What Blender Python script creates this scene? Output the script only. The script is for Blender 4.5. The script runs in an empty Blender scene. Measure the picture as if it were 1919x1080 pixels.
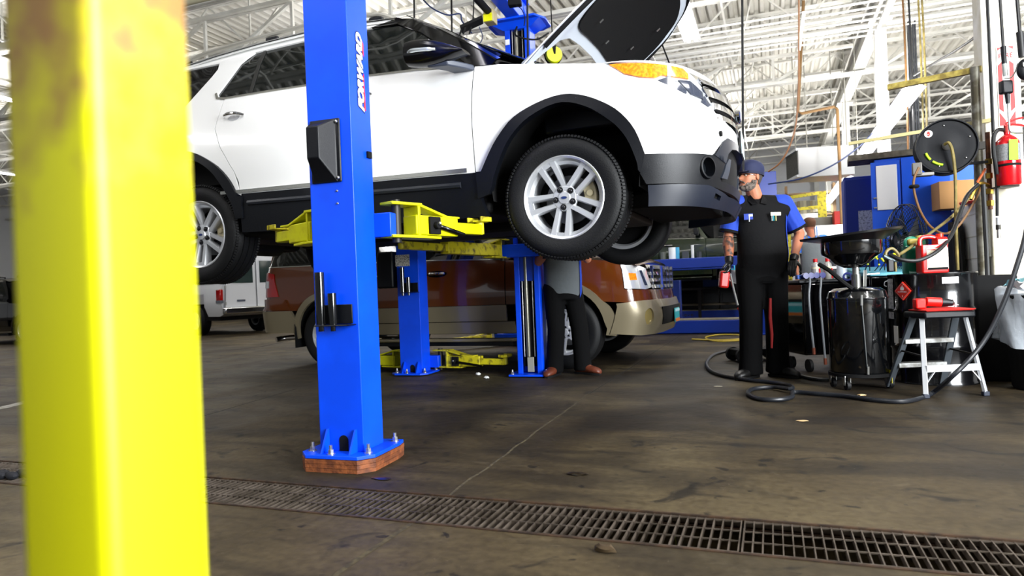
import bpy, bmesh, math, random
from mathutils import Vector, Matrix, Euler
from mathutils.geometry import delaunay_2d_cdt
random.seed(7)
scene = bpy.context.scene
COL = scene.collection
PI = math.pi
def R(a): return math.radians(a)

# ------------------------------------------------------------------ camera
PHI, ROLL, FPX, EYE = R(20.8), 0.04, 1280.0, 0.9
cp, sp = math.cos(PHI), math.sin(PHI)
cam_data = bpy.data.cameras.new('camera'); cam = bpy.data.objects.new('camera', cam_data); COL.objects.link(cam)
cam_data.sensor_width = 36.0; cam_data.lens = 36.0*FPX/1919.0; cam_data.clip_start = 0.02; cam_data.clip_end = 300
nr = math.sqrt(1+ROLL*ROLL)
h_ax, f_ax, z_ax = Vector((cp, sp, 0)), Vector((-sp, cp, 0)), Vector((0, 0, 1))
r_ax = (h_ax - z_ax*ROLL)/nr; u_ax = (h_ax*ROLL + z_ax)/nr
mw = Matrix((r_ax, u_ax, -f_ax)).transposed().to_4x4(); mw.translation = Vector((0, 0, EYE)); cam.matrix_world = mw
cam_data.dof.use_dof = True; cam_data.dof.focus_distance = 4.6; cam_data.dof.aperture_fstop = 3.4
scene.camera = cam

# ------------------------------------------------------------------ world, exposure, daylight
world = bpy.data.worlds.new('world'); scene.world = world; world.use_nodes = True
bg = world.node_tree.nodes['Background']; bg.inputs[0].default_value = (0.86, 0.93, 1.0, 1); bg.inputs[1].default_value = 0.16
scene.view_settings.view_transform = 'Standard'; scene.view_settings.look = 'None'
scene.view_settings.gamma = 1.0; scene.view_settings.use_curve_mapping = False
scene.view_settings.exposure = 0.52
scene.cycles.max_bounces = 6; scene.cycles.diffuse_bounces = 3; scene.cycles.glossy_bounces = 3
scene.cycles.transmission_bounces = 4; scene.cycles.transparent_max_bounces = 6
scene.cycles.use_denoising = True; scene.cycles.sample_clamp_indirect = 4.0
def area(name, loc, target, size, energy, color=(1, 1, 1)):
    l = bpy.data.lights.new(name, 'AREA'); l.shape = 'RECTANGLE'; l.size, l.size_y = size; l.energy = energy; l.color = color
    o = bpy.data.objects.new(name, l); COL.objects.link(o); o.location = loc
    o.rotation_euler = (Vector(target)-Vector(loc)).to_track_quat('-Z', 'Y').to_euler(); return o
# daylight through the tall overhead doors behind and to the right of the viewer
area('door_daylight_right', (7.4, -.5, 2.7), (-1.5, 3.8, 1.4), (4.6, 4.0), 1750, (0.93, 0.97, 1.0))
area('door_daylight_left', (-6.5, -4.5, 3.2), (-3.0, 4.5, 1.8), (5.0, 3.8), 25, (0.95, 0.98, 1.0))

# ------------------------------------------------------------------ pixel <-> world (the photograph's frame)
def uv(px, py):
    a, b = px-959.5, py-540.0
    return (a-ROLL*b)/nr, (a*ROLL+b)/nr
def W(px, py, d):
    u, v = uv(px, py); x = u*d/FPX
    return Vector((x*cp-d*sp, x*sp+d*cp, EYE-v*d/FPX))
def G(px, py, z=0.0):
    u, v = uv(px, py); p = W(px, py, (EYE-z)*FPX/v); p.z = z; return p

# ------------------------------------------------------------------ materials
def lin(c):
    if isinstance(c, str): c = [int(c[i:i+2], 16)/255 for i in (0, 2, 4)]
    return tuple((x/12.92 if x <= .04045 else ((x+.055)/1.055)**2.4) for x in c[:3])+(1,)
MATS = {}
def M(name, col='808080', rough=.5, metal=0, bump=None, var=None, coat=0, emit=0, spec=None, trans=0, alpha=1, scr=None):
    if name in MATS: return MATS[name]
    m = bpy.data.materials.new(name); m.use_nodes = True; nt = m.node_tree; b = nt.nodes['Principled BSDF']
    b.inputs['Base Color'].default_value = lin(col); b.inputs['Roughness'].default_value = rough; b.inputs['Metallic'].default_value = metal
    if coat: b.inputs['Coat Weight'].default_value = coat; b.inputs['Coat Roughness'].default_value = .04
    if spec is not None: b.inputs['Specular IOR Level'].default_value = spec
    if trans: b.inputs['Transmission Weight'].default_value = trans
    if alpha < 1: b.inputs['Alpha'].default_value = alpha
    if emit: b.inputs['Emission Color'].default_value = lin(col); b.inputs['Emission Strength'].default_value = emit
    if bump or var:
        tc = nt.nodes.new('ShaderNodeTexCoord')
    if bump:
        n = nt.nodes.new('ShaderNodeTexNoise'); n.inputs['Scale'].default_value = bump[0]; n.inputs['Detail'].default_value = 4
        nt.links.new(tc.outputs['Object'], n.inputs['Vector'])
        bp = nt.nodes.new('ShaderNodeBump'); bp.inputs['Strength'].default_value = bump[1]; bp.inputs['Distance'].default_value = .01
        nt.links.new(n.outputs['Fac'], bp.inputs['Height']); nt.links.new(bp.outputs['Normal'], b.inputs['Normal'])
    if var:
        n = nt.nodes.new('ShaderNodeTexNoise'); n.inputs['Scale'].default_value = var[0]; n.inputs['Detail'].default_value = 6
        nt.links.new(tc.outputs['Object'], n.inputs['Vector'])
        cr = nt.nodes.new('ShaderNodeValToRGB'); cr.color_ramp.elements[0].position = var[2] if len(var) > 2 else .4
        cr.color_ramp.elements[1].position = var[3] if len(var) > 3 else .65
        cr.color_ramp.elements[0].color = lin(var[1]); cr.color_ramp.elements[1].color = lin(col)
        nt.links.new(n.outputs['Fac'], cr.inputs['Fac']); nt.links.new(cr.outputs['Color'], b.inputs['Base Color'])
    MATS[name] = m; return m
blue = M('blue_paint', '024cf0', .36, var=(3, '0244dc'), spec=.35)
blue_dk = M('blue_paint_dark', '0636a8', .45)
yellow = M('yellow_paint', 'dfe004', .42, var=(14, 'cbc508', .3, .55), spec=.35)
yellow_dirty = M('worn_yellow_paint', 'c9bd14', .5, var=(18, '5a4c10', .32, .5))
white_car = M('white_car_paint', 'f4f4f2', .18, coat=.6)
black_plastic = M('black_plastic', '05070d', .42, bump=(300, .12), spec=.32)
black_gloss = M('black_gloss', '050506', .08, coat=.5)
black_matte = M('black_matte', '060607', .8, spec=.25)
glass_dark = M('tinted_glass', '0b0f0e', .03, spec=.9)
rubber = M('tyre_rubber', '08090b', .62, bump=(120, .2), spec=.3)
alloy = M('wheel_alloy', 'c6c8cb', .32, metal=.55)
chrome = M('chrome', 'e8e8ea', .08, metal=1)
steel = M('bright_steel', 'b8b8b4', .3, metal=.9)
dark_steel = M('dark_steel', '33312e', .5, metal=.7)
rust = M('rusty_steel', '5d4632', .7, metal=.3, var=(30, '2c2018'))
white_paint = M('white_steel_paint', 'e6e5df', .5, var=(2, 'd2d0c8'))
red = M('red_plastic', 'd3140f', .35)
brass = M('brass', 'a8893c', .35, metal=.9)
skin = M('skin', 'ae6e50', .55, bump=(90, .1))
tube_light = M('lit_tube', 'fdfbff', .5, emit=9)

# ------------------------------------------------------------------ mesh builder
def rotz(a): return Matrix.Rotation(a, 4, 'Z')
def T(x, y=None, z=None):
    return Matrix.Translation(Vector(x) if y is None else Vector((x, y, z)))
def frame_to(p0, p1):
    d = Vector(p1)-Vector(p0); q = d.to_track_quat('Z', 'Y'); return T(Vector(p0)) @ q.to_matrix().to_4x4(), d.length
def smooth_path(pts, n=6, closed=False):
    P = [Vector(p) for p in pts]; N = len(P); out = []
    rng = range(N if closed else N-1)
    for i in rng:
        g = (lambda k: P[k % N]) if closed else (lambda k: P[max(0, min(N-1, k))])
        a, b, c, d = g(i-1), g(i), g(i+1), g(i+2)
        for k in range(n):
            t = k/n
            out.append(.5*((2*b)+(c-a)*t+(2*a-5*b+4*c-d)*t*t+(3*b-a-3*c+d)*t**3))
    if not closed: out.append(P[-1])
    return out
class MB:
    def __init__(s): s.v = []; s.f = []
    def add(s, vs, fs, mat=None):
        o = len(s.v)
        s.v += [tuple(mat @ Vector(p)) if mat else tuple(p) for p in vs]
        s.f += [tuple(i+o for i in f) for f in fs]; return s
    def box(s, c, sz, m=None):
        x, y, z = sz[0]/2, sz[1]/2, sz[2]/2; L = T(Vector(c))
        if m is not None: L = L @ (m if isinstance(m, Matrix) else rotz(m))
        vs = [(a*x, b*y, d*z) for a in (-1, 1) for b in (-1, 1) for d in (-1, 1)]
        return s.add(vs, [(0, 1, 3, 2), (4, 6, 7, 5), (0, 4, 5, 1), (2, 3, 7, 6), (0, 2, 6, 4), (1, 5, 7, 3)], L)
    def beam(s, p0, p1, w, h=None):
        m, L = frame_to(p0, p1); h = h or w
        return s.add([(a*w/2, b*h/2, c*L) for a in (-1, 1) for b in (-1, 1) for c in (0, 1)],
                     [(0, 1, 3, 2), (4, 6, 7, 5), (0, 4, 5, 1), (2, 3, 7, 6), (0, 2, 6, 4), (1, 5, 7, 3)], m)
    def cyl(s, p0, p1, r0, r1=None, n=16, caps=True):
        r1 = r0 if r1 is None else r1; m, L = frame_to(p0, p1)
        vs = [(r*math.cos(2*PI*i/n), r*math.sin(2*PI*i/n), z) for r, z in ((r0, 0), (r1, L)) for i in range(n)]
        fs = [(i, (i+1) % n, n+(i+1) % n, n+i) for i in range(n)]
        if caps: fs += [tuple(range(n))[::-1], tuple(range(n, 2*n))]
        return s.add(vs, fs, m)
    def tube(s, pts, r, n=8, closed=False, smooth=0):
        if smooth: pts = smooth_path(pts, smooth, closed)
        P = [Vector(p) for p in pts]; N = len(P); rs = r if isinstance(r, (list, tuple)) else [r]*N
        if len(rs) != N: rs = [rs[min(len(rs)-1, int(i*len(rs)/N))] for i in range(N)]
        up = None; vs = []
        for i, p in enumerate(P):
            a = P[(i-1) % N] if (closed or i) else p; b = P[(i+1) % N] if (closed or i < N-1) else p
            t = (b-a).normalized() if (b-a).length > 1e-9 else Vector((0, 0, 1))
            if up is None:
                up = Vector((0, 0, 1)) if abs(t.z) < .9 else Vector((1, 0, 0))
            up = (up-t*up.dot(t)).normalized(); sd = t.cross(up)
            vs += [tuple(p+(up*math.cos(2*PI*k/n)+sd*math.sin(2*PI*k/n))*rs[i]) for k in range(n)]
        fs = []
        for i in range(N if closed else N-1):
            j = (i+1) % N
            fs += [(i*n+k, i*n+(k+1) % n, j*n+(k+1) % n, j*n+k) for k in range(n)]
        if not closed: fs += [tuple(range(n))[::-1], tuple(range((N-1)*n, N*n))]
        return s.add(vs, fs)
    def lathe(s, prof, n=32, m=None, cap=False, closed=False):
        vs = [(r*math.cos(2*PI*i/n), r*math.sin(2*PI*i/n), z) for r, z in prof for i in range(n)]
        K = len(prof); fs = []
        for k in range(K if closed else K-1):
            k2 = (k+1) % K
            fs += [(k*n+i, k*n+(i+1) % n, k2*n+(i+1) % n, k2*n+i) for i in range(n)]
        if cap: fs += [tuple(range(n))[::-1], tuple(range((K-1)*n, K*n))]
        return s.add(vs, fs, m)
    def prism(s, poly, d0, d1, m=None):   # 2D outline in local x,y ; extruded along z
        n = len(poly); vs = [(p[0], p[1], z) for z in (d0, d1) for p in poly]
        fs = [tuple(range(n))[::-1], tuple(range(n, 2*n))]+[(i, (i+1) % n, n+(i+1) % n, n+i) for i in range(n)]
        return s.add(vs, fs, m)
    def sphere(s, c, r, n=16, k=10, m=None):
        r = (r, r, r) if not isinstance(r, (tuple, list)) else r
        L = T(Vector(c)) @ (m if m is not None else Matrix.Identity(4)) @ Matrix.Diagonal((*r, 1))
        vs = [(0, 0, 1)]+[(math.sin(PI*j/k)*math.cos(2*PI*i/n), math.sin(PI*j/k)*math.sin(2*PI*i/n), math.cos(PI*j/k)) for j in range(1, k) for i in range(n)]+[(0, 0, -1)]
        fs = [(0, 1+i, 1+(i+1) % n) for i in range(n)]
        for j in range(k-2): fs += [(1+j*n+i, 1+(j+1)*n+i, 1+(j+1)*n+(i+1) % n, 1+j*n+(i+1) % n) for i in range(n)]
        e = 1+(k-2)*n; fs += [(e+i, len(vs)-1, e+(i+1) % n) for i in range(n)]
        return s.add(vs, fs, L)
    def capsule(s, p0, p1, r0, r1, n=14):   # tapered limb with round ends
        s.cyl(p0, p1, r0, r1, n, caps=True); s.sphere(p0, r0, n, 8); s.sphere(p1, r1, n, 8); return s
    def loft(s, rings, caps=True):
        n = len(rings[0]); vs = [p for r in rings for p in r]; fs = []
        for k in range(len(rings)-1): fs += [(k*n+i, k*n+(i+1) % n, (k+1)*n+(i+1) % n, (k+1)*n+i) for i in range(n)]
        if caps: fs += [tuple(range(n))[::-1], tuple(range((len(rings)-1)*n, len(rings)*n))]
        return s.add(vs, fs)
    def build(s, name, mat, parent=None, bev=0, smooth=35, loc=None, seg=2):
        me = bpy.data.meshes.new(name); me.from_pydata(s.v, [], s.f)
        bm = bmesh.new(); bm.from_mesh(me); bmesh.ops.recalc_face_normals(bm, faces=bm.faces); bm.to_mesh(me); bm.free()
        if smooth:
            me.polygons.foreach_set('use_smooth', [True]*len(me.polygons)); me.set_sharp_from_angle(angle=R(smooth))
        me.materials.append(mat); o = bpy.data.objects.new(name, me); COL.objects.link(o)
        if parent is not None: o.parent = parent
        if loc is not None: o.location = loc
        if bev:
            b = o.modifiers.new('edge', 'BEVEL'); b.width = bev; b.segments = seg; b.limit_method = 'ANGLE'; b.angle_limit = R(40)
            b.harden_normals = False
        return o
def tag(o, label=None, cat=None, group=None, kind=None):
    if label: o['label'] = label
    if cat: o['category'] = cat
    if group: o['group'] = group
    if kind: o['kind'] = kind
    return o
def empty(name, loc, rz=0, rot=None, label=None, cat=None, group=None):
    o = bpy.data.objects.new(name, None); COL.objects.link(o); o.location = loc
    o.rotation_euler = rot if rot else (0, 0, rz); o.empty_display_size = .1
    return tag(o, label, cat, group)
def copy_tree(o, parent=None):
    c = o.copy(); COL.objects.link(c); c.parent = parent
    for ch in list(o.children): copy_tree(ch, c)
    return c
def remesh(o, voxel=.012, it=4):
    r = o.modifiers.new('skin', 'REMESH'); r.mode = 'VOXEL'; r.voxel_size = voxel; r.use_smooth_shade = True
    s_ = o.modifiers.new('soft', 'SMOOTH'); s_.iterations = it; s_.factor = .5; return o
def text(name, body, size, mat, parent, m, ext=.002, bold=0, shear=0):
    c = bpy.data.curves.new(name, 'FONT'); c.body = body; c.size = size; c.extrude = ext; c.align_x = 'CENTER'; c.align_y = 'CENTER'
    c.offset = bold; c.shear = shear
    t = bpy.data.objects.new(name, c); COL.objects.link(t); bpy.context.view_layer.update()
    me = bpy.data.meshes.new_from_object(t.evaluated_get(bpy.context.evaluated_depsgraph_get())); bpy.data.objects.remove(t); me.materials.clear(); me.materials.append(mat)
    o = bpy.data.objects.new(name, me); COL.objects.link(o); o.parent = parent; o.matrix_local = m; return o

# ------------------------------------------------------------------ curved sheet panels
def inside(p, poly):
    x, y = p; r = False; n = len(poly)
    for i in range(n):
        x1, y1 = poly[i][0], poly[i][1]; x2, y2 = poly[(i+1) % n][0], poly[(i+1) % n][1]
        if (y1 > y) != (y2 > y) and x < (x2-x1)*(y-y1)/(y2-y1)+x1: r = not r
    return r
def resample(poly, step):
    out = []; n = len(poly)
    for i in range(n):
        a, b = poly[i], poly[(i+1) % n]; L = math.hypot(b[0]-a[0], b[1]-a[1])
        if L < 1e-6: continue
        k = max(1, int(round(L/step)))
        out += [(a[0]+(b[0]-a[0])*j/k, a[1]+(b[1]-a[1])*j/k) for j in range(k)]
    return out
def curve2(pts, n=5):   # smooth open 2D curve through the points
    return [(p.x, p.y) for p in smooth_path([(a, b, 0) for a, b in pts], n)]
def arc2(cx, cy, rx, ry, a0, a1, n=20):
    return [(cx+rx*math.cos(R(a0+(a1-a0)*i/n)), cy+ry*math.sin(R(a0+(a1-a0)*i/n))) for i in range(n+1)]
def panel(mb, fn, outer, holes=(), step=.06, thick=.012, off=0.0, inner=True):
    loops = [resample(outer, step)]+[resample(h, step) for h in holes]
    pts = []; edges = []
    for L in loops:
        o = len(pts); pts += L; edges += [(o+i, o+(i+1) % len(L)) for i in range(len(L))]
    xs = [p[0] for p in loops[0]]; ys = [p[1] for p in loops[0]]; nb = list(pts)
    x = min(xs)+step*.5
    while x < max(xs):
        y = min(ys)+step*.5
        while y < max(ys):
            q = (x, y)
            if inside(q, loops[0]) and not any(inside(q, h) for h in loops[1:]) and min((q[0]-b[0])**2+(q[1]-b[1])**2 for b in nb) > (step*.45)**2:
                pts.append(q)
            y += step
        x += step
    vv, ee, ff, _, _, _ = delaunay_2d_cdt([Vector(p) for p in pts], edges, [], 0, 1e-5)
    tri = []
    for f in ff:
        c = (sum(vv[i][0] for i in f)/len(f), sum(vv[i][1] for i in f)/len(f))
        if inside(c, loops[0]) and not any(inside(c, h) for h in loops[1:]): tri.append(tuple(f))
    P = []; Q = []
    for q in vv:
        a, b = q[0], q[1]; p = fn(a, b); e = 2e-3
        n = (fn(a+e, b)-fn(a-e, b)).cross(fn(a, b+e)-fn(a, b-e))
        n = n.normalized() if n.length > 1e-12 else Vector((0, 0, 0))
        P.append(p+n*off); Q.append(p+n*(off-thick))
    n = len(P); cnt = {}
    for f in tri:
        for i in range(3):
            a, b = f[i], f[(i+1) % 3]; cnt[(min(a, b), max(a, b))] = cnt.get((min(a, b), max(a, b)), 0)+1
    fs = list(tri)
    if inner:
        fs += [(c+n, b+n, a+n) for a, b, c in tri]
        fs += [(a, b, b+n, a+n) for (a, b), k in cnt.items() if k == 1]
        return mb.add(P+Q, fs)
    return mb.add(P, fs)
# ================================================================== THE BUILDING
def struct(o): o['kind'] = 'structure'; return o
def floor_mat():
    m = bpy.data.materials.new('oily_concrete'); m.use_nodes = True; nt = m.node_tree; N = nt.nodes; Lk = nt.links; b = N['Principled BSDF']
    geo = N.new('ShaderNodeNewGeometry')
    def noise(sc, det=8, dist=0, scale3=None):
        n = N.new('ShaderNodeTexNoise'); n.inputs['Scale'].default_value = sc; n.inputs['Detail'].default_value = det; n.inputs['Distortion'].default_value = dist
        if scale3:
            mp = N.new('ShaderNodeMapping'); mp.inputs['Scale'].default_value = scale3; Lk.new(geo.outputs['Position'], mp.inputs['Vector']); Lk.new(mp.outputs['Vector'], n.inputs['Vector'])
        else: Lk.new(geo.outputs['Position'], n.inputs['Vector'])
        return n.outputs['Fac']
    def ramp(fac, stops):
        r = N.new('ShaderNodeValToRGB'); e = r.color_ramp.elements
        while len(e) < len(stops): e.new(.5)
        for i, (p, c) in enumerate(stops): e[i].position = p; e[i].color = lin(c)
        Lk.new(fac, r.inputs['Fac']); return r.outputs['Color']
    def mix(mode, a, c, f=1.0):
        x = N.new('ShaderNodeMix'); x.data_type = 'RGBA'; x.blend_type = mode; x.clamp_factor = True
        if isinstance(f, float): x.inputs['Factor'].default_value = f
        else: Lk.new(f, x.inputs['Factor'])
        Lk.new(a, x.inputs['A']); Lk.new(c, x.inputs['B']); return x.outputs['Result']
    base = ramp(noise(.55, 6, .6), [(.28, '2c2416'), (.50, '493e29'), (.74, '6f6347')])
    streak = ramp(noise(1.6, 9, 1.2, (.45, 1.6, 1)), [(.38, '4a4038'), (.55, 'ffffff')])
    c = mix('MULTIPLY', base, streak, .55)
    fine = ramp(noise(26, 8), [(.35, 'b8b0a4'), (.62, 'ffffff')]); c = mix('MULTIPLY', c, fine, .6)
    spots = ramp(noise(3.2, 10, 1.5), [(.60, 'ffffff'), (.68, '30281c')]); c = mix('MULTIPLY', c, spots, .8)
    pale = ramp(noise(2.1, 10, 2.2, (1.2, 2.5, 1)), [(.62, '000000'), (.72, '2e2a22')]); c = mix('ADD', c, pale, .8)
    speck = ramp(noise(60, 2), [(.72, '000000'), (.76, '5a564c')]); c = mix('ADD', c, speck, .5)
    # shade painted into the floor colour across the working bay, broken by noise
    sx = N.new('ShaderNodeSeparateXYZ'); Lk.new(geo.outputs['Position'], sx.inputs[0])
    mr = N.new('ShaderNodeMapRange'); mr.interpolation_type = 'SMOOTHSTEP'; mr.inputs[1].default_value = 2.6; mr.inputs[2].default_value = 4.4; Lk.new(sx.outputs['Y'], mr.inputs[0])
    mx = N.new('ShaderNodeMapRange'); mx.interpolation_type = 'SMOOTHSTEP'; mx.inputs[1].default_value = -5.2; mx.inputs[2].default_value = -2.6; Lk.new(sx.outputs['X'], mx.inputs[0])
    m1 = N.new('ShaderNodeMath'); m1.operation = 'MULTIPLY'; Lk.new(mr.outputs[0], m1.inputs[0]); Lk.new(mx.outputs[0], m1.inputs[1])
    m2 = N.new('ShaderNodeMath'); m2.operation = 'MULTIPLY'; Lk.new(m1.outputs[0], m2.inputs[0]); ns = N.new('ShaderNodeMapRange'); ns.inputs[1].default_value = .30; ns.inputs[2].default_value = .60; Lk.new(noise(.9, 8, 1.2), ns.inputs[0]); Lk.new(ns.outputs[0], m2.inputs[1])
    oil = N.new('ShaderNodeRGB'); oil.outputs[0].default_value = lin('7a6e58'); c = mix('MULTIPLY', c, oil.outputs[0], m2.outputs[0])  # tint that multiplies the bay shade into the base colour
    dots = ramp(noise(9, 6, .4), [(.66, 'ffffff'), (.69, '4a4030')]); c = mix('MULTIPLY', c, dots, .75)
    Lk.new(c, b.inputs['Base Color'])
    rr = N.new('ShaderNodeMapRange'); rr.inputs[3].default_value = .42; rr.inputs[4].default_value = .85; b.inputs['Specular IOR Level'].default_value = .28; Lk.new(noise(1.3, 6, 1), rr.inputs[0]); Lk.new(rr.outputs[0], b.inputs['Roughness'])
    bp = N.new('ShaderNodeBump'); bp.inputs['Strength'].default_value = .35; bp.inputs['Distance'].default_value = .012
    Lk.new(noise(14, 10), bp.inputs['Height']); Lk.new(bp.outputs['Normal'], b.inputs['Normal'])
    return m
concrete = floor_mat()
GY0, GY1, GX0, GX1 = 2.335, 2.690, -14.0, 4.0
fl = MB()
fl.box((-12, (GY0-8)/2, -.15), (46, GY0+8, .3)); fl.box((-12, (GY1+31)/2, -.15), (46, 31-GY1, .3))
fl.box(((GX0-35)/2, (GY0+GY1)/2, -.15), (GX0+35, GY1-GY0, .3)); fl.box(((GX1+11)/2, (GY0+GY1)/2, -.15), (11-GX1, GY1-GY0, .3))
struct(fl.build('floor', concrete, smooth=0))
tr = MB(); tr.box(((GX0+GX1)/2, (GY0+GY1)/2, -.42), (GX1-GX0, GY1-GY0+.2, .04)); tr.box(((GX0+GX1)/2, GY0-.01, -.35), (GX1-GX0, .02, .12)); tr.box(((GX0+GX1)/2, GY1+.01, -.35), (GX1-GX0, .02, .12))
struct(tr.build('floor_trench', M('trench_dirt', '3a3018', .9, var=(6, '1b160c'))))
for y, s in ((GY0, 1), (GY1, -1)):
    a = MB(); a.box(((GX0+GX1)/2, y+s*.006, -.016), (GX1-GX0, .012, .04)); a.box(((GX0+GX1)/2, y+s*.016, -.034), (GX1-GX0, .03, .006)); struct(a.build('trim_1', M('rusty_angle', '4b3522', .75, .4, var=(20, '2a1d12'))))
# floor joints and cracks
jm = M('joint_dirt', '2c2312', .9, var=(30, '4a4028', .4, .6)); jd = M('joint_dark', '15130f', .9)
def joint(pts, w, mat, z=.001):
    b = MB(); P = [Vector((x, y, 0)) for x, y in pts]
    for a, c in zip(P[:-1], P[1:]):
        n = Vector((-(c-a).y, (c-a).x, 0)).normalized()*w/2
        b.add([a-n+Vector((0, 0, z)), c-n+Vector((0, 0, z)), c+n+Vector((0, 0, z)), a+n+Vector((0, 0, z))], [(0, 1, 2, 3)])
    return struct(b.build('floor_joint', mat, smooth=0))
def wob(x0, y0, x1, y1, n=24, a=.006): return [(x0+(x1-x0)*i/n+random.uniform(-a, a), y0+(y1-y0)*i/n+random.uniform(-a, a)) for i in range(n+1)]
joint(wob(-1.345, -2, -1.345, GY0), .022, jm); joint(wob(-1.36, GY1, -1.44, 5.5, 30, .008), .016, jm); joint(wob(-1.44, 5.5, -1.44, 20, 20), .01, jd)
g1, g2 = G(355, 788), G(556, 729); joint([tuple(g1.xy), tuple(((g1+g2)/2).xy), tuple(g2.xy)], .016, jd); joint(wob(g1.x+.4, 2.7, g1.x, g1.y, 10), .012, jd)
g1, g2, g3 = G(425, 658), G(490, 650), G(545, 638); joint([tuple(g1.xy), tuple(g2.xy), tuple(g3.xy)], .05, jd)
joint(wob(-20, 5.6, -2.6, 6.2, 20, .02), .008, jd); joint(wob(-20, 3.3, -4.5, 3.55, 20, .02), .008, jd)
joint(wob(-2.0, 5.9, 5, 6.0, 20, .01), .007, jd)
g1, g2 = G(0, 783), G(60, 745); ln = MB(); a, c = G(-60, 778), G(62, 748); d_ = Vector((.0, .32, 0)); ln.add([a+Vector((0, 0, .002)), c+Vector((0, 0, .002)), c+d_+Vector((0, 0, .002)), a+d_+Vector((0, 0, .002))], [(0, 1, 2, 3)]); struct(ln.build('floor_marking', M('old_floor_paint', 'b9b7ae', .7, var=(12, '8a8578'))))

# drain grates: each liftable section is its own thing
gm = M('grate_steel', '6f6459', .5, .6, var=(9, '4b4238'))
def grate(x0, L):
    b = MB(); y0, y1 = GY0+.014, GY1-.014; n = int(round(L/.0325))
    for i in range(n+1): b.box((i*L/n, (y0+y1)/2, -.014), (.0042, y1-y0, .026))
    for k in range(4): b.box((L/2, y0+.014+(y1-y0-.028)*k/3, -.003), (L, .005, .005))
    for y in (y0, y1): b.box((L/2, y, -.014), (L, .004, .022))
    return b.build('drain_grate', gm, smooth=0, loc=(x0, 0, 0))
gx = GX0+.02; i = 0; first = None; LG = .905
while gx+LG < GX1+.01:
    o = grate(gx, LG) if first is None else first.copy()
    if first is None: first = o
    else: COL.objects.link(o); o.location.x = gx
    tag(o, 'steel bar grate panel set end to end over the floor drain', 'grate', 'drain grates along the trench'); gx += LG+.012+(.02 if i % 3 == 1 else 0); i += 1

# walls
block = M('painted_block', 'e2e3e2', .7, var=(1.5, 'cfd0cc'))
siding = M('white_siding', 'e9eaec', .6)
wb_ = MB(); wb_.box((-12, 30.1, 3.3), (46, .2, 6.8))
for z in [1.2+.35*k for k in range(15)]: wb_.box((-12, 29.985, z), (46, .03, .02))
struct(wb_.build('wall_back', siding, smooth=0))
wl = MB()
wl.box((-33.1, 5.0, 3.3), (.2, 12, 6.8)); wl.box((-33.1, 24.5, 3.3), (.2, 11.2, 6.8)); wl.box((-33.1, 15, 5.3), (.2, 8.0, 2.8))
struct(wl.build('wall_left', siding, smooth=0)); bl = MB().box((-32.95, 15, 3.75), (.12, 8.2, .36)); struct(bl.build('trim_2', M('trim_blue', '21427f', .5)))
for z in (4.75, 5.0): struct(MB().box((-32.95, 15, z), (.08, 8, .05)).build('trim_3', M('trim_navy', '1b2a55', .5)))
wr = MB(); wr.box((9.1, 18.6, 3.3), (.2, 23, 6.8)); struct(wr.build('wall_right', siding, smooth=0))

# corrugated roof deck, ribs run away from the viewer
dk = MB(); x = -33.0; pts = []
while x < 9.2:
    pts += [(x, 6.42), (x+.055, 6.42), (x+.085, 6.50), (x+.165, 6.50), (x+.195, 6.42)]; x += .2
V = [(px, y, z) for y in (-8.0, 30.0) for px, z in pts]; n = len(pts)
dk.add(V, [(i, i+1, n+i+1, n+i) for i in range(n-1)]); dk.box((-12, 11, 6.56), (43, 38.4, .04))
struct(dk.build('ceiling', M('deck_paint', 'd9d7d0', .6, var=(.6, 'cbc8be')), smooth=0))
# open web joists, one object each
jmats = white_paint
jw = MB(); L0, L1, zt, zb = -33.0, 9.0, 6.38, 5.46
for dy in (-.035, .035):
    jw.box(((L0+L1)/2, dy, zt-.02), (L1-L0, .05, .045)); jw.box(((L0+L1)/2, dy, zb), (L1-L0-.6, .045, .05))
x = L0+.3; k = 0; P_ = 1.9
while x+P_ < L1:
    jw.beam((x, 0, zt-.03), (x+P_/2, 0, zb), .030); jw.beam((x+P_/2, 0, zb), (x+P_, 0, zt-.03), .030)
    if k % 2 == 0: jw.beam((x+P_/2, 0, zb), (x+P_/2, 0, zt-.03), .028)
    x += P_; k += 1
jo = jw.build('roof_joist', jmats, smooth=0)
ys = [1.2+1.75*k for k in range(17)]
for i, y in enumerate(ys):
    o = jo if i == 0 else jo.copy()
    if i: COL.objects.link(o)
    o.location = (0.15*(i % 3), y, 0); struct(o); o['group'] = 'open web roof joists'
# diagonal bridging and sway rods between joists
for x0 in (-27, -21, -12, -6, -.6, 5.4):
    br = MB()
    for i in range(0, 16, 1):
        y0, y1 = ys[i], ys[i+1]
        if (i+int(x0)) % 2: br.beam((x0, y0, zb+.02), (x0+.55, y1, zt-.08), .03); br.beam((x0+.5, y0, zt-.08), (x0+.1, y1, zb+.02), .03)
    br.beam((x0, ys[0], zb-.03), (x0, ys[-1], zb-.03), .032)
    struct(br.build('joist_bridging', jmats, smooth=0))['group'] = 'bridging rods between the joists'
# heavier trusses crossing the joists: long sloping members
for y in (4.2, 9.8, 15.4, 21.0):
    t = MB(); x = -31.0
    for dy in (-.05, .05): t.box((-12, y+dy, 4.95), (41, .07, .06)); t.box((-12, y+dy, 6.05), (41, .07, .06))
    while x < 7.5:
        t.beam((x, y, 4.97), (x+1.95, y, 6.03), .055); t.beam((x+1.95, y, 6.03), (x+1.95, y, 4.97), .05); x += 1.95
    struct(t.build('roof_truss', white_paint, smooth=0))['group'] = 'main roof trusses'
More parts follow.
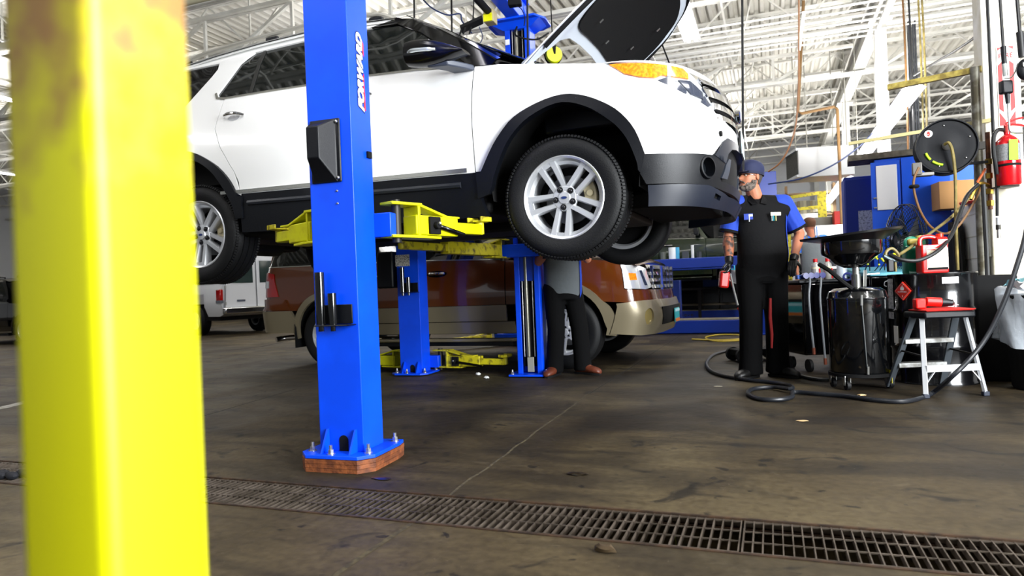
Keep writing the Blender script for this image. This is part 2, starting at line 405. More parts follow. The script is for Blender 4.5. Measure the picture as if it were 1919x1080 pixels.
# girders and columns on the line of the near pier
def ibeam(b, p0, p1, w, h, t=.02):
    b.beam(p0, p1, w, t); z = Vector((0, 0, h)); b.beam(Vector(p0)+z, Vector(p1)+z, w, t); b.beam(Vector(p0)+z/2, Vector(p1)+z/2, t, h); return b
for X, nm in ((1.8, 1), (-13.0, 2)):
    g = MB(); g.box((X, 14, 5.02), (.22, 33, .024)); g.box((X, 14, 5.46), (.22, 33, .024)); g.box((X, 14, 5.24), (.016, 33, .44))
    struct(g.build('roof_girder', white_paint, smooth=0))
for Y in (12.6, 18.2, 23.8, 29.4):
    c = MB(); c.box((1.8, Y-.08, 2.5), (.17, .014, 5.0)); c.box((1.8, Y+.08, 2.5), (.17, .014, 5.0)); c.box((1.8, Y, 2.5), (.014, .16, 5.0)); c.box((1.8, Y, .012), (.36, .36, .024)); c.box((1.8, Y, 4.99), (.34, .34, .02))
    struct(c.build('column', white_paint, smooth=0))
# suspended strip lights: housing, reflector wings and two lit tubes
def strip_light(x, y0, L, z, label, drop=0):
    o = empty('strip_light', (x, y0+L/2, z), label=label, cat='light', group='suspended fluorescent strip lights')
    hb = MB(); hb.box((0, 0, .05), (.10, L, .05)); hb.loft([[(-.13, s*L/2, .0), (-.05, s*L/2, .05), (.05, s*L/2, .05), (.13, s*L/2, .0), (.125, s*L/2, -.005), (.048, s*L/2, .04), (-.048, s*L/2, .04), (-.125, s*L/2, -.005)] for s in (-1, 1)])
    hb.build('housing', M('fixture_white', 'f4f4f4', .4), o, smooth=0)
    for s in (-1, 1): MB().cyl((s*.055, -L/2+.02, .005), (s*.055, L/2-.02, .005), .03, n=10).build('tube', tube_light, o)
    for s in (-1, 1): MB().cyl((0, s*(L/2-.3), .07), (0, s*(L/2-.3), 6.44-z), .006, n=5).build('hanger', M('hanger_wire', 'a9a69c', .5), o)
    return o
def lamp_pair(x, y, L, z, e, up=.35):
    area('strip_glow', (x, y, z-.04), (x, y, 0), (.22, L), e*.5, (1, .97, .92)); area('strip_glow_up', (x, y, z+.09), (x, y+.001, 9), (.22, L), e*1.3, (1, .98, .95))
for (x, y0, L, z, e, lb) in ((1.6, 8.95, 5.6, 3.0, 170, 'long lit strip light hanging low behind the hose reel'), (1.6, 16.3, 5.7, 3.0, 120, 'second low strip light in line, farther back above the railing'),
                      (-1.0, 8.0, 2.9, 4.6, 60, 'lit strip light high up just past the raised hood tip')):
    strip_light(x, y0, L, z, lb); lamp_pair(x, y0+L/2, L, z, e)
for (x, y0) in ((-6.5, 9.5), (-6.5, 16.5), (-12.5, 7.0), (-12.5, 15), (-19.5, 9), (-19.5, 17), (-26, 11), (6.2, 9.5), (6.2, 17), (-1.0, 20)):
    strip_light(x, y0, 4.9, 4.6, 'lit fluorescent strip light hanging among the white roof joists'); lamp_pair(x, y0+2.45, 4.9, 4.6, 85)
area('bay_strip_glow', (-2.6, 1.6, 4.5), (-2.4, 1.8, 0), (.4, 4.5), 60, (1, .98, .95)); strip_light(-2.6, -.8, 4.9, 4.6, 'lit fluorescent strip light hanging over the near end of the bay')
strip_light(3.4, .5, 4.9, 4.6, 'added fluorescent strip light, out of view, brightening the tool area at right'); area('bay_strip_glow', (3.4, 2.9, 4.5), (2.6, 4.5, 0), (.4, 4.5), 190, (1, .98, .95))  # unseen fixture and glow added to brighten the cabinets and tool area
area('bay_strip_glow', (-7.5, 1.6, 4.5), (-7.5, 1.8, 0), (.4, 4.5), 40, (1, .98, .95)); strip_light(-7.5, -.8, 4.9, 4.6, 'lit fluorescent strip light over the floor left of the yellow post')
# ================================================================== CARS
class Surf:   # body surface: t runs along the side and round the nose / tail, z is height
    def __init__(s, w, xf, xc, K, n, xr, xcr, Kr, nr_):
        s.w, s.xf, s.xc, s.K, s.n, s.xr, s.xcr, s.Kr, s.nr = w, xf, xc, K, n, xr, xcr, Kr, nr_
    @staticmethod
    def ip(z, tab):
        X, Y = tab
        if z <= X[0]: return Y[0]
        for i in range(len(X)-1):
            if z <= X[i+1]: return Y[i]+(Y[i+1]-Y[i])*(z-X[i])/(X[i+1]-X[i])
        return Y[-1]
    def __call__(s, t, z):
        w = s.ip(z, s.w)
        if t > s.xc:
            th = (t-s.xc)/s.K*PI/2; a = s.ip(z, s.xf)-s.xc; c_ = math.cos(th)
            return Vector((s.xc+a*max(0, math.sin(th))**(2/s.n), -w*math.copysign(abs(c_)**(2/s.n), c_), z))
        if t < s.xcr:
            th = (s.xcr-t)/s.Kr*PI/2; a = s.xcr-s.ip(z, s.xr); c_ = math.cos(th)
            return Vector((s.xcr-a*max(0, math.sin(th))**(2/s.nr), -w*math.copysign(abs(c_)**(2/s.nr), c_), z))
        return Vector((t, -w, z))
def mirror_y(mb):
    o = len(mb.v); mb.v += [(x, -y, z) for x, y, z in mb.v[:o]]; mb.f += [tuple(i+o for i in f[::-1]) for f in mb.f[:]]; return mb
def flip_y(mb):
    mb.v = [(x, -y, z) for x, y, z in mb.v]; mb.f = [f[::-1] for f in mb.f]; return mb
def ell(cx, cy, rx, ry, n=28): return [(cx+rx*math.cos(2*PI*i/n), cy+ry*math.sin(2*PI*i/n)) for i in range(n)]

def make_wheel(parent, loc, side, Rt=.375, Wd=.245, rim=.250, style='double', ang=45, rimmat=None, hero=False, steer=0):
    """tyre with rim, disc and nuts; local z points outward"""
    rimmat = rimmat or alloy
    h = Wd/2
    p = []
    p += [(rim-.012, -h+.02), (rim, -h+.004), (rim+.03, -h-.006), (Rt-.07, -h-.012), (Rt-.028, -h+.002), (Rt-.008, -h+.022)]
    for z in (-.055, 0.0, .055):
        z *= Wd/.245
        p += [(Rt, z-.024), (Rt, z-.006), (Rt-.008, z-.005), (Rt-.008, z+.003), (Rt, z+.004)]
    p += [(Rt-.008, h-.022), (Rt-.028, h-.002), (Rt-.045, h+.008), (Rt-.07, h+.012), (rim+.03, h+.006), (rim+.006, h-.002), (rim-.004, h-.008), (rim-.012, h-.03)]
    ty = MB().lathe(p, 72, closed=True)
    if hero:
        for s_ in (-1, 1):
            for i in range(110):
                m = rotz(2*PI*i/110)
                ty.box((0, 0, 0), (.018, .0145, .030), m @ T(Rt-.0140, 0, s_*(h-.020)) @ Matrix.Rotation(s_*R(38), 4, 'Y'))
    root = ty.build('wheel', rubber, parent)
    root.matrix_local = T(Vector(loc)) @ rotz(steer) @ (Matrix.Identity(4) if side > 0 else rotz(PI)) @ Matrix.Rotation(R(90), 4, 'X')
    r_ = MB()
    r_.lathe([(rim+.004, h-.004), (rim-.002, h+.002), (rim-.012, h-.004), (rim-.022, h-.03), (rim-.030, h-.06), (rim-.034, -h+.03), (rim-.004, -h+.01), (rim-.03, -h+.012), (rim-.045, -h+.03), (rim-.042, h-.06)], 64, closed=True)
    zf = h-.028
    if style == 'double':
        for k in range(5):
            m = rotz(R(ang+72*k))
            for s_ in (-1, 1):
                ou = [(.050, s_*.007), (.080, s_*.014), (rim-.06, s_*.021), (rim-.008, s_*.019), (rim-.010, s_*.076), (rim-.035, s_*.064), (.11, s_*.050), (.052, s_*.044)]
                # chamfered spoke: face narrower than its foot
                n = len(ou); cx, cy = .15, s_*.04
                face = [(cx+(x-cx)*.985, cy+(y-cy)*.70) for x, y in ou]
                zt = [zf-.012+.022*(q[0]/rim) for q in face]
                vs = [(x, y, zf-.055) for x, y in ou]+[(x, y, z-.012) for (x, y), z in zip(ou, zt)]+[(x, y, z) for (x, y), z in zip(face, zt)]
                fs = [tuple(range(n))]+[(j*n+i, j*n+(i+1) % n, (j+1)*n+(i+1) % n, (j+1)*n+i) for j in (0, 1) for i in range(n)]+[tuple(range(2*n, 3*n))]
                r_.add(vs, fs, m)
            r_.prism([(rim-.040, -.034), (rim-.010, -.030), (rim-.010, .030), (rim-.040, .034)], zf-.05, zf+.006, m)
    elif style == 'six':
        for k in range(6):
            m = rotz(R(ang+60*k))
            r_.prism([(.04, -.03), (.1, -.022), (rim-.05, -.024), (rim-.012, -.05), (rim-.012, -.022), (rim-.045, -.008), (.12, -.006), (.12, .006), (rim-.045, .008), (rim-.012, .022), (rim-.012, .05), (rim-.05, .024), (.1, .022), (.04, .03)], zf-.04, zf, m)
    elif style == 'hubcap':
        r_.lathe([(rim-.012, zf+.01), (rim-.05, zf+.016), (.09, zf+.004), (.06, zf+.03), (.001, zf+.034)], 40)
        for k in range(7):
            r_.prism([(.08, -.012), (rim-.03, -.034), (rim-.03, .0), (.08, .012)], zf+.004, zf+.026, rotz(R(51.4*k)))
    r_.lathe([(.074, zf-.06), (.080, zf-.016), (.070, zf-.004), (.040, zf-.002), (.034, zf+.006), (.001, zf+.009)], 32)
    rimo = r_.build('rim', rimmat, root, smooth=30)
    if style != 'hubcap':
        nt = MB(); nn = 5 if style == 'double' else 6
        for k in range(nn):
            a = R(ang+360/nn*k); c = (.056*math.cos(a), .056*math.sin(a))
            nt.cyl((c[0], c[1], zf-.02), (c[0], c[1], zf+.006), .0145, .013, 6); nt.sphere((c[0], c[1], zf+.006), (.011, .011, .006), 8, 5); nt.cyl((c[0], c[1], zf-.03), (c[0], c[1], zf-.0005), .019, .019, 16)
        nt.build('lug_nuts', M('lug_dark', '3a3a3c', .25, .8), rimo)
        if hero: MB().lathe([(.0205, zf-.03), (.0205, zf-.006), (.0155, zf-.006)], 20).build('nut_ring', dark_steel, rimo)
    # brake disc and caliper seen between the spokes
    MB().lathe([(.06, -.045), (.06, -.02), (.150, -.02), (.150, -.045)], 40).build('brake_disc', M('disc_iron', '6c6d70', .45, .5), root)
    if hero:
        cb = MB(); a0 = R(12)
        cb.prism([(.115*math.cos(a0+R(q)), .115*math.sin(a0+R(q))) for q in range(-24, 25, 6)]+[(.19*math.cos(a0+R(q)), .19*math.sin(a0+R(q))) for q in range(24, -25, -6)], .0, .055)
        cb.cyl((.15, .02, .05), (.15, .02, .068), .024, .02, 14); cb.cyl((.14, .08, .05), (.14, .08, .064), .014, .012, 10)
        cb.build('brake_caliper', M('caliper', 'b9ae8c', .5, .3), root, bev=.004)
        e_ = MB().prism(ell(0, 0, .021, .0095), zf+.008, zf+.0105, rotz(-steer*0)); e_.build('centre_emblem_rim', chrome, rimo)
        MB().prism(ell(0, 0, .018, .0075), zf+.009, zf+.0112).build('centre_emblem', M('emblem_blue', '10275e', .3), rimo)
    MB().lathe([(.001, -.052), (rim-.034, -.052), (rim-.034, -.048), (.001, -.048)], 32).build('hub_back', black_matte, root)
    return root

# ------------------------------------------------------------------ the raised white SUV
def white_suv():
    fw, rw = W(1055, 370, 4.09), W(372, 440, 5.14)
    d = fw-rw; yaw = math.atan2(d.y, d.x); pitch = math.asin(d.z/d.length)
    rot = Euler((0, -pitch, yaw)); rm = rot.to_matrix()
    o = fw-rm @ Vector((0, -.965, .375))
    car = empty('suv', o, rot=rot, label='white SUV raised on the blue lift with its hood open', cat='car')
    S = Surf(([0, .3, .5, .62, .85, 1.0, 1.12, 1.2, 1.72, 1.8], [.93, .95, .975, .985, 1.0, .99, .965, .94, .72, .66]),
             ([.2, .35, .5, .7, .9, 1.0, 1.1, 1.2], [.86, .94, .97, .975, .96, .93, .87, .78]), .30, 1.25, 2.4,
             ([.2, .5, .9, 1.1, 1.7, 1.85], [-3.93, -4.0, -3.98, -3.95, -3.68, -3.6]), -3.4, 1.25, 2.6)
    C_ = 1.55; CR = -4.65
    farc = curve2([(-.51, .585), (-.39, .77), (-.23, .905), (.04, .975), (.27, .90), (.415, .75), (.485, .575)], 5)
    farci = curve2([(-.44, .50), (-.42, .56), (-.32, .745), (-.17, .87), (.04, .928), (.25, .84), (.37, .70), (.43, .55), (.44, .48)], 5)
    rarc = [(x-2.93, z) for x, z in curve2([(-.56, .60), (-.41, .80), (-.23, .93), (.02, 1.0), (.27, .89), (.41, .76), (.485, .62)], 5)]
    rarci = [(x-2.93, z) for x, z in curve2([(-.46, .50), (-.42, .58), (-.33, .76), (-.18, .885), (.02, .945), (.23, .85), (.35, .71), (.43, .56), (.445, .45)], 5)]
    belt = [(-.562, 1.272), (-1.0, 1.322), (-1.44, 1.352), (-1.92, 1.366), (-2.3, 1.38), (-2.62, 1.392)]
    body = MB()
    top = [(-.50, 1.262), (-.39, 1.255), (-.01, 1.185), (.285, 1.133)]
    head_lo = [(.285, 1.133), (.40, 1.04), (.50, 1.01), (.61, .995), (.83, .91), (1.0, .86), (1.11, .83)]
    fend = [(-.555, 1.270)]+top+head_lo[1:]+[(1.26, .79), (C_, .77), (C_, .68), (1.30, .69), (1.19, .69), (1.11, .65), (1.01, .575), (.63, .57)]+farc[::-1]+[(-.553, .585)]
    panel(body, S, fend, step=.055)
    # nose strip above the grille
    panel(body, S, [(.285, 1.137), (.60, 1.12), (.93, 1.105), (1.25, 1.08), (C_, 1.07), (C_, 1.05), (1.25, 1.06), (1.0, 1.075), (.9, 1.09), (.6, 1.105)], step=.05)
    # quarter, pillar and roof rail
    zr = lambda x: Surf.ip(x, ([-3.75, -3.38, -2.91, -2.5, -2.03, -1.52, -1.23, -1.1], [1.72, 1.775, 1.815, 1.835, 1.842, 1.82, 1.795, 1.74]))
    qtr = [(-2.64, 1.385), (-2.655, 1.20), (-2.60, 1.02)]
    quarter = ([(-2.425, .625)]+rarc[::-1][1:]+[(-4.0, .60), (CR, .60), (CR, 1.16), (-3.9, 1.2), (-3.82, 1.70), (-3.6, 1.77)] +
               [(x, zr(x)) for x in (-3.38, -2.91, -2.5, -2.03, -1.52, -1.23)]+[(-1.20, 1.745), (-1.50, 1.765), (-2.05, 1.785), (-2.50, 1.775), (-2.60, 1.69), (-2.68, 1.55), (-2.74, 1.45), (-2.70, 1.392), (-2.66, 1.385), (-2.67, 1.15), (-2.60, 1.0), (-2.47, .80)])
    qg = [(-2.83, 1.735), (-2.82, 1.68), (-2.86, 1.62), (-3.05, 1.39), (-3.12, 1.35), (-3.55, 1.36), (-3.62, 1.45), (-3.60, 1.70), (-3.3, 1.745)]
    panel(body, S, quarter, [qg], step=.06)
    mirror_y(body)
    # roof skin
    xs = [-3.95, -3.75, -3.38, -2.91, -2.5, -2.03, -1.52, -1.23, -1.12]; ys = [-1+2*j/12 for j in range(13)]
    V = []; 
    for x in xs:
        ze = zr(x); w = .69 if x > -3.7 else .67
        for y in ys: V.append((x-.02*(1-abs(y)), y*w, ze+.0+.055*(1-y**4)-(.05 if x < -3.9 else 0)))
    n = len(ys); Fs = [(i*n+j, i*n+j+1, (i+1)*n+j+1, (i+1)*n+j) for i in range(len(xs)-1) for j in range(n-1)]
    body.add(V, Fs); body.add([(a, b, c-.03) for a, b, c in V], [f[::-1] for f in Fs])
    # spoiler lip at the tail
    body.loft([[(-3.66, y, 1.80-.0*abs(y)), (-3.92, y, 1.765-.03*abs(y)), (-4.12, y*.98, 1.70-.05*abs(y)), (-4.10, y*.98, 1.675-.05*abs(y)), (-3.80, y, 1.71-.03*abs(y))] for y in [-.70+.1*k for k in range(15)]])
    body.build('body_shell', white_car, car, smooth=40)
    # doors
    fd = [(-.5625, 1.268)]+belt[1:3]+[(-1.615, 1.356), (-1.615, .612), (-1.2, .602), (-.5605, .583)]
    rd = [(-1.627, 1.356)]+belt[3:]+[(-2.654, 1.386), (-2.663, 1.15), (-2.593, 1.0), (-2.463, .80), (-2.432, .72), (-2.43, .636), (-1.627, .613)]
    def handle(t, z):
        h = MB(); pts = []
        for k in range(9):
            u = -1+2*k/8; pts.append(S(t+u*.095, z+.012*(1-u*u)-.004*u)+Vector((0, -.008-.032*(1-u**4), 0)))
        h.tube(pts, [.008, .011, .013, .014, .014, .014, .013, .011, .008], 10)
        return h
    for name, poly, hp, side in (('front_door', fd, (-1.40, 1.205), 1), ('rear_door', rd, (-2.50, 1.225), 1), ('front_door', fd, (-1.40, 1.205), -1), ('rear_door', rd, (-2.50, 1.225), -1)):
        mb = MB(); panel(mb, S, poly, step=.06)
        if side < 0: flip_y(mb)
        dr = mb.build(name, white_car, car, smooth=40)
        hb = handle(*hp); cup = MB(); panel(cup, S, ell(hp[0], hp[1]-.012, .055, .026, 20), step=.03, off=.0015, thick=.003)
        st = MB(); a, b = min(q[0] for q in poly), max(q[0] for q in poly)
        sl = lambda t: .585+(-.553-t)*.0285
        panel(st, S, [(a+.06, sl(a+.06)+.004), (b-.05, sl(b-.05)+.004), (b-.05, sl(b-.05)+.03), (a+.06, sl(a+.06)+.026)], step=.08, off=.012, thick=.014)
        if side < 0: flip_y(hb); flip_y(cup); flip_y(st)
        hb.build('door_handle', chrome, dr); cup.build('handle_recess', M('handle_cup', 'c9cacc', .25, .2), dr)
        st.build('sill_strip', M('dull_chrome', 'b9b8b0', .22, .85), dr)
    # glass
    def both(nm, mat, poly, holes=(), **kw):
        for s_ in (1, -1):
            mb = MB(); panel(mb, S, poly, holes, **kw)
            if s_ < 0: flip_y(mb)
            mb.build(nm, mat, car)
    both('front_window', glass_dark, [(-.60, 1.283), (-1.0, 1.332), (-1.61, 1.362), (-1.60, 1.765), (-1.40, 1.757), (-1.22, 1.735), (-1.0, 1.62), (-.75, 1.43)], step=.12, off=-.012, thick=.005)
    both('rear_window', glass_dark, [(-1.63, 1.362), (-2.3, 1.385), (-2.415, 1.389), (-2.40, 1.78), (-2.05, 1.785), (-1.63, 1.768)], step=.12, off=-.012, thick=.005)
    both('rear_vent_window', glass_dark, [(-2.435, 1.389), (-2.64, 1.39), (-2.72, 1.40), (-2.735, 1.45), (-2.68, 1.55), (-2.60, 1.69), (-2.52, 1.765), (-2.42, 1.78)], step=.08, off=-.012, thick=.005)
    both('quarter_window', M('privacy_glass', '07070a', .04, spec=.9), qg, step=.12, off=-.012, thick=.005)
    both('window_pillar', black_gloss, [(-1.50, 1.36), (-1.70, 1.36), (-1.70, 1.772), (-1.50, 1.762)], step=.1, off=-.004, thick=.01)
    both('window_divider', M('divider', '3a3a38', .3, .4), [(-2.405, 1.385), (-2.435, 1.385), (-2.425, 1.785), (-2.398, 1.785)], step=.1, off=-.006, thick=.01)
    both('window_trim', M('dull_chrome', 'b9b8b0', .22, .85), [(-.56, 1.272), (-1.0, 1.322), (-1.44, 1.352), (-1.92, 1.366), (-2.3, 1.38), (-2.66, 1.388), (-2.735, 1.402), (-2.765, 1.45), (-2.75, 1.46), (-2.72, 1.415), (-2.64, 1.402), (-2.3, 1.394), (-1.92, 1.379), (-1.44, 1.364), (-1.0, 1.334), (-.58, 1.284)], step=.05, off=.006, thick=.01)
    both('front_pillar', black_gloss, [(-.44, 1.262), (-.565, 1.272), (-.60, 1.285), (-.76, 1.43), (-1.01, 1.625), (-1.22, 1.74), (-1.45, 1.762), (-1.25, 1.798), (-1.10, 1.76), (-.80, 1.60), (-.38, 1.325)], step=.07, off=.002)
    both('pillar_molding', chrome, [(-.375, 1.288), (-.60, 1.455), (-.85, 1.62), (-1.08, 1.745), (-1.085, 1.738), (-.85, 1.605), (-.60, 1.435), (-.40, 1.285)], step=.05, off=.014, thick=.014)
    # windscreen and cowl
    ws = MB()
    def wsf(u, v): # u 0 bottom..1 top, v -1..1
        w = .70-.04*u; bul = (1-v*v)*(.16-.08*u)
        return Vector((-.27-.90*u+bul, v*w, 1.315+.49*u-.03*u*(1-u)+bul*.10))
    panel(ws, wsf, [(0, -1), (1, -1), (1, 1), (0, 1)], step=.12, thick=.006); ws.build('windscreen', M('windscreen_glass', '1c2421', .03, spec=.9), car)
    cw = MB(); cw.loft([[(-.42, y, 1.31+.0*y), (-.20+.14*(1-y*y/.5), y, 1.285), (-.14+.14*(1-y*y/.5), y, 1.20), (-.45, y, 1.20)] for y in [-.68+.0971*k for k in range(15)]])
    cw.build('cowl', black_plastic, car)
    wip = MB()
    wip.tube([(-.16, -.55, 1.31), (-.32, -.5, 1.385), (-.30, .05, 1.39)], .008, 6); wip.tube([(-.12, .1, 1.33), (-.26, .12, 1.385), (-.25, .6, 1.38)], .008, 6); wip.build('wiper', black_plastic, car)
    # sticker band on the glass edge
    MB().box((-1.04, -.675, 1.722), (.10, .03, .012), Matrix.Rotation(R(29), 4, 'Y')).build('inspection_sticker', yellow, car)
    # arch flares, rocker, bumper
    both('arch_flare', black_plastic, farc+[(.485, .575), (.455, .47)]+farci[::-1][1:]+[(-.47, .44), (-.545, .42), (-.545, .585)], step=.05, off=.022, thick=.06)
    both('rear_arch_flare', black_plastic, rarc+[(-2.405, .62), (-2.42, .46)]+rarci[::-1][1:]+[(-3.45, .5), (-3.5, .60)], step=.05, off=.022, thick=.06)
    sl = lambda t: .582+(-.553-t)*.0285
    both('rocker_cladding', black_plastic, [(-.553, sl(-.553)), (-1.2, sl(-1.2)), (-2.40, sl(-2.4)), (-2.44, .52), (-2.45, .36), (-1.6, .325), (-.50, .305), (-.53, .40)], step=.07, off=.006, thick=.05)
    for s_ in (1, -1):   # scooped ledge along the rocker
        rk = MB(); rk.tube([S(-.66-.17*k, .515+.005*k)+Vector((0, -.006, 0)) for k in range(11)], .02, 8)
        if s_ < 0: flip_y(rk)
        rk.build('rocker_ledge', M('ledge_plastic', '1d2026', .4), car)
    both('rear_bumper', black_plastic, [(-3.52, .60), (CR, .60), (CR, .34), (-3.5, .36)], step=.1, off=.01, thick=.03)
    fogc = (.955, .50)
    low = [(.485, .575), (.63, .572), (1.01, .577), (1.085, .62), (1.12, .585), (1.16, .54), (1.10, .455), (1.12, .43), (C_, .42), (C_, .36), (1.2, .375), (.94, .40), (.49, .405), (.45, .47)]
    bp = MB(); panel(bp, S, low, [ell(fogc[0], fogc[1], .062, .062)], step=.05, off=.004, thick=.03); mirror_y(bp)
    # surround rising beside the lower grille
    b2 = MB(); panel(b2, S, [(1.03, .578), (1.085, .622), (1.13, .668), (1.20, .70), (1.30, .70), (C_, .695), (C_, .655), (1.36, .655), (1.27, .64), (1.205, .605), (1.16, .54), (1.12, .55)], step=.03, off=.008, thick=.04); mirror_y(b2)
    bp.v += []; base = bp.build('bumper', black_plastic, car); b2.build('grille_surround', M('satin_dark', '141923', .38), base, smooth=70)
    for s_ in (1, -1):
        b3 = MB(); panel(b3, S, [(1.12, .45), (1.17, .535), (1.215, .575), (1.25, .575), (1.20, .45)], step=.04, off=.006, thick=.02)
        if s_ < 0: flip_y(b3)
        b3.build('side_bezel', M('satin_bezel', '2e333d', .32), base)
    b4 = MB(); panel(b4, S, [(1.20, .45), (1.25, .58), (1.36, .652), (C_, .652), (C_, .42), (1.15, .435)], step=.06, off=-.03, thick=.02); mirror_y(b4); b4.build('lower_grille', black_matte, base)
    for s_ in (1, -1):
        c = S(*fogc); nrm = (S(fogc[0]+.01, fogc[1])-S(fogc[0]-.01, fogc[1])).cross(Vector((0, 0, 1))).normalized()
        q = nrm.to_track_quat('Z', 'Y').to_matrix().to_4x4(); fb = MB()
        fb.lathe([(.070, -.004), (.066, .012), (.057, .014), (.052, -.03), (.046, -.05), (.001, -.05)], 32, T(c) @ q)
        gl = MB().lathe([(.046, -.046), (.02, -.040), (.001, -.038)], 24, T(c) @ q)
        if s_ < 0: flip_y(fb); flip_y(gl)
        f_ = fb.build('fog_light', black_plastic, car); gl.build('lens', M('smoked_lens', '101316', .05), f_)
        sn = MB().cyl(S(1.115, .715)+Vector((-.006, 0, 0)), S(1.115, .715)+Vector((.010, -.004, 0)), .017, n=16)
        if s_ < 0: flip_y(sn)
        sn.build('parking_sensor', black_matte, car)
    # chin lip
    lipf = lambda t, z: S(t, z)+(Vector((.03, -.02, 0)) if t > .3 else Vector((0, 0, 0)))
    lp = MB(); panel(lp, lipf, [(.47, .395), (.94, .392), (1.05, .37), (1.2, .34), (C_, .33), (C_, .25), (1.1, .262), (.9, .268), (.48, .275)], [[(1.02, .35), (1.10, .335), (1.10, .31), (1.02, .322)]], step=.05, off=.0, thick=.02); mirror_y(lp)
    lp.build('chin_spoiler', M('lip_plastic', '0c1322', .42), car)
    for s_ in (1, -1):
        lp = MB(); panel(lp, lipf, [(.98, .36), (1.14, .34), (1.14, .30), (.98, .315)], step=.05, off=-.022, thick=.01)
        if s_ < 0: flip_y(lp)
        lp.build('lip_vent', black_matte, car)
    # head lamps
    hl = [(.288, 1.128), (.40, 1.045), (.50, 1.015), (.61, 1.0), (.83, .915), (1.0, .865), (1.11, .835), (1.04, .95), (.98, 1.06), (.93, 1.10), (.60, 1.113)]
    lampw = M('lamp_reflector', 'e6eaee', .12, .6); amber = M('amber_lens', 'f07008', .15, var=(60, 'ff9a1a', .35, .6), coat=1)
    for s_ in (1, -1):
        mb = MB(); panel(mb, S, hl, step=.05, off=-.012, thick=.02)
        cells = [[(.625, .998), (.70, 1.018), (.755, 1.012), (.835, .945), (.83, .925), (.74, .94)], [(.79, 1.005), (.90, 1.01), (.99, .95), (.985, .905), (.87, .925)], [(.76, .925), (.83, .918), (.80, .905)], [(1.0, .93), (1.05, .88), (1.02, .865), (.95, .885)]]
        ck = MB()
        for c_ in cells: panel(ck, S, c_, step=.05, off=-.004, thick=.012)
        am = MB(); panel(am, S, [(.315, 1.12), (.40, 1.052), (.50, 1.022), (.61, 1.012), (.66, 1.028), (.89, 1.022), (.915, 1.06), (.89, 1.09), (.60, 1.103)], step=.05, off=-.002, thick=.008)
        brk = MB(); panel(brk, S, [(.745, 1.098), (.775, 1.096), (.735, 1.022), (.705, 1.024)], step=.05, off=.0, thick=.01)
        if s_ < 0: flip_y(mb); flip_y(ck); flip_y(am); flip_y(brk)
        h_ = mb.build('headlight', lampw, car); ck.build('lamp_pocket', M('lamp_dark', '2a3142', .1, coat=1), h_); am.build('turn_signal', amber, h_); brk.build('lamp_rib', lampw, h_)
    # grille: dark backing, three chrome bars, badge oval
    gb = MB(); panel(gb, S, [(.98, 1.06), (1.06, 1.06), (C_, 1.05), (C_, .77), (1.26, .79), (1.10, .83), (1.04, .95)], step=.06, off=-.03, thick=.01); mirror_y(gb); gr = gb.build('grille', black_matte, car)
    for z0, z1 in ((1.005, 1.035), (.925, .975), (.86, .895), (.80, .83)):
        br = MB(); t0 = 1.02 if z0 > .9 else 1.09
        panel(br, S, [(t0, z0+.0), (C_, z0+.012), (C_, z1+.012), (t0-.03, z1)], step=.05, off=.006, thick=.03); mirror_y(br); br.build('grille_bar', chrome, gr, smooth=50)
    ov = MB(); ov.prism(ell(0, 0, .10, .042), 0, .03, T(.955, 0, .93) @ Matrix(((0, 0, 1, 0), (1, 0, 0, 0), (0, 1, 0, 0), (0, 0, 0, 1)))); ov.build('badge', chrome, gr)
    MB().prism(ell(0, 0, .086, .031), 0, .034, T(.955, 0, .93) @ Matrix(((0, 0, 1, 0), (1, 0, 0, 0), (0, 1, 0, 0), (0, 0, 0, 1)))).build('badge_field', M('emblem_blue', '10275e', .3), gr)
    pl = MB().box((.985, 0, .73), (.012, .31, .155)); p_ = pl.build('plate_bracket', black_plastic, car, bev=.01)
    MB().box((.993, 0, .73), (.004, .30, .145)).build('license_plate', M('plate_face', 'bcd3dc', .4), p_)
    # mirror
    mr = MB()
    mm = Vector((-.715, -1.09, 1.348)); rings = []
    for k in range(9):
        u = k/8; x = -.215+.40*u; hz = .085*math.sqrt(max(0, 1-(2*u-.75)**2*.55))*(1-.75*u*u)*1.22; ry = .085*(1-.45*abs(u-.4))
        rings.append([(mm.x+x, mm.y+ry*math.cos(2*PI*i/16), mm.z-.045*u+hz*math.sin(2*PI*i/16)*(1.0 if math.sin(2*PI*i/16) > 0 else .8)) for i in range(16)])
    mr.loft(rings); mo = mr.build('side_mirror', M('mirror_black', '08080a', .2, spec=.4), car, smooth=50)
    sg = MB()
    sg.tube([(-.915, -1.135, 1.345), (-.86, -1.178, 1.342), (-.76, -1.183, 1.333), (-.70, -1.17, 1.326)], [.010, .013, .012, .008], 8, smooth=3); sg.build('mirror_signal', M('clear_lens', 'dfe6ea', .1, .5), mo)
    ar = MB().loft([[(-.78, -1.12, 1.30), (-.66, -1.10, 1.285), (-.66, -1.09, 1.245), (-.80, -1.10, 1.25)], [(-.70, -1.0, 1.29), (-.58, -.99, 1.275), (-.58, -.98, 1.24), (-.72, -.99, 1.245)], [(-.68, -.93, 1.29), (-.55, -.93, 1.275), (-.55, -.92, 1.24), (-.70, -.92, 1.245)]])
    ar.build('mirror_arm', M('mirror_grey', '3c4250', .4), mo, bev=.008)
    mr2 = MB().loft([[(x, -y, z) for x, y, z in r] for r in rings]); mr2.build('side_mirror', black_gloss, car, smooth=50)
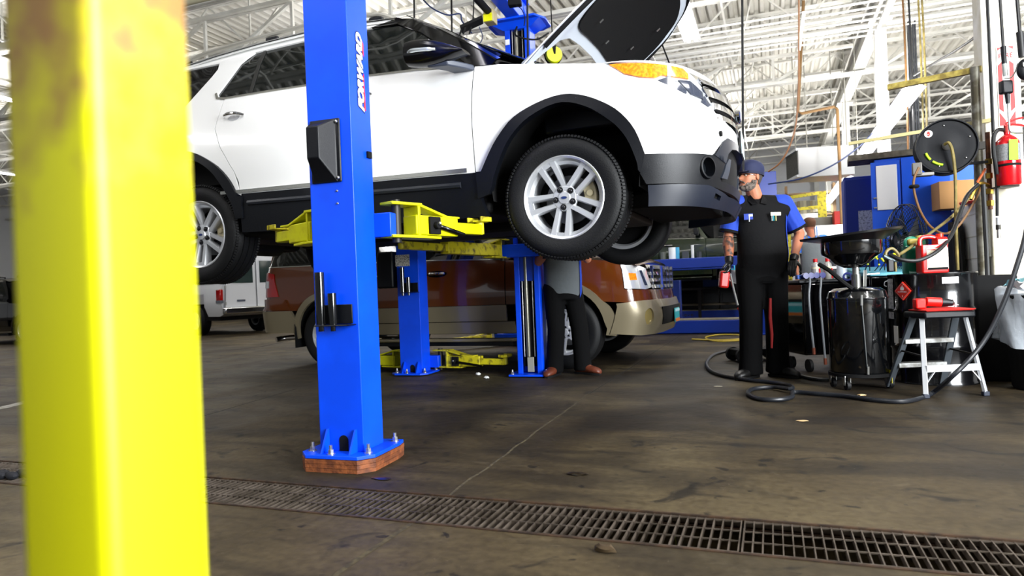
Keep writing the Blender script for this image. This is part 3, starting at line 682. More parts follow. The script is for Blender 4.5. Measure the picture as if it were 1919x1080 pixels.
    # roof rails
    for s_ in (1, -1):
        rl = MB(); pts = [(-3.28, -.66*s_, zr(-3.28)+.005), (-3.18, -.655*s_, zr(-3.18)+.045), (-2.9, -.65*s_, zr(-2.9)+.058), (-2.03, -.65*s_, zr(-2.03)+.062), (-1.5, -.65*s_, zr(-1.5)+.055), (-1.36, -.655*s_, zr(-1.36)+.04), (-1.26, -.66*s_, zr(-1.26)+.0)]
        rl.tube(pts, .017, 8, smooth=4); r_ = rl.build('roof_rail', M('rail_silver', 'b5b2a8', .35, .5), car)
        for x in (-3.22, -2.35, -1.42): MB().box((x, -.655*s_, zr(x)+.02), (.12, .025, .035)).build('rail_foot', black_plastic, r_, bev=.012)
    # hood, hinged up
    ho = empty('hood', (-.30, 0, 1.30), rot=(0, -R(37), 0)); ho.parent = car
    def hoodf(u, v): return Vector((u, -v, .0+.045*(1-(v/.78)**2)*min(1, u/.5)-.10*max(0, (u-.55)/.65)**2-.03*max(0, abs(v)-.60)/.18))
    outl = [(.0, .745), (.02, .725), (.16, .69), (.27, .63), (.325, .52), (.345, .3), (.355, 0)]
    edge = curve2([(0, .745), (.4, .775), (.75, .735), (.95, .64), (1.10, .46), (1.17, .24), (1.19, 0)], 4)
    half = outl[::-1]+edge[1:]; full = half+[(u, -v) for u, v in half[::-1][1:-1]]
    sk = MB(); panel(sk, hoodf, full, step=.07, thick=.008); sk.build('hood_skin', white_car, ho)
    inn = [(.40+(u-.40)*.80 if u > .3 else u+.16, v*.80) for u, v in full]
    inn = [(u, v) for u, v in full]; pad = [(max(.42, .62+(u-.62)*.80), v*.79) for u, v in full if u > .15 or True]
    lowf = lambda u, v: hoodf(u, v)-Vector((0, 0, .012+.022*min(1, min((.78-abs(v))/.10, (1.19-u)/.1, 1))))
    frm = MB(); pad2 = curve2([(.43, 0), (.42, .3), (.41, .48), (.44, .60), (.58, .68), (.80, .655), (.98, .53), (1.07, .30), (1.10, 0)], 4); padf = pad2+[(u, -v) for u, v in pad2[::-1][1:-1]]
    panel(frm, lowf, full, [padf], step=.06, thick=.012); frm.build('hood_inner_frame', M('primer_white', 'cfd6e0', .3, coat=.4), ho)
    seal = MB(); seal.tube([hoodf(u*.995, v*.99)-Vector((0, 0, .02)) for u, v in [(.12, -.74)]+[(p[0], -p[1]) for p in edge[2:]]+[(p[0], p[1]) for p in edge[::-1][1:-2]]], .016, 8); seal.build('hood_seal', black_matte, ho)
    pdm = MB(); pf = lambda u, v: hoodf(u, v)-Vector((0, 0, .046)); panel(pdm, pf, padf, step=.07, thick=.02); pdm.build('hood_insulation', black_matte, ho)
    clp = MB()
    for u, v in ((.55, .40), (.62, -.35), (.9, .2), (.85, -.4), (.5, 0.05)): clp.box(hoodf(u, v)-Vector((0, 0, .07)), (.03, .012, .006))
    clp.build('insulation_clip', steel, ho)
    hg = MB()
    for s_ in (1, -1):
        hg.loft([[(-.06, s_*.70, -.13), (.05, s_*.70, -.15), (.05, s_*.73, -.15), (-.06, s_*.73, -.13)], [(-.03, s_*.70, -.02), (.06, s_*.70, -.02), (.06, s_*.73, -.02), (-.03, s_*.73, -.02)], [(.0, s_*.69, .01), (.22, s_*.69, .0), (.22, s_*.72, .0), (.0, s_*.72, .01)]])
    hg.build('hood_hinge', M('primer_white', 'cfd6e0', .3, coat=.4), ho)
    MB().cyl((.62, .66, 1.02), (.36, .70, 1.86), .006, n=8).build('prop_rod', black_matte, car)
    # engine bay, wheel wells, underbody
    eb = MB(); eb.box((.28, 0, .92), (.9, 1.5, .22)); eb.box((.2, 0, 1.06), (.55, .7, .10)); eb.cyl((.5, -.5, 1.0), (.5, -.5, 1.12), .07); eb.box((.1, .55, 1.07), (.3, .2, .12)); eb.build('engine_bay', black_plastic, car, bev=.02)
    ub = MB(); ub.box((-1.5, 0, .40), (2.0, 1.82, .13)); ub.box((-1.45, 0, .60), (1.95, 1.86, .30)); ub.box((-3.55, 0, .50), (.5, 1.5, .3)); ub.box((.55, 0, .36), (.5, 1.2, .10)); ub.box((-1.2, 0, .31), (2.6, .5, .08)); ub.box((-1.7, -.55, .33), (1.2, .1, .06)); ub.box((-1.7, .55, .33), (1.2, .1, .06))
    ub.build('underbody', black_matte, car, bev=.02)
    inn_ = MB(); inn_.box((-2.15, 0, 1.0), (2.6, 1.75, .5)); inn_.box((-2.4, 0, 1.45), (2.3, 1.36, .45)); inn_.build('cabin_interior', black_matte, car)
    ex = MB(); ex.tube([(-.9, .25, .32), (-2.2, .25, .32), (-2.5, .3, .42), (-3.2, .35, .42), (-3.6, -.45, .36), (-3.98, -.52, .33)], .032, 10, smooth=3); ex.cyl((-3.35, -.25, .38), (-3.35, .45, .38), .10, n=20); ex.build('exhaust', dark_steel, car)
    MB().cyl((-2.865, -.7, .38), (-2.865, .7, .38), .05).build('rear_axle', M('undercarriage', '2b221c', .7), car); ax = MB(); ax.cyl((0, -.7, .38), (0, .7, .38), .035); ax.box((0, 0, .36), (.5, .8, .12)); ax.box((0, -.6, .36), (.25, .3, .05)); ax.box((0, .6, .36), (.25, .3, .05)); ax.box((.1, 0, .31), (.35, 1.0, .05)); ax.build('suspension', M('undercarriage', '2b221c', .7), car, bev=.01)
    for cx in (0.0, -2.91):
        for s_ in (1, -1):
            lw = MB(); n = 18; rr = .465
            pr = [(cx+rr*math.cos(R(-12+204*i/n)), .49+rr*.97*math.sin(R(-12+204*i/n))) for i in range(n+1)]
            V = [(x, -s_*.955, z) for x, z in pr]+[(x, -s_*.50, z) for x, z in pr]; k = len(pr)
            lw.add(V, [(i, i+1, k+i+1, k+i) for i in range(k-1)]+[tuple(range(k, 2*k))]); lw.build('wheel_well', black_matte, car)
    for (x, st) in ((0, 0), (-2.865, 0)):
        make_wheel(car, (x, -.843, .375), 1, ang=45, hero=True, steer=0)
        make_wheel(car, (x, .843, .375), -1, ang=45)
    # tail lamp wraps
    both('tail_light', M('red_lens', 'a00808', .12, coat=1), [(-3.75, .98), (-4.12, .98), (-4.12, 1.17), (-3.95, 1.19), (-3.72, 1.12)], step=.08, off=.006, thick=.02)
    rg = MB(); panel(rg, S, [(-3.87, 1.19), (CR, 1.15), (CR, 1.74), (-3.80, 1.71)], step=.08, off=-.004, thick=.006); mirror_y(rg); rg.build('rear_glass', glass_dark, car)
    for i in range(2):
        pass
    return car
suv = white_suv()
# ------------------------------------------------------------------ boxier SUVs standing on the floor
def boxy_suv(loc, yaw, label, upper, lower, wb=3.02, detail=True, sc=1.0, hubs='six'):
    car = empty('suv', loc, rz=yaw, label=label, cat='car')
    if sc != 1: car.scale = (sc, sc, sc)
    S = Surf(([0, .35, .6, .85, 1.15, 1.27, 1.85, 1.95], [.93, .95, .985, 1.0, .975, .95, .76, .70]),
             ([.2, .38, .50, .68, .70, .85, 1.05, 1.15], [.86, .93, .99, 1.0, .96, .93, .88, .80]), .45, 1.15, 3.2,
             ([.2, .45, .74, .76, 1.2, 1.9], [-wb-1.12, -wb-1.20, -wb-1.22, -wb-1.16, -wb-1.15, -wb-1.0]), -wb-.75, 1.15, 3.2)
    TF, TR = 1.60, -wb-1.90
    def both(nm, mat, poly, holes=(), parent=None, **kw):
        o = None
        for s_ in (1, -1):
            mb = MB(); panel(mb, S, poly, holes, **kw)
            if s_ < 0: flip_y(mb)
            o = mb.build(nm, mat, parent or car, smooth=45)
        return o
    A = lambda cx, r, a0, a1, n=18, zc=.43: [(cx+r*math.cos(R(a0+(a1-a0)*i/n)), zc+r*.98*math.sin(R(a0+(a1-a0)*i/n))) for i in range(n+1)]
    rF, rI = .53, .455
    zs = .72
    aF = math.degrees(math.asin((zs-.43)/(rF*.98)))
    # painted shell above the two-tone line
    sh = MB()
    fend = [(-.66, 1.215), (-.3, 1.20), (.3, 1.17), (.62, 1.13), (.66, 1.10), (.66, .84), (.9, .83), (TF, .82), (TF, .70), (.66, .70)]+A(0, rF, aF, 180-aF)+[(-.66, zs)]
    panel(sh, S, fend, step=.08)
    q0 = -wb+.62
    quarter = [(q0, zs+.0)]+A(-wb, rF, aF, 180-aF)+[(-wb-.62, .72), (TR, .72), (TR, 1.27), (-wb-1.22, 1.27), (-wb-1.10, 1.90), (-wb-.4, 1.95), (-1.6, 1.95), (-1.2, 1.90), (-1.25, 1.85), (-1.7, 1.885), (-wb-.95, 1.865), (-wb-1.08, 1.29), (q0, 1.27)]
    panel(sh, S, quarter, step=.09); mirror_y(sh)
    V = []; xs = [-wb-1.12, -wb-.4, -2.4, -1.6, -1.15, -1.0]; zz = [1.90, 1.95, 1.96, 1.95, 1.91, 1.86]; ys = [-1+j/5 for j in range(11)]
    for x, z in zip(xs, zz):
        for y in ys: V.append((x, y*.72, z+.04*(1-y**4)))
    n = 11; Fs = [(i*n+j, i*n+j+1, (i+1)*n+j+1, (i+1)*n+j) for i in range(5) for j in range(n-1)]; sh.add(V, Fs)
    V = []   # hood top
    for x, z in ((-.68, 1.23), (-.2, 1.225), (.35, 1.19), (.66, 1.14), (.80, 1.08)):
        for y in ys: V.append((x+.06*(1-y*y)*(x > .6), y*(.955 if x < .5 else .90), z+.05*(1-y*y)))
    sh.add(V, [(i*n+j, i*n+j+1, (i+1)*n+j+1, (i+1)*n+j) for i in range(4) for j in range(n-1)])
    sh.build('body_shell', upper, car, smooth=45)
    both('front_door', upper, [(-.67, 1.215), (-1.1, 1.235), (-1.72, 1.25), (-1.72, zs), (-.67, zs)], step=.1)
    both('rear_door', upper, [(-1.735, 1.25), (q0-.01, 1.27), (q0-.01, .90), (-wb+.52, zs), (-1.735, zs)], step=.1)
    # glass all round
    both('front_window', glass_dark, [(-.70, 1.23), (-1.1, 1.25), (-1.70, 1.265), (-1.70, 1.875), (-1.28, 1.85), (-.98, 1.60)], step=.15, off=-.01, thick=.005)
    both('rear_window', glass_dark, [(-1.74, 1.265), (q0, 1.285), (q0, 1.875), (-1.74, 1.878)], step=.15, off=-.01, thick=.005)
    both('quarter_window', glass_dark, [(q0-.03, 1.285), (-wb-1.04, 1.30), (-wb-.93, 1.86), (q0-.03, 1.87)], step=.15, off=-.01, thick=.005)
    both('window_pillar', black_gloss, [(-1.68, 1.25), (-1.76, 1.25), (-1.76, 1.89), (-1.68, 1.885)], step=.15, off=-.002)
    both('front_pillar', upper, [(-.62, 1.22), (-.70, 1.215), (-1.0, 1.60), (-1.28, 1.86), (-1.15, 1.92), (-.90, 1.65)], step=.1, off=.002)
    both('belt_trim', M('dull_chrome', 'b9b8b0', .22, .85), [(-.70, 1.218), (-1.72, 1.255), (-wb-1.05, 1.285), (-wb-1.05, 1.296), (-1.72, 1.267), (-.72, 1.23)], step=.1, off=.006)
    ws = MB(); panel(ws, lambda u, v: Vector((-.58-.62*u+.10*(1-v*v), v*(.80-.1*u), 1.24+.64*u)), [(0, -1), (1, -1), (1, 1), (0, 1)], step=.2, thick=.006); ws.build('windscreen', glass_dark, car)
    rg = MB(); panel(rg, S, [(-wb-1.20, 1.275), (TR, 1.275), (TR, 1.90), (-wb-1.09, 1.89)], step=.1, off=-.004, thick=.006); mirror_y(rg); rg.build('rear_glass', glass_dark, car)
    # lower two-tone band, arches, bumpers
    dlow = both('door_molding', lower, [(-.66, zs-.004), (-.66, .54), (-wb+.5, .54), (-wb+.53, zs-.004)], step=.1, off=.008, thick=.03)
    both('rocker_panel', lower, [(-.57, .53), (-wb+.53, .53), (-wb+.53, .40), (-.55, .40)], step=.1, off=.0, thick=.04)
    for s_ in (1, -1):
        rb = MB().box((-wb/2, -s_*1.0, .33), (wb-1.1, .16, .035)).build('running_board', lower, car, bev=.01)
        MB().box((-wb/2, -s_*.985, .29), (wb-1.15, .10, .05)).build('step_underside', black_plastic, rb)
    flr = lambda cx: A(cx, rF, -8, 188, 22)+A(cx, rI, 188, -8, 22)
    both('arch_flare', lower, flr(0), step=.07, off=.02, thick=.04); both('rear_arch_flare', lower, flr(-wb), step=.07, off=.02, thick=.04)
    fb = MB(); panel(fb, S, [(.535, .66), (.535, .695), (1.0, .695), (TF, .69), (TF, .36), (.9, .36), (.47, .38)], [ell(.98, .55, .085, .085)], step=.07, off=.03, thick=.04); mirror_y(fb); fbo = fb.build('front_bumper', lower, car)
    both('fog_recess', M('fog_tan', '8f7f4e', .3, .3), ell(.98, .55, .085, .085), step=.05, off=.005, thick=.01, parent=fbo)
    lg = MB(); panel(lg, S, [(1.25, .64), (TF, .64), (TF, .46), (1.30, .46)], step=.07, off=.036, thick=.01); mirror_y(lg); lg.build('bumper_opening', black_matte, fbo)
    rb = MB(); panel(rb, S, [(-wb-.55, zs), (TR, zs), (TR, .46), (-wb-.5, .44), (-wb-.47, .60)], step=.08, off=.03, thick=.04); mirror_y(rb); rb.build('rear_bumper', lower, car)
    rb = MB(); panel(rb, S, [(-wb-.62, .86), (-wb-.70, .875), (TR, .875), (TR, .735), (-wb-.55, .735)], step=.08, off=.028, thick=.04); mirror_y(rb); rb.build('bumper_step', upper, car)
    # lamps
    hl = both('headlight', M('lamp_reflector', 'e6eaee', .12, .6), [(.665, 1.10), (.665, .85), (1.05, .83), (1.2, .85), (1.16, 1.05), (.95, 1.09)], step=.06, off=.012, thick=.02)
    both('turn_signal', M('amber_lens', 'f07008', .15), [(.675, 1.01), (.90, 1.0), (.90, .93), (.675, .93)], step=.06, off=.016, parent=hl)
    both('lamp_pocket', M('lamp_dark', '2a3142', .1), [(.99, 1.03), (1.04, 1.03), (1.10, .87), (1.04, .87)], step=.05, off=.016, parent=hl)
    both('tail_light', M('red_lens', 'c00a08', .12, coat=1), [(-wb-.80, 1.20), (-wb-.74, .905), (-wb-1.18, .90), (-wb-1.22, 1.20), (-wb-1.0, 1.225)], step=.06, off=.012, thick=.02)
    both('reverse_light', M('clear_lens', 'dfe6ea', .1), [(-wb-.90, 1.11), (-wb-.90, 1.02), (-wb-1.20, 1.02), (-wb-1.20, 1.11)], step=.06, off=.02, thick=.02)
    gr = MB(); panel(gr, S, [(1.19, 1.07), (TF, 1.07), (TF, .82), (1.23, .82)], step=.06, off=-.01, thick=.02); mirror_y(gr); g_ = gr.build('grille', black_matte, car)
    for k in range(4):
        b = MB(); z = .835+.07*k; panel(b, S, [(1.19, z), (TF, z), (TF, z+.035), (1.19, z+.035)], step=.06, off=.02, thick=.03); mirror_y(b); b.build('grille_bar', chrome, g_)
    for s_ in (1, -1):
        for x in (.10, .34, .58): MB().box((.945-.06*(x > .5), s_*x, .95), (.03, .03, .26)).build('grille_upright', chrome, g_)
    lp_ = MB().box((1.045, 0, .52), (.012, .31, .16)).build('license_plate', M('plate_teal', '2aa6ac', .4), fbo, bev=.004)
    MB().box((1.0525, 0, .465), (.003, .30, .035)).build('plate_scene', M('plate_orange', 'd9741e', .4), lp_); MB().box((1.0525, 0, .575), (.003, .30, .03)).build('plate_header', M('plate_sky', 'b9e4ea', .4), lp_)
    for s_ in (1, -1):
        for x in (-1.52, q0+.18):
            h = MB(); h.tube([S(x-.10, 1.10)*1+Vector((0, -.01, 0)), S(x-.05, 1.10)+Vector((0, -.045, 0)), S(x+.05, 1.10)+Vector((0, -.045, 0)), S(x+.10, 1.10)+Vector((0, -.01, 0))], .016, 8, smooth=3)
            if s_ < 0: flip_y(h)
            ho = h.build('door_handle', chrome, car); c = MB(); panel(c, S, ell(x, 1.095, .13, .038, 20), step=.05, off=.003, thick=.004)
            if s_ < 0: flip_y(c)
            c.build('handle_recess', black_gloss, ho)
        m = MB(); m.loft([[(-.86+dx, -s_*(1.0+.09*k), 1.36+dz) for dx, dz in ((-.04, -.06), (.05, -.07), (.07, .02), (.04, .10), (-.04, .11))] for k in range(4)]); m.build('side_mirror', black_plastic, car, bev=.02)
        rr = MB().tube([(-1.3, -s_*.66, 1.96), (-1.45, -s_*.66, 2.01), (-wb-.5, -s_*.66, 2.02), (-wb-.7, -s_*.66, 1.97)], .018, 8, smooth=3); rr.build('roof_rail', black_plastic, car)
        fl = MB().box((-wb-.49, -s_*.90, .40), (.012, .22, .30)).build('mud_flap', rubber, car)
        MB().box((.3-.75, -s_*.92, .40), (.012, .20, .25)).build('mud_flap', rubber, car)
    ub = MB(); ub.box((-wb/2, 0, .48), (wb+1.6, 1.2, .22)); ub.box((-wb/2, 0, .50), (wb-1.1, 1.8, .12)); ub.box((-wb/2-.2, 0, .95), (wb-.4, 1.84, .5)); ub.box((.1, 0, .85), (1.3, 1.3, .5)); ub.build('underbody', black_matte, car)
    MB().box((-wb/2-.45, 0, 1.5), (wb-.1, 1.46, .66)).build('cabin_interior', black_matte, car)
    MB().tube([(-2.2, -.5, .36), (-wb-.7, -.62, .36), (-wb-.98, -.80, .34)], .035, 10, smooth=3).build('tailpipe', chrome, car)
    for cx in (0, -wb):
        for s_ in (1, -1):
            lw = MB(); pr = A(cx, .47, -5, 185, 14); k = len(pr)
            lw.add([(x, -s_*.94, z) for x, z in pr]+[(x, -s_*.5, z) for x, z in pr], [(i, i+1, k+i+1, k+i) for i in range(k-1)]+[tuple(range(k, 2*k))]); lw.build('wheel_well', black_matte, car)
            make_wheel(car, (cx, -s_*.845, .40), s_, Rt=.40, Wd=.265, rim=.245, style=hubs, ang=20)
    return car
brown = M('brown_car_paint', '5c2c0d', .16, coat=.8); tan_ = M('tan_car_paint', '8a8068', .3, .35, coat=.5)
g0 = G(619, 689); yawB = R(-1.5)
rm_ = Matrix.Rotation(yawB, 3, 'Z')
brown_suv = boxy_suv(g0-rm_ @ Vector((-3.08, -.97, 0)), yawB, 'copper brown SUV with tan lower panels parked behind the raised one', brown, tan_, wb=3.08)

# green car on the alignment rack and the black one at the far left: same boxy build, other paint
p = W(1255, 445, 14.6)
green = boxy_suv((p.x+1.35, p.y+.9, .66), R(0), 'dark green car up on the blue alignment rack at the back', M('green_paint', '1e2a12', .2, coat=.6), M('green_paint', '1e2a12', .2), wb=2.6, sc=.92, hubs='hubcap')
p = G(-20, 648)
blackcar = boxy_suv((p.x+1.0, p.y+1.0, 0), R(-3), 'black car at the far left beside the yellow post', M('black_paint', '0b0b0d', .12, coat=.8), M('black_paint', '0b0b0d', .12), wb=2.6, sc=.84, hubs='six')

# ------------------------------------------------------------------ white passenger van
def white_van():
    d0 = 17.6; c = W(378, 618, d0); c.z = 0; yaw = R(163.3); rm = Matrix.Rotation(yaw, 3, 'Z')
    # near rear wheel sits on the left side
    o = c-rm @ Vector((-3.5, 0.80, 0))
    van = empty('passenger_van', o, rz=yaw, label='white passenger van parked beyond the brown SUV, its back doors to us', cat='van')
    def ring(x, w, zb, zt, wt): return [(x, y, z) for y, z in ((-w*.9, zb), (-w, zb+.25), (-w, 1.05), (-w*.965, 1.30), (-wt, zt-.16), (-wt*.86, zt-.02), (0, zt+.03), (wt*.86, zt-.02), (wt, zt-.16), (w*.965, 1.30), (w, 1.05), (w, zb+.25), (w*.9, zb))]
    b = MB(); b.loft([ring(-4.72, .93, .62, 2.02, .80), ring(-4.78, .97, .55, 2.05, .83), ring(-4.6, 1.0, .48, 2.07, .86), ring(-4.05, 1.0, .48, 2.09, .86), ring(-4.04, 1.0, .80, 2.09, .86), ring(-2.96, 1.0, .80, 2.10, .86), ring(-2.95, 1.0, .45, 2.10, .86), ring(-1.0, 1.0, .45, 2.10, .86), ring(-.5, 1.0, .45, 2.06, .84)])
    b.loft([ring(-.5, 1.0, .80, 2.06, .84), ring(.1, .99, .80, 1.45, .86), ring(.45, .98, .80, 1.30, .86)]); b.loft([ring(.45, .98, .45, 1.30, .86), ring(.8, .92, .5, 1.22, .8)])
    b.build('body_shell', M('white_van_paint', 'dcdfe4', .25, coat=.4), van, smooth=40)
    gl = M('van_glass', '2c3a38', .05)
    for x0, x1 in ((-4.55, -3.6), (-3.5, -2.4), (-2.3, -1.2), (-1.1, -.3)):
        for s_ in (1, -1): MB().loft([[(x0, s_*.985, 1.30), (x1, s_*.985, 1.30), (x1-.0, s_*.90, 1.86), (x0+.06, s_*.90, 1.86)], [(x0, s_*.945, 1.30), (x1, s_*.945, 1.30), (x1, s_*.86, 1.86), (x0+.06, s_*.86, 1.86)]]).build('side_window', gl, van)
    for s_ in (1, -1):
        dr = MB(); dr.loft([[(-4.795, s_*.02, .62), (-4.795, s_*.86, .66), (-4.78, s_*.76, 1.96), (-4.78, s_*.02, 1.98)], [(-4.765, s_*.02, .62), (-4.765, s_*.86, .66), (-4.75, s_*.76, 1.96), (-4.75, s_*.02, 1.98)]])
        d_ = dr.build('rear_door', M('white_van_paint'), van, bev=.008)
        MB().loft([[(-4.802, s_*.10, 1.30), (-4.802, s_*.74, 1.30), (-4.796, s_*.68, 1.86), (-4.796, s_*.10, 1.86)], [(-4.79, s_*.10, 1.30), (-4.79, s_*.74, 1.30), (-4.784, s_*.68, 1.86), (-4.784, s_*.10, 1.86)]]).build('door_window', gl, d_)
        for z in (.8, 1.2): MB().box((-4.81, s_*.855, z), (.02, .03, .07)).build('door_hinge', steel, d_)
        t = MB().box((-4.70, s_*.955, .98), (.20, .09, .34)).build('tail_light', M('red_lens'), van, bev=.02)
        MB().box((-4.70, s_*.956, .845), (.205, .092, .07)).build('reverse_light', M('smoke_lens', '5b5f68', .2), t)
    MB().box((-4.815, .45, .86), (.01, .22, .05)).build('maker_script', M('grey_script', '6b7284', .3, .6), van)
    MB().box((-4.86, 0, .62), (.16, 1.9, .17)).build('rear_bumper', chrome, van, bev=.03)
    ub = MB(); ub.box((-2.2, 0, .5), (4.6, 1.7, .25)); ub.box((-3.5, 0, .65), (1.1, 1.5, .5)); ub.box((0, 0, .65), (1.1, 1.5, .4)); ub.build('underbody', black_matte, van)
    for x in (-3.5, 0.0):
        for s_ in (1, -1): make_wheel(van, (x, -s_*.84, .38), s_, Rt=.38, Wd=.25, rim=.215, style='hubcap')
    return van
white_van()
# ================================================================== TWO-POST LIFTS
def swing_arm(lift, p0, p1, mat, name='swing_arm', fancy=True):
    """lift arm from the carriage pin p0 to the pad p1, both in the lift's own space; local x runs outward"""
    d = Vector(p1)-Vector(p0); L = math.hypot(d.x, d.y); a = math.atan2(d.y, d.x)
    tb = MB()
    tb.prism([(.10, -.055), (L*.45, -.055), (L*.62, -.045), (L*.62, .045), (L*.45, .055), (.10, .055)], -.055, .055)
    arm = tb.build(name, mat, lift, bev=.006); arm.matrix_local = T(Vector(p0)) @ rotz(a)
    br = MB()   # forked bracket round the carriage pin with a sloping top plate
    br.prism([(-.07, -.05), (.14, -.07), (.30, -.05), (.30, .05), (.14, .07), (-.07, .05)], -.075, -.060)
    br.prism([(-.07, -.05), (.14, -.065), (.14, .065), (-.07, .05)], .105, .120)
    br.box((.12, 0, .02), (.018, .12, .17))
    br.loft([[(.12, -.06, .120), (.12, .06, .120), (.12, .06, .105), (.12, -.06, .105)], [(.36, -.05, .062), (.36, .05, .062), (.36, .05, .047), (.36, -.05, .047)], [(.46, -.05, .062), (.46, .05, .062), (.46, .05, .052), (.46, -.05, .052)]])
    br.build('arm_bracket', mat, arm, bev=.003)
    ex = MB(); ex.prism([(L*.5, -.036), (L-.06, -.036), (L-.02, -.02), (L-.02, .02), (L-.06, .036), (L*.5, .036)], -.034, .030); ex.build('arm_extension', mat, arm, bev=.005)
    MB().cyl((0, 0, -.10), (0, 0, .135), .026, n=16).build('pivot_pin', dark_steel, arm)
    lk = MB(); lk.box((.235, -.062, .0), (.085, .02, .10)); lk.cyl((.235, -.072, .0), (.235, -.10, .0), .022, n=8); lk.build('arm_lock', black_matte, arm, bev=.004)
    MB().sphere((.235, -.105, .008), .010).build('lock_pull', steel, arm)
    MB().tube([(.26, -.078, -.005), (L*.66, -.062, -.045)], .013, 10).build('restraint_rod', black_gloss, arm)
    pd = MB(); pd.cyl((L-.03, 0, -.03), (L-.03, 0, .045), .028, n=16); pd.lathe([(.001, .045), (.062, .045), (.062, .055), (.001, .055)], 6, T(L-.03, 0, 0)); pd.box((L-.03, .055, .062), (.10, .012, .03)); pd.box((L-.03, -.055, .062), (.10, .012, .03))
    pd.build('lift_pad', yellow_dirty, arm, bev=.003)
    return arm
def lift_column(lift, y, sgn, sign_face=False, shims=False, cover=None, label_sheet=False, latch=True):
    """sgn +1: open side looks towards +y"""
    w, dp, t, H = .13, .105, .012, 3.56; z0 = .085 if shims else .03
    prof = [(-w, -dp), (w, -dp), (w, dp), (w-.055, dp), (w-.055, dp-t), (w-t, dp-t), (w-t, -dp+t), (-w+t, -dp+t), (-w+t, dp-t), (-w+.055, dp-t), (-w+.055, dp), (-w, dp)]
    prof = [(x, v*sgn) for x, v in prof]
    col = MB().prism(prof, z0, H).build('column', blue, lift, bev=.012, seg=3); col.location = (0, y, 0)
    out = -sgn
    plate = [(-.20, .20), (.20, .20), (.215, .12), (.215, -.14), (.15, -.21), (-.15, -.21), (-.215, -.14), (-.215, .12)]
    plate = [(x, v*sgn) for x, v in plate]
    MB().prism(plate, z0-.016, z0+.002).build('base_plate', blue, col, bev=.002)
    if shims:
        for k in range(3):
            sc = 1+.006*((k*37) % 3)
            MB().prism([(x*sc, v*sc) for x, v in plate], .001+.0225*k, .0225*(k+1)-.001).build('timber_shim', M('shim_wood', '8a4b22', .7, var=(25, '5b2d12'), bump=(60, .4)), col)
    for x in (-.075, .09):
        g = MB().prism([(0, 0), (.075, 0), (.012, .115), (0, .115)], -.005, .005, T(x, out*dp, z0+.002) @ Matrix(((0, 0, 1, 0), (out, 0, 0, 0), (0, 1, 0, 0), (0, 0, 0, 1)))); g.build('gusset', blue, col)
    for x, v in ((-.175, .15), (.175, .15), (-.02, -.175), (.165, -.12), (-.165, -.12)):
        b = MB(); c = (x, v*sgn)
        b.cyl((c[0], c[1], z0), (c[0], c[1], z0+.006), .022, n=16); b.cyl((c[0], c[1], z0+.006), (c[0], c[1], z0+.026), .015, n=6); b.cyl((c[0], c[1], z0+.026), (c[0], c[1], z0+.048), .009, n=10)
        b.build('anchor_bolt', steel, col)
    hole = MB().prism([(-.026, 0), (.026, 0), (.026, .055)]+[(.026*math.cos(R(a)), .055+.026*math.sin(R(a))) for a in range(20, 170, 20)]+[(-.026, .055)], -.002, .002, T(.015, out*(dp+.001), z0+.004) @ Matrix.Rotation(R(90), 4, 'X'))
    hole.build('cable_port', black_matte, col)
    tp = MB().prism([(-.30, .10), (-.22, .24), (.22, .24), (.30, .10), (.30, -.12), (.2, -.2), (-.2, -.2), (-.30, -.12)], H, H+.018); tp.loft([[(-.26, -.10, H), (.26, -.10, H), (.26, .18, H), (-.26, .18, H)], [(-.14, -.10, H-.06), (.14, -.10, H-.06), (.14, .11, H-.06), (-.14, .11, H-.06)]])
    tp.v = [(x, v*sgn, z) for x, v, z in tp.v]; tp.build('top_plate', blue, col)
    # inside of the channel: dark back, hydraulic rod, cables
    MB().box((0, 0, 1.8), (.15, .10, 3.4)).build('channel_liner', black_matte, col)
    for nm, x, r, m in (('cylinder_rod', -.02, .022, M('grey_rod', '7a786c', .3, .7)), ('lift_cable', .045, .006, steel), ('lift_cable', -.062, .006, steel)):
        MB().cyl((x, sgn*.07, .2), (x, sgn*.07, H-.06), r, n=12).build(nm, m, col)
    MB().box((.0, sgn*.075, z0+.09), (.07, .012, .15)).build('cable_anchor', M('cast_plate', '8e8c80', .6), col, bev=.004)
    return col
def tube_bracket(col, z, out, x=0):
    b = MB(); b.box((x, out*.112, z), (.20, .008, .10)); b.box((x+.02, out*.15, z-.055), (.19, .10, .006))
    br = b.build('adapter_bracket', black_plastic, col, bev=.003)
    for dx, h, r in ((-.06, .27, .024), (.01, .16, .022)):
        t = MB(); t.cyl((x+dx, out*.155, z-.05), (x+dx, out*.155, z-.05+h), r, n=18); t.cyl((x+dx, out*.155, z-.085), (x+dx, out*.155, z-.055), r*.6, n=12); t.build('height_adapter', black_gloss, br)
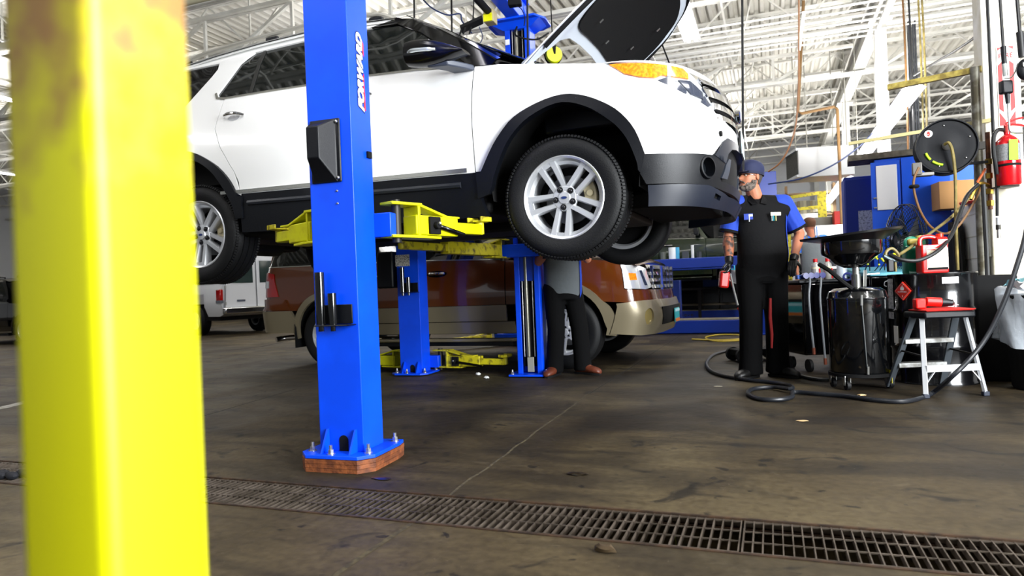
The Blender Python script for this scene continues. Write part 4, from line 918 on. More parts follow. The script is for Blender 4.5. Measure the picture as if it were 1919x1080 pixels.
def two_post_lift(loc, rz, label, raised=1.29, arms=(), dirt=False, main=True):
    L = empty('vehicle_lift', loc, rz=rz, label=label, cat='car lift')
    Y = 1.74
    near = lift_column(L, -Y, 1, shims=main); far = lift_column(L, Y, -1)
    ob = MB()   # overhead beam joining the two columns
    ob.box((0, 0, 3.68), (.14, 2*Y+.1, .20)); ob.box((0, 0, 3.79), (.20, 2*Y+.1, .014))
    for s in (-1, 1): ob.loft([[(-.10, s*(Y-.02), 3.58), (.10, s*(Y-.02), 3.58), (.10, s*(Y+.10), 3.58), (-.10, s*(Y+.10), 3.58)], [(-.07, s*(Y-.12), 3.78), (.07, s*(Y-.12), 3.78), (.07, s*(Y+.08), 3.78), (-.07, s*(Y+.08), 3.78)]])
    ob.build('overhead_beam', blue, L, bev=.006)
    bar = MB(); bar.tube([(-.16, -1.3, 3.56), (-.16, 1.25, 3.56)], .035, 12); bar.build('padded_shutoff_bar', black_matte, L)
    sw = MB(); sw.box((-.16, 1.30, 3.52), (.10, .12, .12)); s_ = sw.build('limit_switch', M('switch_box', 'b7a97c', .5), L, bev=.005)
    MB().box((-.165, 1.235, 3.50), (.085, .012, .075)).build('switch_label', yellow, s_)
    for s, col in ((-1, near), (1, far)):
        zc = max(raised, .36); cg = MB(); cg.box((0, 0, zc), (.17, .17, .62)); cg.build('carriage', blue_dk, col)
        cf = MB(); cf.box((0, -s*.155, raised-.005), (.46, .12, .13)); cf.build('carriage_head', blue, col, bev=.006)
        MB().box((.0, -s*.10, raised+.22), (.15, .05, .34)).build('door_guard', black_plastic, col, bev=.01)
    for p0, p1, m in arms: swing_arm(L, p0, p1, m)
    return L, near, far
def rel(lc, rz, p):
    return Matrix.Rotation(-rz, 3, 'Z') @ (Vector(p)-Vector(lc))
LC, LRZ = Vector((-2.215, 4.84, 0)), R(2.9)
def lp(px, py, z):
    u, v = uv(px, py); return rel(LC, LRZ, W(px, py, (EYE-z)*FPX/v))
zA = 1.275
armsA = [((.22, -1.56, zA), tuple(lp(905, 437, zA-.02).xy)+(zA,), yellow),
         ((-.22, -1.56, zA), tuple(lp(521, 452, zA-.02).xy)+(zA,), yellow),
         ((-.22, 1.56, zA), tuple(lp(748, 464, zA-.02).xy)+(zA,), yellow_dirty),
         ((.22, 1.56, zA), (.80, .72, zA), yellow_dirty)]
liftA, colA, colC = two_post_lift(LC, LRZ, 'blue two-post lift holding up the white SUV', zA, armsA)
# fittings on the near column
cv = MB()
cvo = [(-.085, 0), (.085, 0), (.085, .33), (-.085, .33)]
rings = [[(-.088, 0, 1.485), (.088, 0, 1.485), (.088, 0, 1.815), (-.088, 0, 1.815)], [(-.088, -.012, 1.485), (.088, -.012, 1.485), (.088, -.012, 1.815), (-.088, -.012, 1.815)],
         [(-.066, -.016, 1.495), (.066, -.016, 1.495), (.066, -.016, 1.808), (-.066, -.016, 1.808)], [(-.050, -.105, 1.60), (.020, -.105, 1.60), (.020, -.105, 1.760), (-.050, -.105, 1.760)]]
cv.loft(rings); c_ = cv.build('cable_cover', black_plastic, colA, bev=.012, seg=3); c_.location = (-.02, -.105, 0)
for z in (1.505, 1.795):
    s_ = MB().sphere((.055, -.124, z), .0085, 10, 6).build('cover_screw', steel, colA)
for z in (1.44, 1.375): MB().sphere((.035, -.106, z), .006, 8, 5).build('rivet', steel, colA)
tube_bracket(colA, .80, -1, x=.0)
MB().box((.137, .06, 1.645), (.012, .04, .035)).build('rubber_bumper', black_matte, colA)
# maker's lettering on the side face
f = Matrix(((0, 0, 1, 0), (0, 1, 0, 0), (0, 0, 0, 0), (0, 0, 0, 1)))
MX = T(.1315, -.015, 2.03) @ Matrix(((0, 0, 1, 0), (0, -1, 0, 0), (1, 0, 0, 0), (0, 0, 0, 1)))
MX = T(.1315, -.012, 2.035) @ Matrix(((0, 0, 1, 0), (0, 1, 0, 0), (0, 0, 1, 0), (0, 0, 0, 1)))
# text x axis -> world up, text y axis -> towards -y (reads bottom to top), normal -> +x
MX = T(.1312, -.01, 2.035) @ Matrix(((0, 0, 1, 0), (0, -1, 0, 0), (1, 0, 0, 0), (0, 0, 0, 1)))
MXr = T(.1312, -.01, 2.035) @ Matrix(((0, 0, 1, 0), (0, 1, 0, 0), (-1, 0, 0, 0), (0, 0, 0, 1)))
MXu = T(.1312, -.005, 2.035) @ Matrix(((0, 0, 1, 0), (0, -1, 0, 0), (1, 0, 0, 0), (0, 0, 0, 1)))
rt = Matrix(((0, 0, 1), (0, 0, 0), (0, 0, 0)))
MT = Matrix.Identity(4); ex, ey, ez = Vector((0, 0, 1)), Vector((0, -1, 0)), Vector((1, 0, 0))
for i in range(3): MT[i][0], MT[i][1], MT[i][2] = ex[i], ey[i], ez[i]
white_decal, navy_decal, red_decal = M('white_decal', 'f2f2f2', .4), M('navy_decal', '101c55', .4), M('red_decal', 'd8142a', .4)
text('lettering_shadow', 'FORWARD', .075, navy_decal, colA, T(.1312, .010, 2.072) @ MT @ Matrix.Diagonal((1.08, 1, 1, 1)), .0004, bold=.010, shear=.35)
text('lettering', 'FORWARD', .075, white_decal, colA, T(.1322, .010, 2.072) @ MT @ Matrix.Diagonal((1.08, 1, 1, 1)), .0004, bold=.0045, shear=.35)
MB().prism([(.0, 0), (.20, .006), (.18, .020), (.0, .016)], 0, .0008, T(.1316, .052, 1.88) @ MT).build('lettering_swoosh', red_decal, colA)
MB().prism([(.0, 0), (.07, .0), (.09, .020), (.03, .018)], 0, .0008, T(.1316, .052, 2.17) @ MT).build('lettering_swoosh', red_decal, colA)
# far column dressings
MB().box((-.10, -.112, 3.38), (.045, .004, .055)).build('warning_sticker', white_decal, colC)
fl = MB().tube([(.02, -.16, 3.50), (.05, -.3, 3.36), (.22, -.2, 3.33), (.3, 0, 3.45)], .009, 6, smooth=5); fl.build('hydraulic_hose', black_matte, colC)

# the second lift, arms down on the floor under the brown SUV
LB = Vector((-3.76, 8.34, 0)); zB = .13
armsB = [((.22, -1.56, zB), (1.06, -1.72, zB), yellow_dirty), ((-.22, -1.56, zB), (-.98, -1.40, zB), yellow),
         ((.22, 1.56, zB), (1.02, .75, zB), yellow_dirty), ((-.22, 1.56, zB), (-.95, .62, zB), yellow_dirty)]
liftB, colB, colB2 = two_post_lift(LB, LRZ, 'blue two-post lift behind, its yellow arms lowered under the brown SUV', zB+.0, armsB, main=False)
paper = M('printed_paper', 'd9d6cc', .7, var=(90, '6d6b66', .40, .52))
MB().box((-.055, -.107, 1.245), (.17, .003, .125)).build('instruction_label', paper, colB)
tube_bracket(colB, .95, -1, x=.02)
MB().box((-.26, -.06, 1.15), (.20, .16, .40)).build('pump_housing', black_plastic, colB, bev=.02)
# ================================================================== PEOPLE
def head_rings(scale=1.0, grow=0.0, zlo=0, zhi=1, jaw=1.0):
    zs = [0, .012, .03, .05, .068, .085, .10, .115, .128, .145, .165, .185, .205, .222, .233, .238]
    wd = [.018, .036, .050, .058, .064, .068, .070, .071, .073, .076, .077, .074, .065, .048, .026, .004]
    fr = [.070, .086, .091, .088, .090, .089, .087, .082, .086, .092, .092, .086, .074, .055, .030, .004]
    bk = [-.02, .005, .040, .065, .078, .086, .092, .097, .100, .103, .104, .100, .088, .066, .036, .004]
    out = []
    for i, z in enumerate(zs):
        if not (zlo <= z <= zhi): continue
        r = []; n = 36
        for k in range(n):
            a = 2*PI*k/n; x, y = math.sin(a), -math.cos(a)      # a=0 is the face
            fx = wd[i]+grow; fy = (fr[i] if y < 0 else bk[i])+grow
            px_, py_ = x*fx*(abs(x)**-.12 if abs(x) > .01 else 1), y*fy*(abs(y)**-.10 if abs(y) > .01 else 1)
            ad = math.degrees(min(a, 2*PI-a))
            nose = math.exp(-(ad/9)**2)*(.030*math.exp(-((z-.085)/.014)**2)+.016*math.exp(-((z-.108)/.018)**2))
            eye = math.exp(-((ad-24)/11)**2)*.011*math.exp(-((z-.117)/.010)**2)
            brow = math.exp(-((ad-18)/20)**2)*.005*math.exp(-((z-.134)/.007)**2)
            lip = math.exp(-(ad/18)**2)*(.007*math.exp(-((z-.056)/.006)**2)-.004*math.exp(-((z-.048)/.003)**2)+.006*math.exp(-((z-.042)/.006)**2))
            cheek = math.exp(-((ad-42)/14)**2)*.005*math.exp(-((z-.090)/.018)**2)
            e = nose-eye+brow+lip+cheek
            L = math.hypot(px_, py_) or 1
            r.append(((px_+x*e)*scale, (py_+y*e)*scale, (z)*scale))
        out.append(r)
    return out
def add_hand(mb, m, curl=.5, s=1.0, thumb=.6, side=1, r=1.0):
    """palm hangs along -z from the wrist at the origin, palm faces -y, thumb towards +x*side"""
    def cap(p, q, a, b): mb.capsule(m @ (Vector(p)*s), m @ (Vector(q)*s), a*s*r, b*s*r, 8)
    for x in (-.028, -.010, .009, .027): cap((x*.75*side, 0, -.005), (x*side, 0, -.085), .0145, .0125)
    for x, L, cr in ((-.030, .060, 1.15), (-.011, .075, 1.05), (.009, .080, 1.0), (.028, .072, .9)):
        p = Vector((x*side, 0, -.088)); a = .15
        for k, f in enumerate((.45, .32, .23)):
            a += curl*cr*(.55, .75, .55)[k]
            q = p+Vector((0, -math.sin(a), -math.cos(a)))*L*f*1.05
            cap(p, q, .0100-.0009*k, .0092-.0009*k); p = q
    p = Vector((.030*side, -.004, -.030)); q = p+Vector((.026*side, -.020, -.026)); w = q+Vector((.006*side, -.022*thumb-.006, -.026)); t = w+Vector((-.008*side*thumb, -.018*thumb, -.016))
    cap((.012*side, 0, -.012), p, .013, .014); cap(p, q, .0135, .0115); cap(q, w, .0110, .0100); cap(w, t, .0098, .0085)
def ringe(cx, cy, z, rx, ry, n=24, tilt=0): return [(cx+rx*math.cos(2*PI*i/n), cy+ry*math.sin(2*PI*i/n), z+tilt*rx*math.cos(2*PI*i/n)) for i in range(n)]
def person(loc, rz, label, J, look, body_w=1.0, belly=.0, hands=('glove', 'skin')):
    root_mb = MB(); V_ = lambda k: Vector(J[k])
    hx = T(V_('head')) @ rotz(J.get('head_rz', 0)) @ Matrix.Rotation(J.get('head_nod', 0), 4, 'X')
    HS = J.get('head_s', 1.04)
    b = root_mb
    b.loft([[tuple(hx @ Vector(p)) for p in r] for r in head_rings(HS)])
    for s in (-1, 1): b.sphere(hx @ Vector((s*.078*HS, .008, .105*HS)), (.010, .020, .032), 10, 8, rotz(J.get('head_rz', 0)+s*.3))
    b.capsule(V_('neck'), hx @ Vector((0, .02, .05)), J.get('neck_r', .058), J.get('neck_r', .058)-.004)
    b.capsule(V_('neck')-Vector((0, -.01, .02)), V_('neck')-Vector((0, -.01, .10)), .06, .07)
    sL, sR, hL, hR = V_('shL'), V_('shR'), V_('hipL'), V_('hipR')
    b.capsule(sL, sR, .06, .06); b.loft([ringe((sL.x+sR.x)/2, (sL.y+sR.y)/2, sL.z+.0, abs(sR.x-sL.x)*.48, .09), ringe((sL.x+sR.x)/2, (sL.y+sR.y)/2, sL.z-.25, .16*body_w, .11), ringe((hL.x+hR.x)/2, (hL.y+hR.y)/2, hL.z+.1, .15*body_w, .11), ringe((hL.x+hR.x)/2, (hL.y+hR.y)/2, hL.z-.05, .15*body_w, .11)])
    for S in 'LR':
        b.capsule(V_('sh'+S), V_('el'+S), .055, .043); b.capsule(V_('el'+S), V_('el'+S).lerp(V_('wr'+S), .35), .043, .046); b.capsule(V_('el'+S).lerp(V_('wr'+S), .35), V_('wr'+S), .046, .028)
        b.capsule(V_('hip'+S), V_('kn'+S), .082, .055); b.capsule(V_('kn'+S), V_('an'+S), .055, .038); b.capsule(V_('an'+S), V_('toe'+S), .034, .018)
    mats = []
    for S in 'LR':
        d = (V_('wr'+S)-V_('el'+S)).normalized(); q = (-d).to_track_quat('Z', 'Y').to_matrix().to_4x4()
        m = T(V_('wr'+S)) @ q @ rotz(J.get('hand_rz'+S, 0)); mats.append(m)
        add_hand(b, m, J.get('curl'+S, .5), 1.0, side=J.get('side'+S, 1))
    body = b.build('person', look['skin'], None, smooth=0); remesh(body, .0062, 3); body.location = loc; body.rotation_euler = (0, 0, rz); tag(body, label, 'person')
    def part(mb, nm, mat, vox=.009, it=6):
        o = mb.build(nm, mat, body, smooth=0)
        if vox: remesh(o, vox, it)
        return o
    for S, m, kind in zip('LR', mats, hands):
        if kind == 'glove':
            g = MB(); add_hand(g, m, J.get('curl'+S, .5), 1.03, side=J.get('side'+S, 1), r=1.12); d = (V_('el'+S)-V_('wr'+S)).normalized(); g.cyl(V_('wr'+S)-d*.02, V_('wr'+S)+d*.045, .034, .040, 16)
            part(g, 'glove', M('nitrile_black', '0a0b0d', .35), .005, 2)
    # shirt
    cx, cy = (sL.x+sR.x)/2, (sL.y+sR.y)/2; hw = abs(sR.x-sL.x)/2; zs = sL.z; hc = Vector(((hL.x+hR.x)/2, (hL.y+hR.y)/2, hL.z))
    def trunk(off=0, front=None):
        rg = []
        for f, w, dpt, yo in ((1.045, .36, .60, .0), (1.02, .66, .74, .0), (.99, .96, .92, .0), (.93, 1.10, 1.0, 0), (.80, 1.06, 1.08, -.01), (.62, 1.0, 1.12, -.02), (.42, .98, 1.16+belly*.6, -.03), (.22, .99, 1.18+belly, -.03-belly*.02), (.05, .98, 1.14+belly*.7, -.02), (-.10, .97, 1.08, -.01), (-.22, .96, 1.04, 0)):
            z = hc.z+(zs-hc.z)*f; t = max(0, min(1, f)); x0 = hc.x+(cx-hc.x)*t; y0 = hc.y+(cy-hc.y)*t
            rg.append(ringe(x0, y0+yo, z, (hw*.98*w)*body_w+off, .118*dpt+off, 36))
        if front is None: return MB().loft(rg)
        vs = []; fs = []; ks = [k % 36 for k in front]; n = len(ks)
        for r in rg[1:]: vs += [r[k] for k in ks]
        for j in range(len(rg)-2): fs += [(j*n+i, j*n+i+1, (j+1)*n+i+1, (j+1)*n+i) for i in range(n-1)]
        return MB().add(vs, fs)
    sh = trunk()
    for S in 'LR':
        sh.capsule(V_('sh'+S), V_('sh'+S).lerp(V_('el'+S), .15), .078, .074)
        sh.capsule(V_('neck')+Vector((0, .015, -.055)), V_('sh'+S)+Vector((0, 0, .0)), .074, .078); sh.capsule(V_('neck')+Vector((0, .0, -.13)), V_('sh'+S)+Vector((0, 0, -.06)), .11, .095)
    part(sh, 'shirt', look['shirt'], .011, 8)
    pn = trunk(.008, range(34, 34+22) if look.get('back') == 'half' else [k % 36 for k in range(-3, 13)]) if look.get('panel') else None
    if pn: pn.build('side_panel', look['panel'], body, smooth=60)
    for S in 'LR':
        sl = MB(); a, c = V_('sh'+S), V_('sh'+S).lerp(V_('el'+S), .80 if J.get('slv') is None else J['slv']); d = (c-a).normalized()
        q, L = frame_to(a-d*.02, c); rr = []; sl.capsule(a.lerp(V_('neck')+Vector((0, .01, -.05)), .20), a, .083, .088, 16)
        for f, r in ((0, .086), (.2, .088), (.5, .086), (.8, .086), (1, .090), (1.0, .076)): rr.append([tuple(q @ Vector((r*math.cos(2*PI*i/24)*(1+.03*math.sin(3*i)), r*math.sin(2*PI*i/24), L*f))) for i in range(24)])
        sl.loft(rr); part(sl, 'sleeve', look['sleeve'], .008, 3)
        cf = MB(); cf.loft([[tuple(q @ Vector((r*math.cos(2*PI*i/24), r*math.sin(2*PI*i/24), L*f))) for i in range(24)] for f, r in ((.93, .091), (1.01, .093), (1.01, .074), (.93, .070))]); cf.build('cuff', look['shirt'], body)
    col = MB(); nk = V_('neck')
    for s in (-1, 1):
        col.loft([[(nk.x+s*.012, nk.y-.105, nk.z-.075), (nk.x+s*.065, nk.y-.110, nk.z-.085), (nk.x+s*.06, nk.y-.10, nk.z-.092)], [(nk.x+s*.055, nk.y-.055, nk.z+.005), (nk.x+s*.090, nk.y-.050, nk.z-.035), (nk.x+s*.08, nk.y-.045, nk.z-.045)], [(nk.x+s*.066, nk.y+.03, nk.z+.025), (nk.x+s*.092, nk.y+.04, nk.z-.02), (nk.x+s*.085, nk.y+.04, nk.z-.03)], [(nk.x, nk.y+.085, nk.z+.03), (nk.x, nk.y+.105, nk.z-.01), (nk.x, nk.y+.10, nk.z-.02)]])
    col.build('collar', look.get('collar', look['shirt']), body, smooth=60)
    # trousers and boots
    tr_ = MB(); tr_.loft([ringe(hc.x, hc.y, hc.z+.10, .165*body_w, .130), ringe(hc.x, hc.y, hc.z, .182*body_w, .140), ringe(hc.x, hc.y, hc.z-.12, .182*body_w, .135)])
    for S in 'LR':
        h, k, a = V_('hip'+S), V_('kn'+S), V_('an'+S); a = a+Vector((0, 0, -.02))
        bg_ = look.get('baggy', 1.0); tr_.capsule(h, k, .108*bg_, .090*bg_); tr_.capsule(k, k.lerp(a, .8), .090*bg_, .088*bg_); tr_.cyl(k.lerp(a, .75), a+(a-k).normalized()*.04, .088*bg_, .096*bg_, 18)
    part(tr_, 'trousers', look['trousers'], .012, 8)
    for S in 'LR':
        a, t = V_('an'+S), V_('toe'+S); d = Vector((t.x-a.x, t.y-a.y, 0)).normalized(); c = math.atan2(d.y, d.x)
        bt = MB(); m = T(a.x, a.y, 0) @ rotz(c)
        rg = []
        for x, w, h in ((-.085, .034, .085), (-.07, .048, .11), (-.01, .054, .14), (.05, .054, .115), (.11, .058, .090), (.165, .056, .080), (.205, .042, .065), (.225, .022, .045)):
            rg.append([tuple(m @ Vector((x, w*math.cos(2*PI*i/16), .012+max(0, (h-.012)/2*(1+math.sin(2*PI*i/16)))))) for i in range(16)])
        bt.loft(rg); bt.cyl(m @ Vector((-.01, 0, .06)), m @ Vector((-.01, 0, .17)), .058, .06, 16)
        bo = part(bt, 'boot', look['boot'], .008, 4)
        MB().prism([(-.085, -.036), (-.03, -.042), (.05, -.040), (.12, -.050), (.18, -.046), (.22, -.018), (.22, .018), (.18, .046), (.12, .050), (.05, .040), (-.03, .042), (-.085, .036)], 0, .022, m).build('boot_sole', black_matte, bo)
    # hair, beard, cap, eyes
    hairm = look['hair']
    hr = MB(); H = head_rings(HS, .006)
    if look.get('cap') is None:
        rgs = head_rings(HS, .011, .085)
        hr.loft([[tuple(hx @ (Vector((x, max(y, -.065 if z > .16*HS else (-.02 if z > .12*HS else .02)), z)))) for x, y, z in r] for r in rgs]); part(hr, 'hair', hairm, .005, 2)
    else:
        rgs = [r for r in head_rings(HS, .005) if .045 < r[0][2] < .15]
        hr.loft([[tuple(hx @ Vector((x, max(y, .018 if z > .09 else .03), z))) for x, y, z in r] for r in rgs]); part(hr, 'hair', hairm, .005, 2)
        cp_ = MB(); rgs = head_rings(HS, .012, .125)
        cp_.loft([[tuple(hx @ Vector((x, y, z+.004+(.012 if z > .18 else 0)))) for x, y, z in r] for r in rgs]); cpo = part(cp_, 'cap', look['cap'], .006, 3)
        br = MB(); pts_o = [(math.sin(a)*.078, -.075-.085*math.cos(a*.9)) for a in [R(q) for q in range(-80, 81, 16)]]
        top = [tuple(hx @ Vector((x*HS, y*HS, (.142-.35*x*x*10*.05-.10*(abs(y)-.075))*HS))) for x, y in pts_o]; inn = [tuple(hx @ Vector((x*.95*HS, -.070*HS-.02*math.cos(x*18), .142*HS))) for x, y in pts_o]
        n = len(top); vs = top+inn+[(p[0], p[1], p[2]-.006) for p in top+inn]
        br.add(vs, [(i, i+1, n+i+1, n+i) for i in range(n-1)]+[(2*n+i, 3*n+i, 3*n+i+1, 2*n+i+1) for i in range(n-1)]+[(i, 2*n+i, 2*n+i+1, i+1) for i in range(n-1)])
        br.build('cap_brim', look.get('brim', look['cap']), cpo)
        MB().loft([[tuple(hx @ Vector((x*1.02, y*1.02, z+dz))) for x, y, z in head_rings(HS, .013, .127, .130)[0]] for dz in (-.002, .018)], caps=False).build('cap_band', look.get('brim', look['cap']), cpo)
    if look.get('beard'):
        bd = MB(); rgs = [r for r in head_rings(HS, .0055) if r[0][2] < .098]
        rr = []
        for r in rgs:
            q = []
            for x, y, z in r:
                u = abs(x)/.06; keep = y < .015
                s_ = 1.0 if keep else .88
                if z > .036 and abs(x) < .030+(z-.036)*.5 and y < 0: s_ = .84
                if z > .075 and y < -.045: s_ = .84
                q.append(tuple(hx @ Vector((x*s_, y*s_ if keep else min(y, .02), z-.006))))
            rr.append(q)
        bd.loft(rr); part(bd, 'beard', look['beard'], .0045, 1)
        ms = MB(); ms.tube([hx @ Vector((x*HS, (-.098+abs(x)*.55)*HS, (.071-abs(x)*.65)*HS)) for x in (-.034, -.018, 0, .018, .034)], .006, 8, smooth=3); ms.build('moustache', look['beard'], body)
    for s in (-1, 1):
        ey = MB().sphere(hx @ Vector((s*.031*HS, -.072*HS, .117*HS)), .0115, 12, 8).build('eye', M('eye_white', 'a8a29a', .3), body)
        MB().sphere(hx @ Vector((s*.031*HS, -.0800*HS, .117*HS)), .0052, 10, 6).build('iris', M('iris', '2a1d14', .2), ey)
        MB().tube([hx @ Vector((s*x*HS, -.0885*HS+abs(x-.03)*.3, (.132+.003*math.sin(x*60))*HS)) for x in (.014, .024, .034, .046)], .0035, 6).build('eyebrow', hairm, body)
    return body, hx
navy_cap = M('navy_cap', '141c3f', .8); camo = M('cap_camo', '2a2620', .8, var=(40, '4b4436', .4, .5))
shirt_black = M('shirt_black', '060608', .85, bump=(40, .25), spec=.2); shirt_blue = M('shirt_blue', '0c37a0', .8, bump=(30, .3)); shirt_grey = M('shirt_grey', '53585b', .85, bump=(30, .3))
trouser_black = M('trouser_black', '030304', .9, bump=(30, .2), spec=.15); tattoo = M('tattooed_skin', '96593c', .55, var=(22, '3a2c26', .40, .56))
beard_m = M('grey_beard', '7b7068', .95, var=(38, '2c231d', .38, .60), bump=(160, 1.0))
# -- the mechanic in black and blue
f0 = G(1434, 708); rzp = PHI
J = dict(neck_r=.068, head=(-.085, -.03, 1.685), head_rz=R(-66), head_nod=R(-6), head_s=1.12, neck=(-.03, .0, 1.64), shL=(-.205, .02, 1.575), shR=(.235, .03, 1.565), elL=(-.275, .03, 1.285), wrL=(-.315, -.10, 1.055),
         elR=(.375, .03, 1.29), wrR=(.235, -.155, 1.05), hipL=(-.105, 0, .98), hipR=(.115, .0, .98), knL=(-.115, -.02, .53), knR=(.125, .0, .53), anL=(-.12, .02, .10), anR=(.13, .03, .10),
         toeL=(-.25, -.08, .04), toeR=(.20, -.09, .04), curlL=.95, curlR=.3, hand_rzL=R(90), hand_rzR=R(0), sideR=-1, slv=.86)
man, hxm = person(f0, rzp, 'bearded mechanic in navy cap and black and blue work shirt by the SUV nose', J,
    dict(skin=skin, shirt=shirt_black, sleeve=shirt_blue, panel=M('shirt_blue'), trousers=trouser_black, boot=M('boot_black', '0b0a0a', .45), hair=M('hair_greying', '3b342f', .9), cap=navy_cap, beard=beard_m, baggy=1.14, brim=M('cap_brim_navy', '101632', .8)), body_w=1.03, belly=.3, hands=('glove', 'glove'))
pt = MB(); pt.box((-.145, -.148, 1.445), (.075, .006, .052), rotz(R(-18))); po = pt.build('name_patch', M('patch_blue', '2740a0', .6), man)
MB().box((-.128, -.156, 1.455), (.034, .003, .020), rotz(R(-18))).build('patch_print', M('patch_white', 'cdd6dc', .6), po)
MB().box((.095, -.150, 1.46), (.095, .006, .030), rotz(R(8))).build('name_tag', M('tag_tan', 'd8d2b8', .6), man)
for x, h, c in ((.06, .06, 'b8c7cc'), (.075, .075, '2fa0ac'), (.095, .055, 'd9d48a'), (-.14, .05, 'd9dde0')):
    MB().cyl((x, -.152, 1.40), (x, -.152, 1.40+h), .0045, n=8).build('pen', M('pen_'+c, c, .4), man)
MB().tube([(.012, -.165, .72), (.005, -.160, .55), (.018, -.150, .40), (.014, -.145, .28)], [.012, .016, .015, .010], 8).build('red_rag_strip', M('rag_red', '7d0a0a', .8), man)
fa = MB(); a, c = Vector(J['elL']), Vector(J['wrL']); fa.capsule(a.lerp(c, .12), a.lerp(c, .4), .0475, .050); fa.capsule(a.lerp(c, .4), a.lerp(c, .86), .050, .035); fa.build('tattooed_forearm', tattoo, man, smooth=60)
MB().tube([hxm @ Vector(q) for q in ((-.082, .01, .128), (-.07, -.06, .133), (-.035, -.10, .135), (0, -.105, .133), (.035, -.10, .135), (.07, -.06, .133), (.082, .01, .128))], .0035, 6, smooth=2).build('eyeglasses_rim', black_gloss, man)
# what he holds: red cordless tool with a strap of tape
hm = Matrix.Rotation(rzp, 3, 'Z'); hp = f0+hm @ Vector((-.35, -.14, .93))
dv = empty('handheld_tool', hp, rz=rzp, label='red handheld tool gripped in the mechanic\'s gloved hand', cat='tool')
MB().box((-.03, 0, -.03), (.085, .07, .15), Matrix.Rotation(R(8), 4, 'Y')).build('tool_body', M('tool_red', '9c0f0c', .35), dv, bev=.018)
MB().cyl((-.02, 0, .03), (.02, 0, .09), .018, n=12).build('tool_grip', black_plastic, dv)
MB().tube([(.02, -.02, .02), (.045, -.02, -.12), (.075, -.02, -.26)], .010, 8).build('tool_bar', steel, dv)
MB().tube([(.03, 0, .06), (.06, -.02, .055), (.055, -.03, .09)], .007, 8).build('tool_switch', M('teal_plastic', '2a86a8', .4), dv)
# -- legs seen between the blue column and the brown SUV
f1 = G(1062, 703)
J1 = dict(head=(-.02, .02, 1.52), head_rz=R(20), head_nod=R(15), neck=(0, .02, 1.46), shL=(-.20, .02, 1.40), shR=(.19, .04, 1.40), elL=(-.24, -.06, 1.15), wrL=(-.16, -.22, 1.26), elR=(.25, -.04, 1.16), wrR=(.14, -.22, 1.28), hipL=(-.10, 0, .88), hipR=(.09, .04, .88),
          knL=(-.09, -.06, .47), knR=(.15, .03, .47), anL=(-.12, .0, .10), anR=(.17, .03, .10), toeL=(-.20, -.16, .04), toeR=(.30, -.10, .04), curlL=.9, curlR=.9)
person(f1, rzp, 'person in grey and blue work shirt standing behind the raised SUV\'s front wheel', J1, dict(skin=skin, shirt=shirt_grey, sleeve=shirt_blue, panel=shirt_blue, trousers=trouser_black, boot=M('boot_brown', '5d2a17', .5), hair=M('hair_brown', '3f2a18', .9)), hands=('skin', 'skin'))
# -- mechanic walking away behind the drain pan
f2 = G(1527, 622)
J2 = dict(head=(-.02, .0, 1.60), head_rz=R(180), neck=(0, 0, 1.54), shL=(-.20, .0, 1.475), shR=(.20, .0, 1.475), elL=(-.255, .02, 1.20), wrL=(-.25, -.0, .96), elR=(.255, .04, 1.2), wrR=(.23, .06, .96), hipL=(-.10, 0, .92), hipR=(.10, .0, .92),
          knL=(-.11, -.02, .50), knR=(.11, .06, .50), anL=(-.12, .0, .10), anR=(.12, .02, .10), toeL=(-.12, .15, .04), toeR=(.14, .17, .04), curlL=.6, curlR=.6, hand_rzL=R(90), slv=.72)
person(f2, rzp, 'brown-haired mechanic in grey shirt with blue sleeves, back turned, behind the drain pan', J2, dict(skin=skin, shirt=shirt_grey, sleeve=M('shirt_bright_blue', '155fc0', .8), collar=M('shirt_bright_blue'), trousers=trouser_black, boot=M('boot_black'), hair=M('hair_chestnut', '4a2c16', .9, bump=(150, .6))), hands=('skin', 'skin'))
# -- person in a cap beyond the black car
p = W(40, 512, 19.3)
J3 = dict(J2); J3['head_rz'] = R(70); J3['head'] = (0, 0, 1.58)
person((p.x, p.y, 0), rzp, 'person in a dark cap standing beyond the black car at far left', J3, dict(skin=skin, shirt=shirt_blue, sleeve=shirt_blue, trousers=trouser_black, boot=M('boot_black'), hair=M('hair_brown'), cap=M('cap_dark', '2b2a26', .8)), hands=('skin', 'skin'))
# ================================================================== EQUIPMENT BY THE PIER
hose_blk = M('hose_black', '0d0e10', .5); hose_tan = M('hose_tan', '8f7f45', .5, var=(12, '5f5328')); hose_brn = M('hose_brown', '6b4a26', .5); hose_yel = M('hose_yellow', 'b59a1c', .5); hose_blu = M('hose_blue', '0e2450', .5)
cardboard = M('cardboard', 'b98a55', .8); white_pl = M('white_plastic', 'eceef0', .4); grey_pl = M('grey_plastic', '8b8f92', .5)
def one(mb, name, mat, label, cat, group=None, **kw): return tag(mb.build(name, mat, **kw), label, cat, group)
def hose(name, pts, r, mat, label, cat='hose', n=8, sm_=6, parent=None):
    return one(MB().tube(pts, r, n, smooth=sm_), name, mat, label, cat)
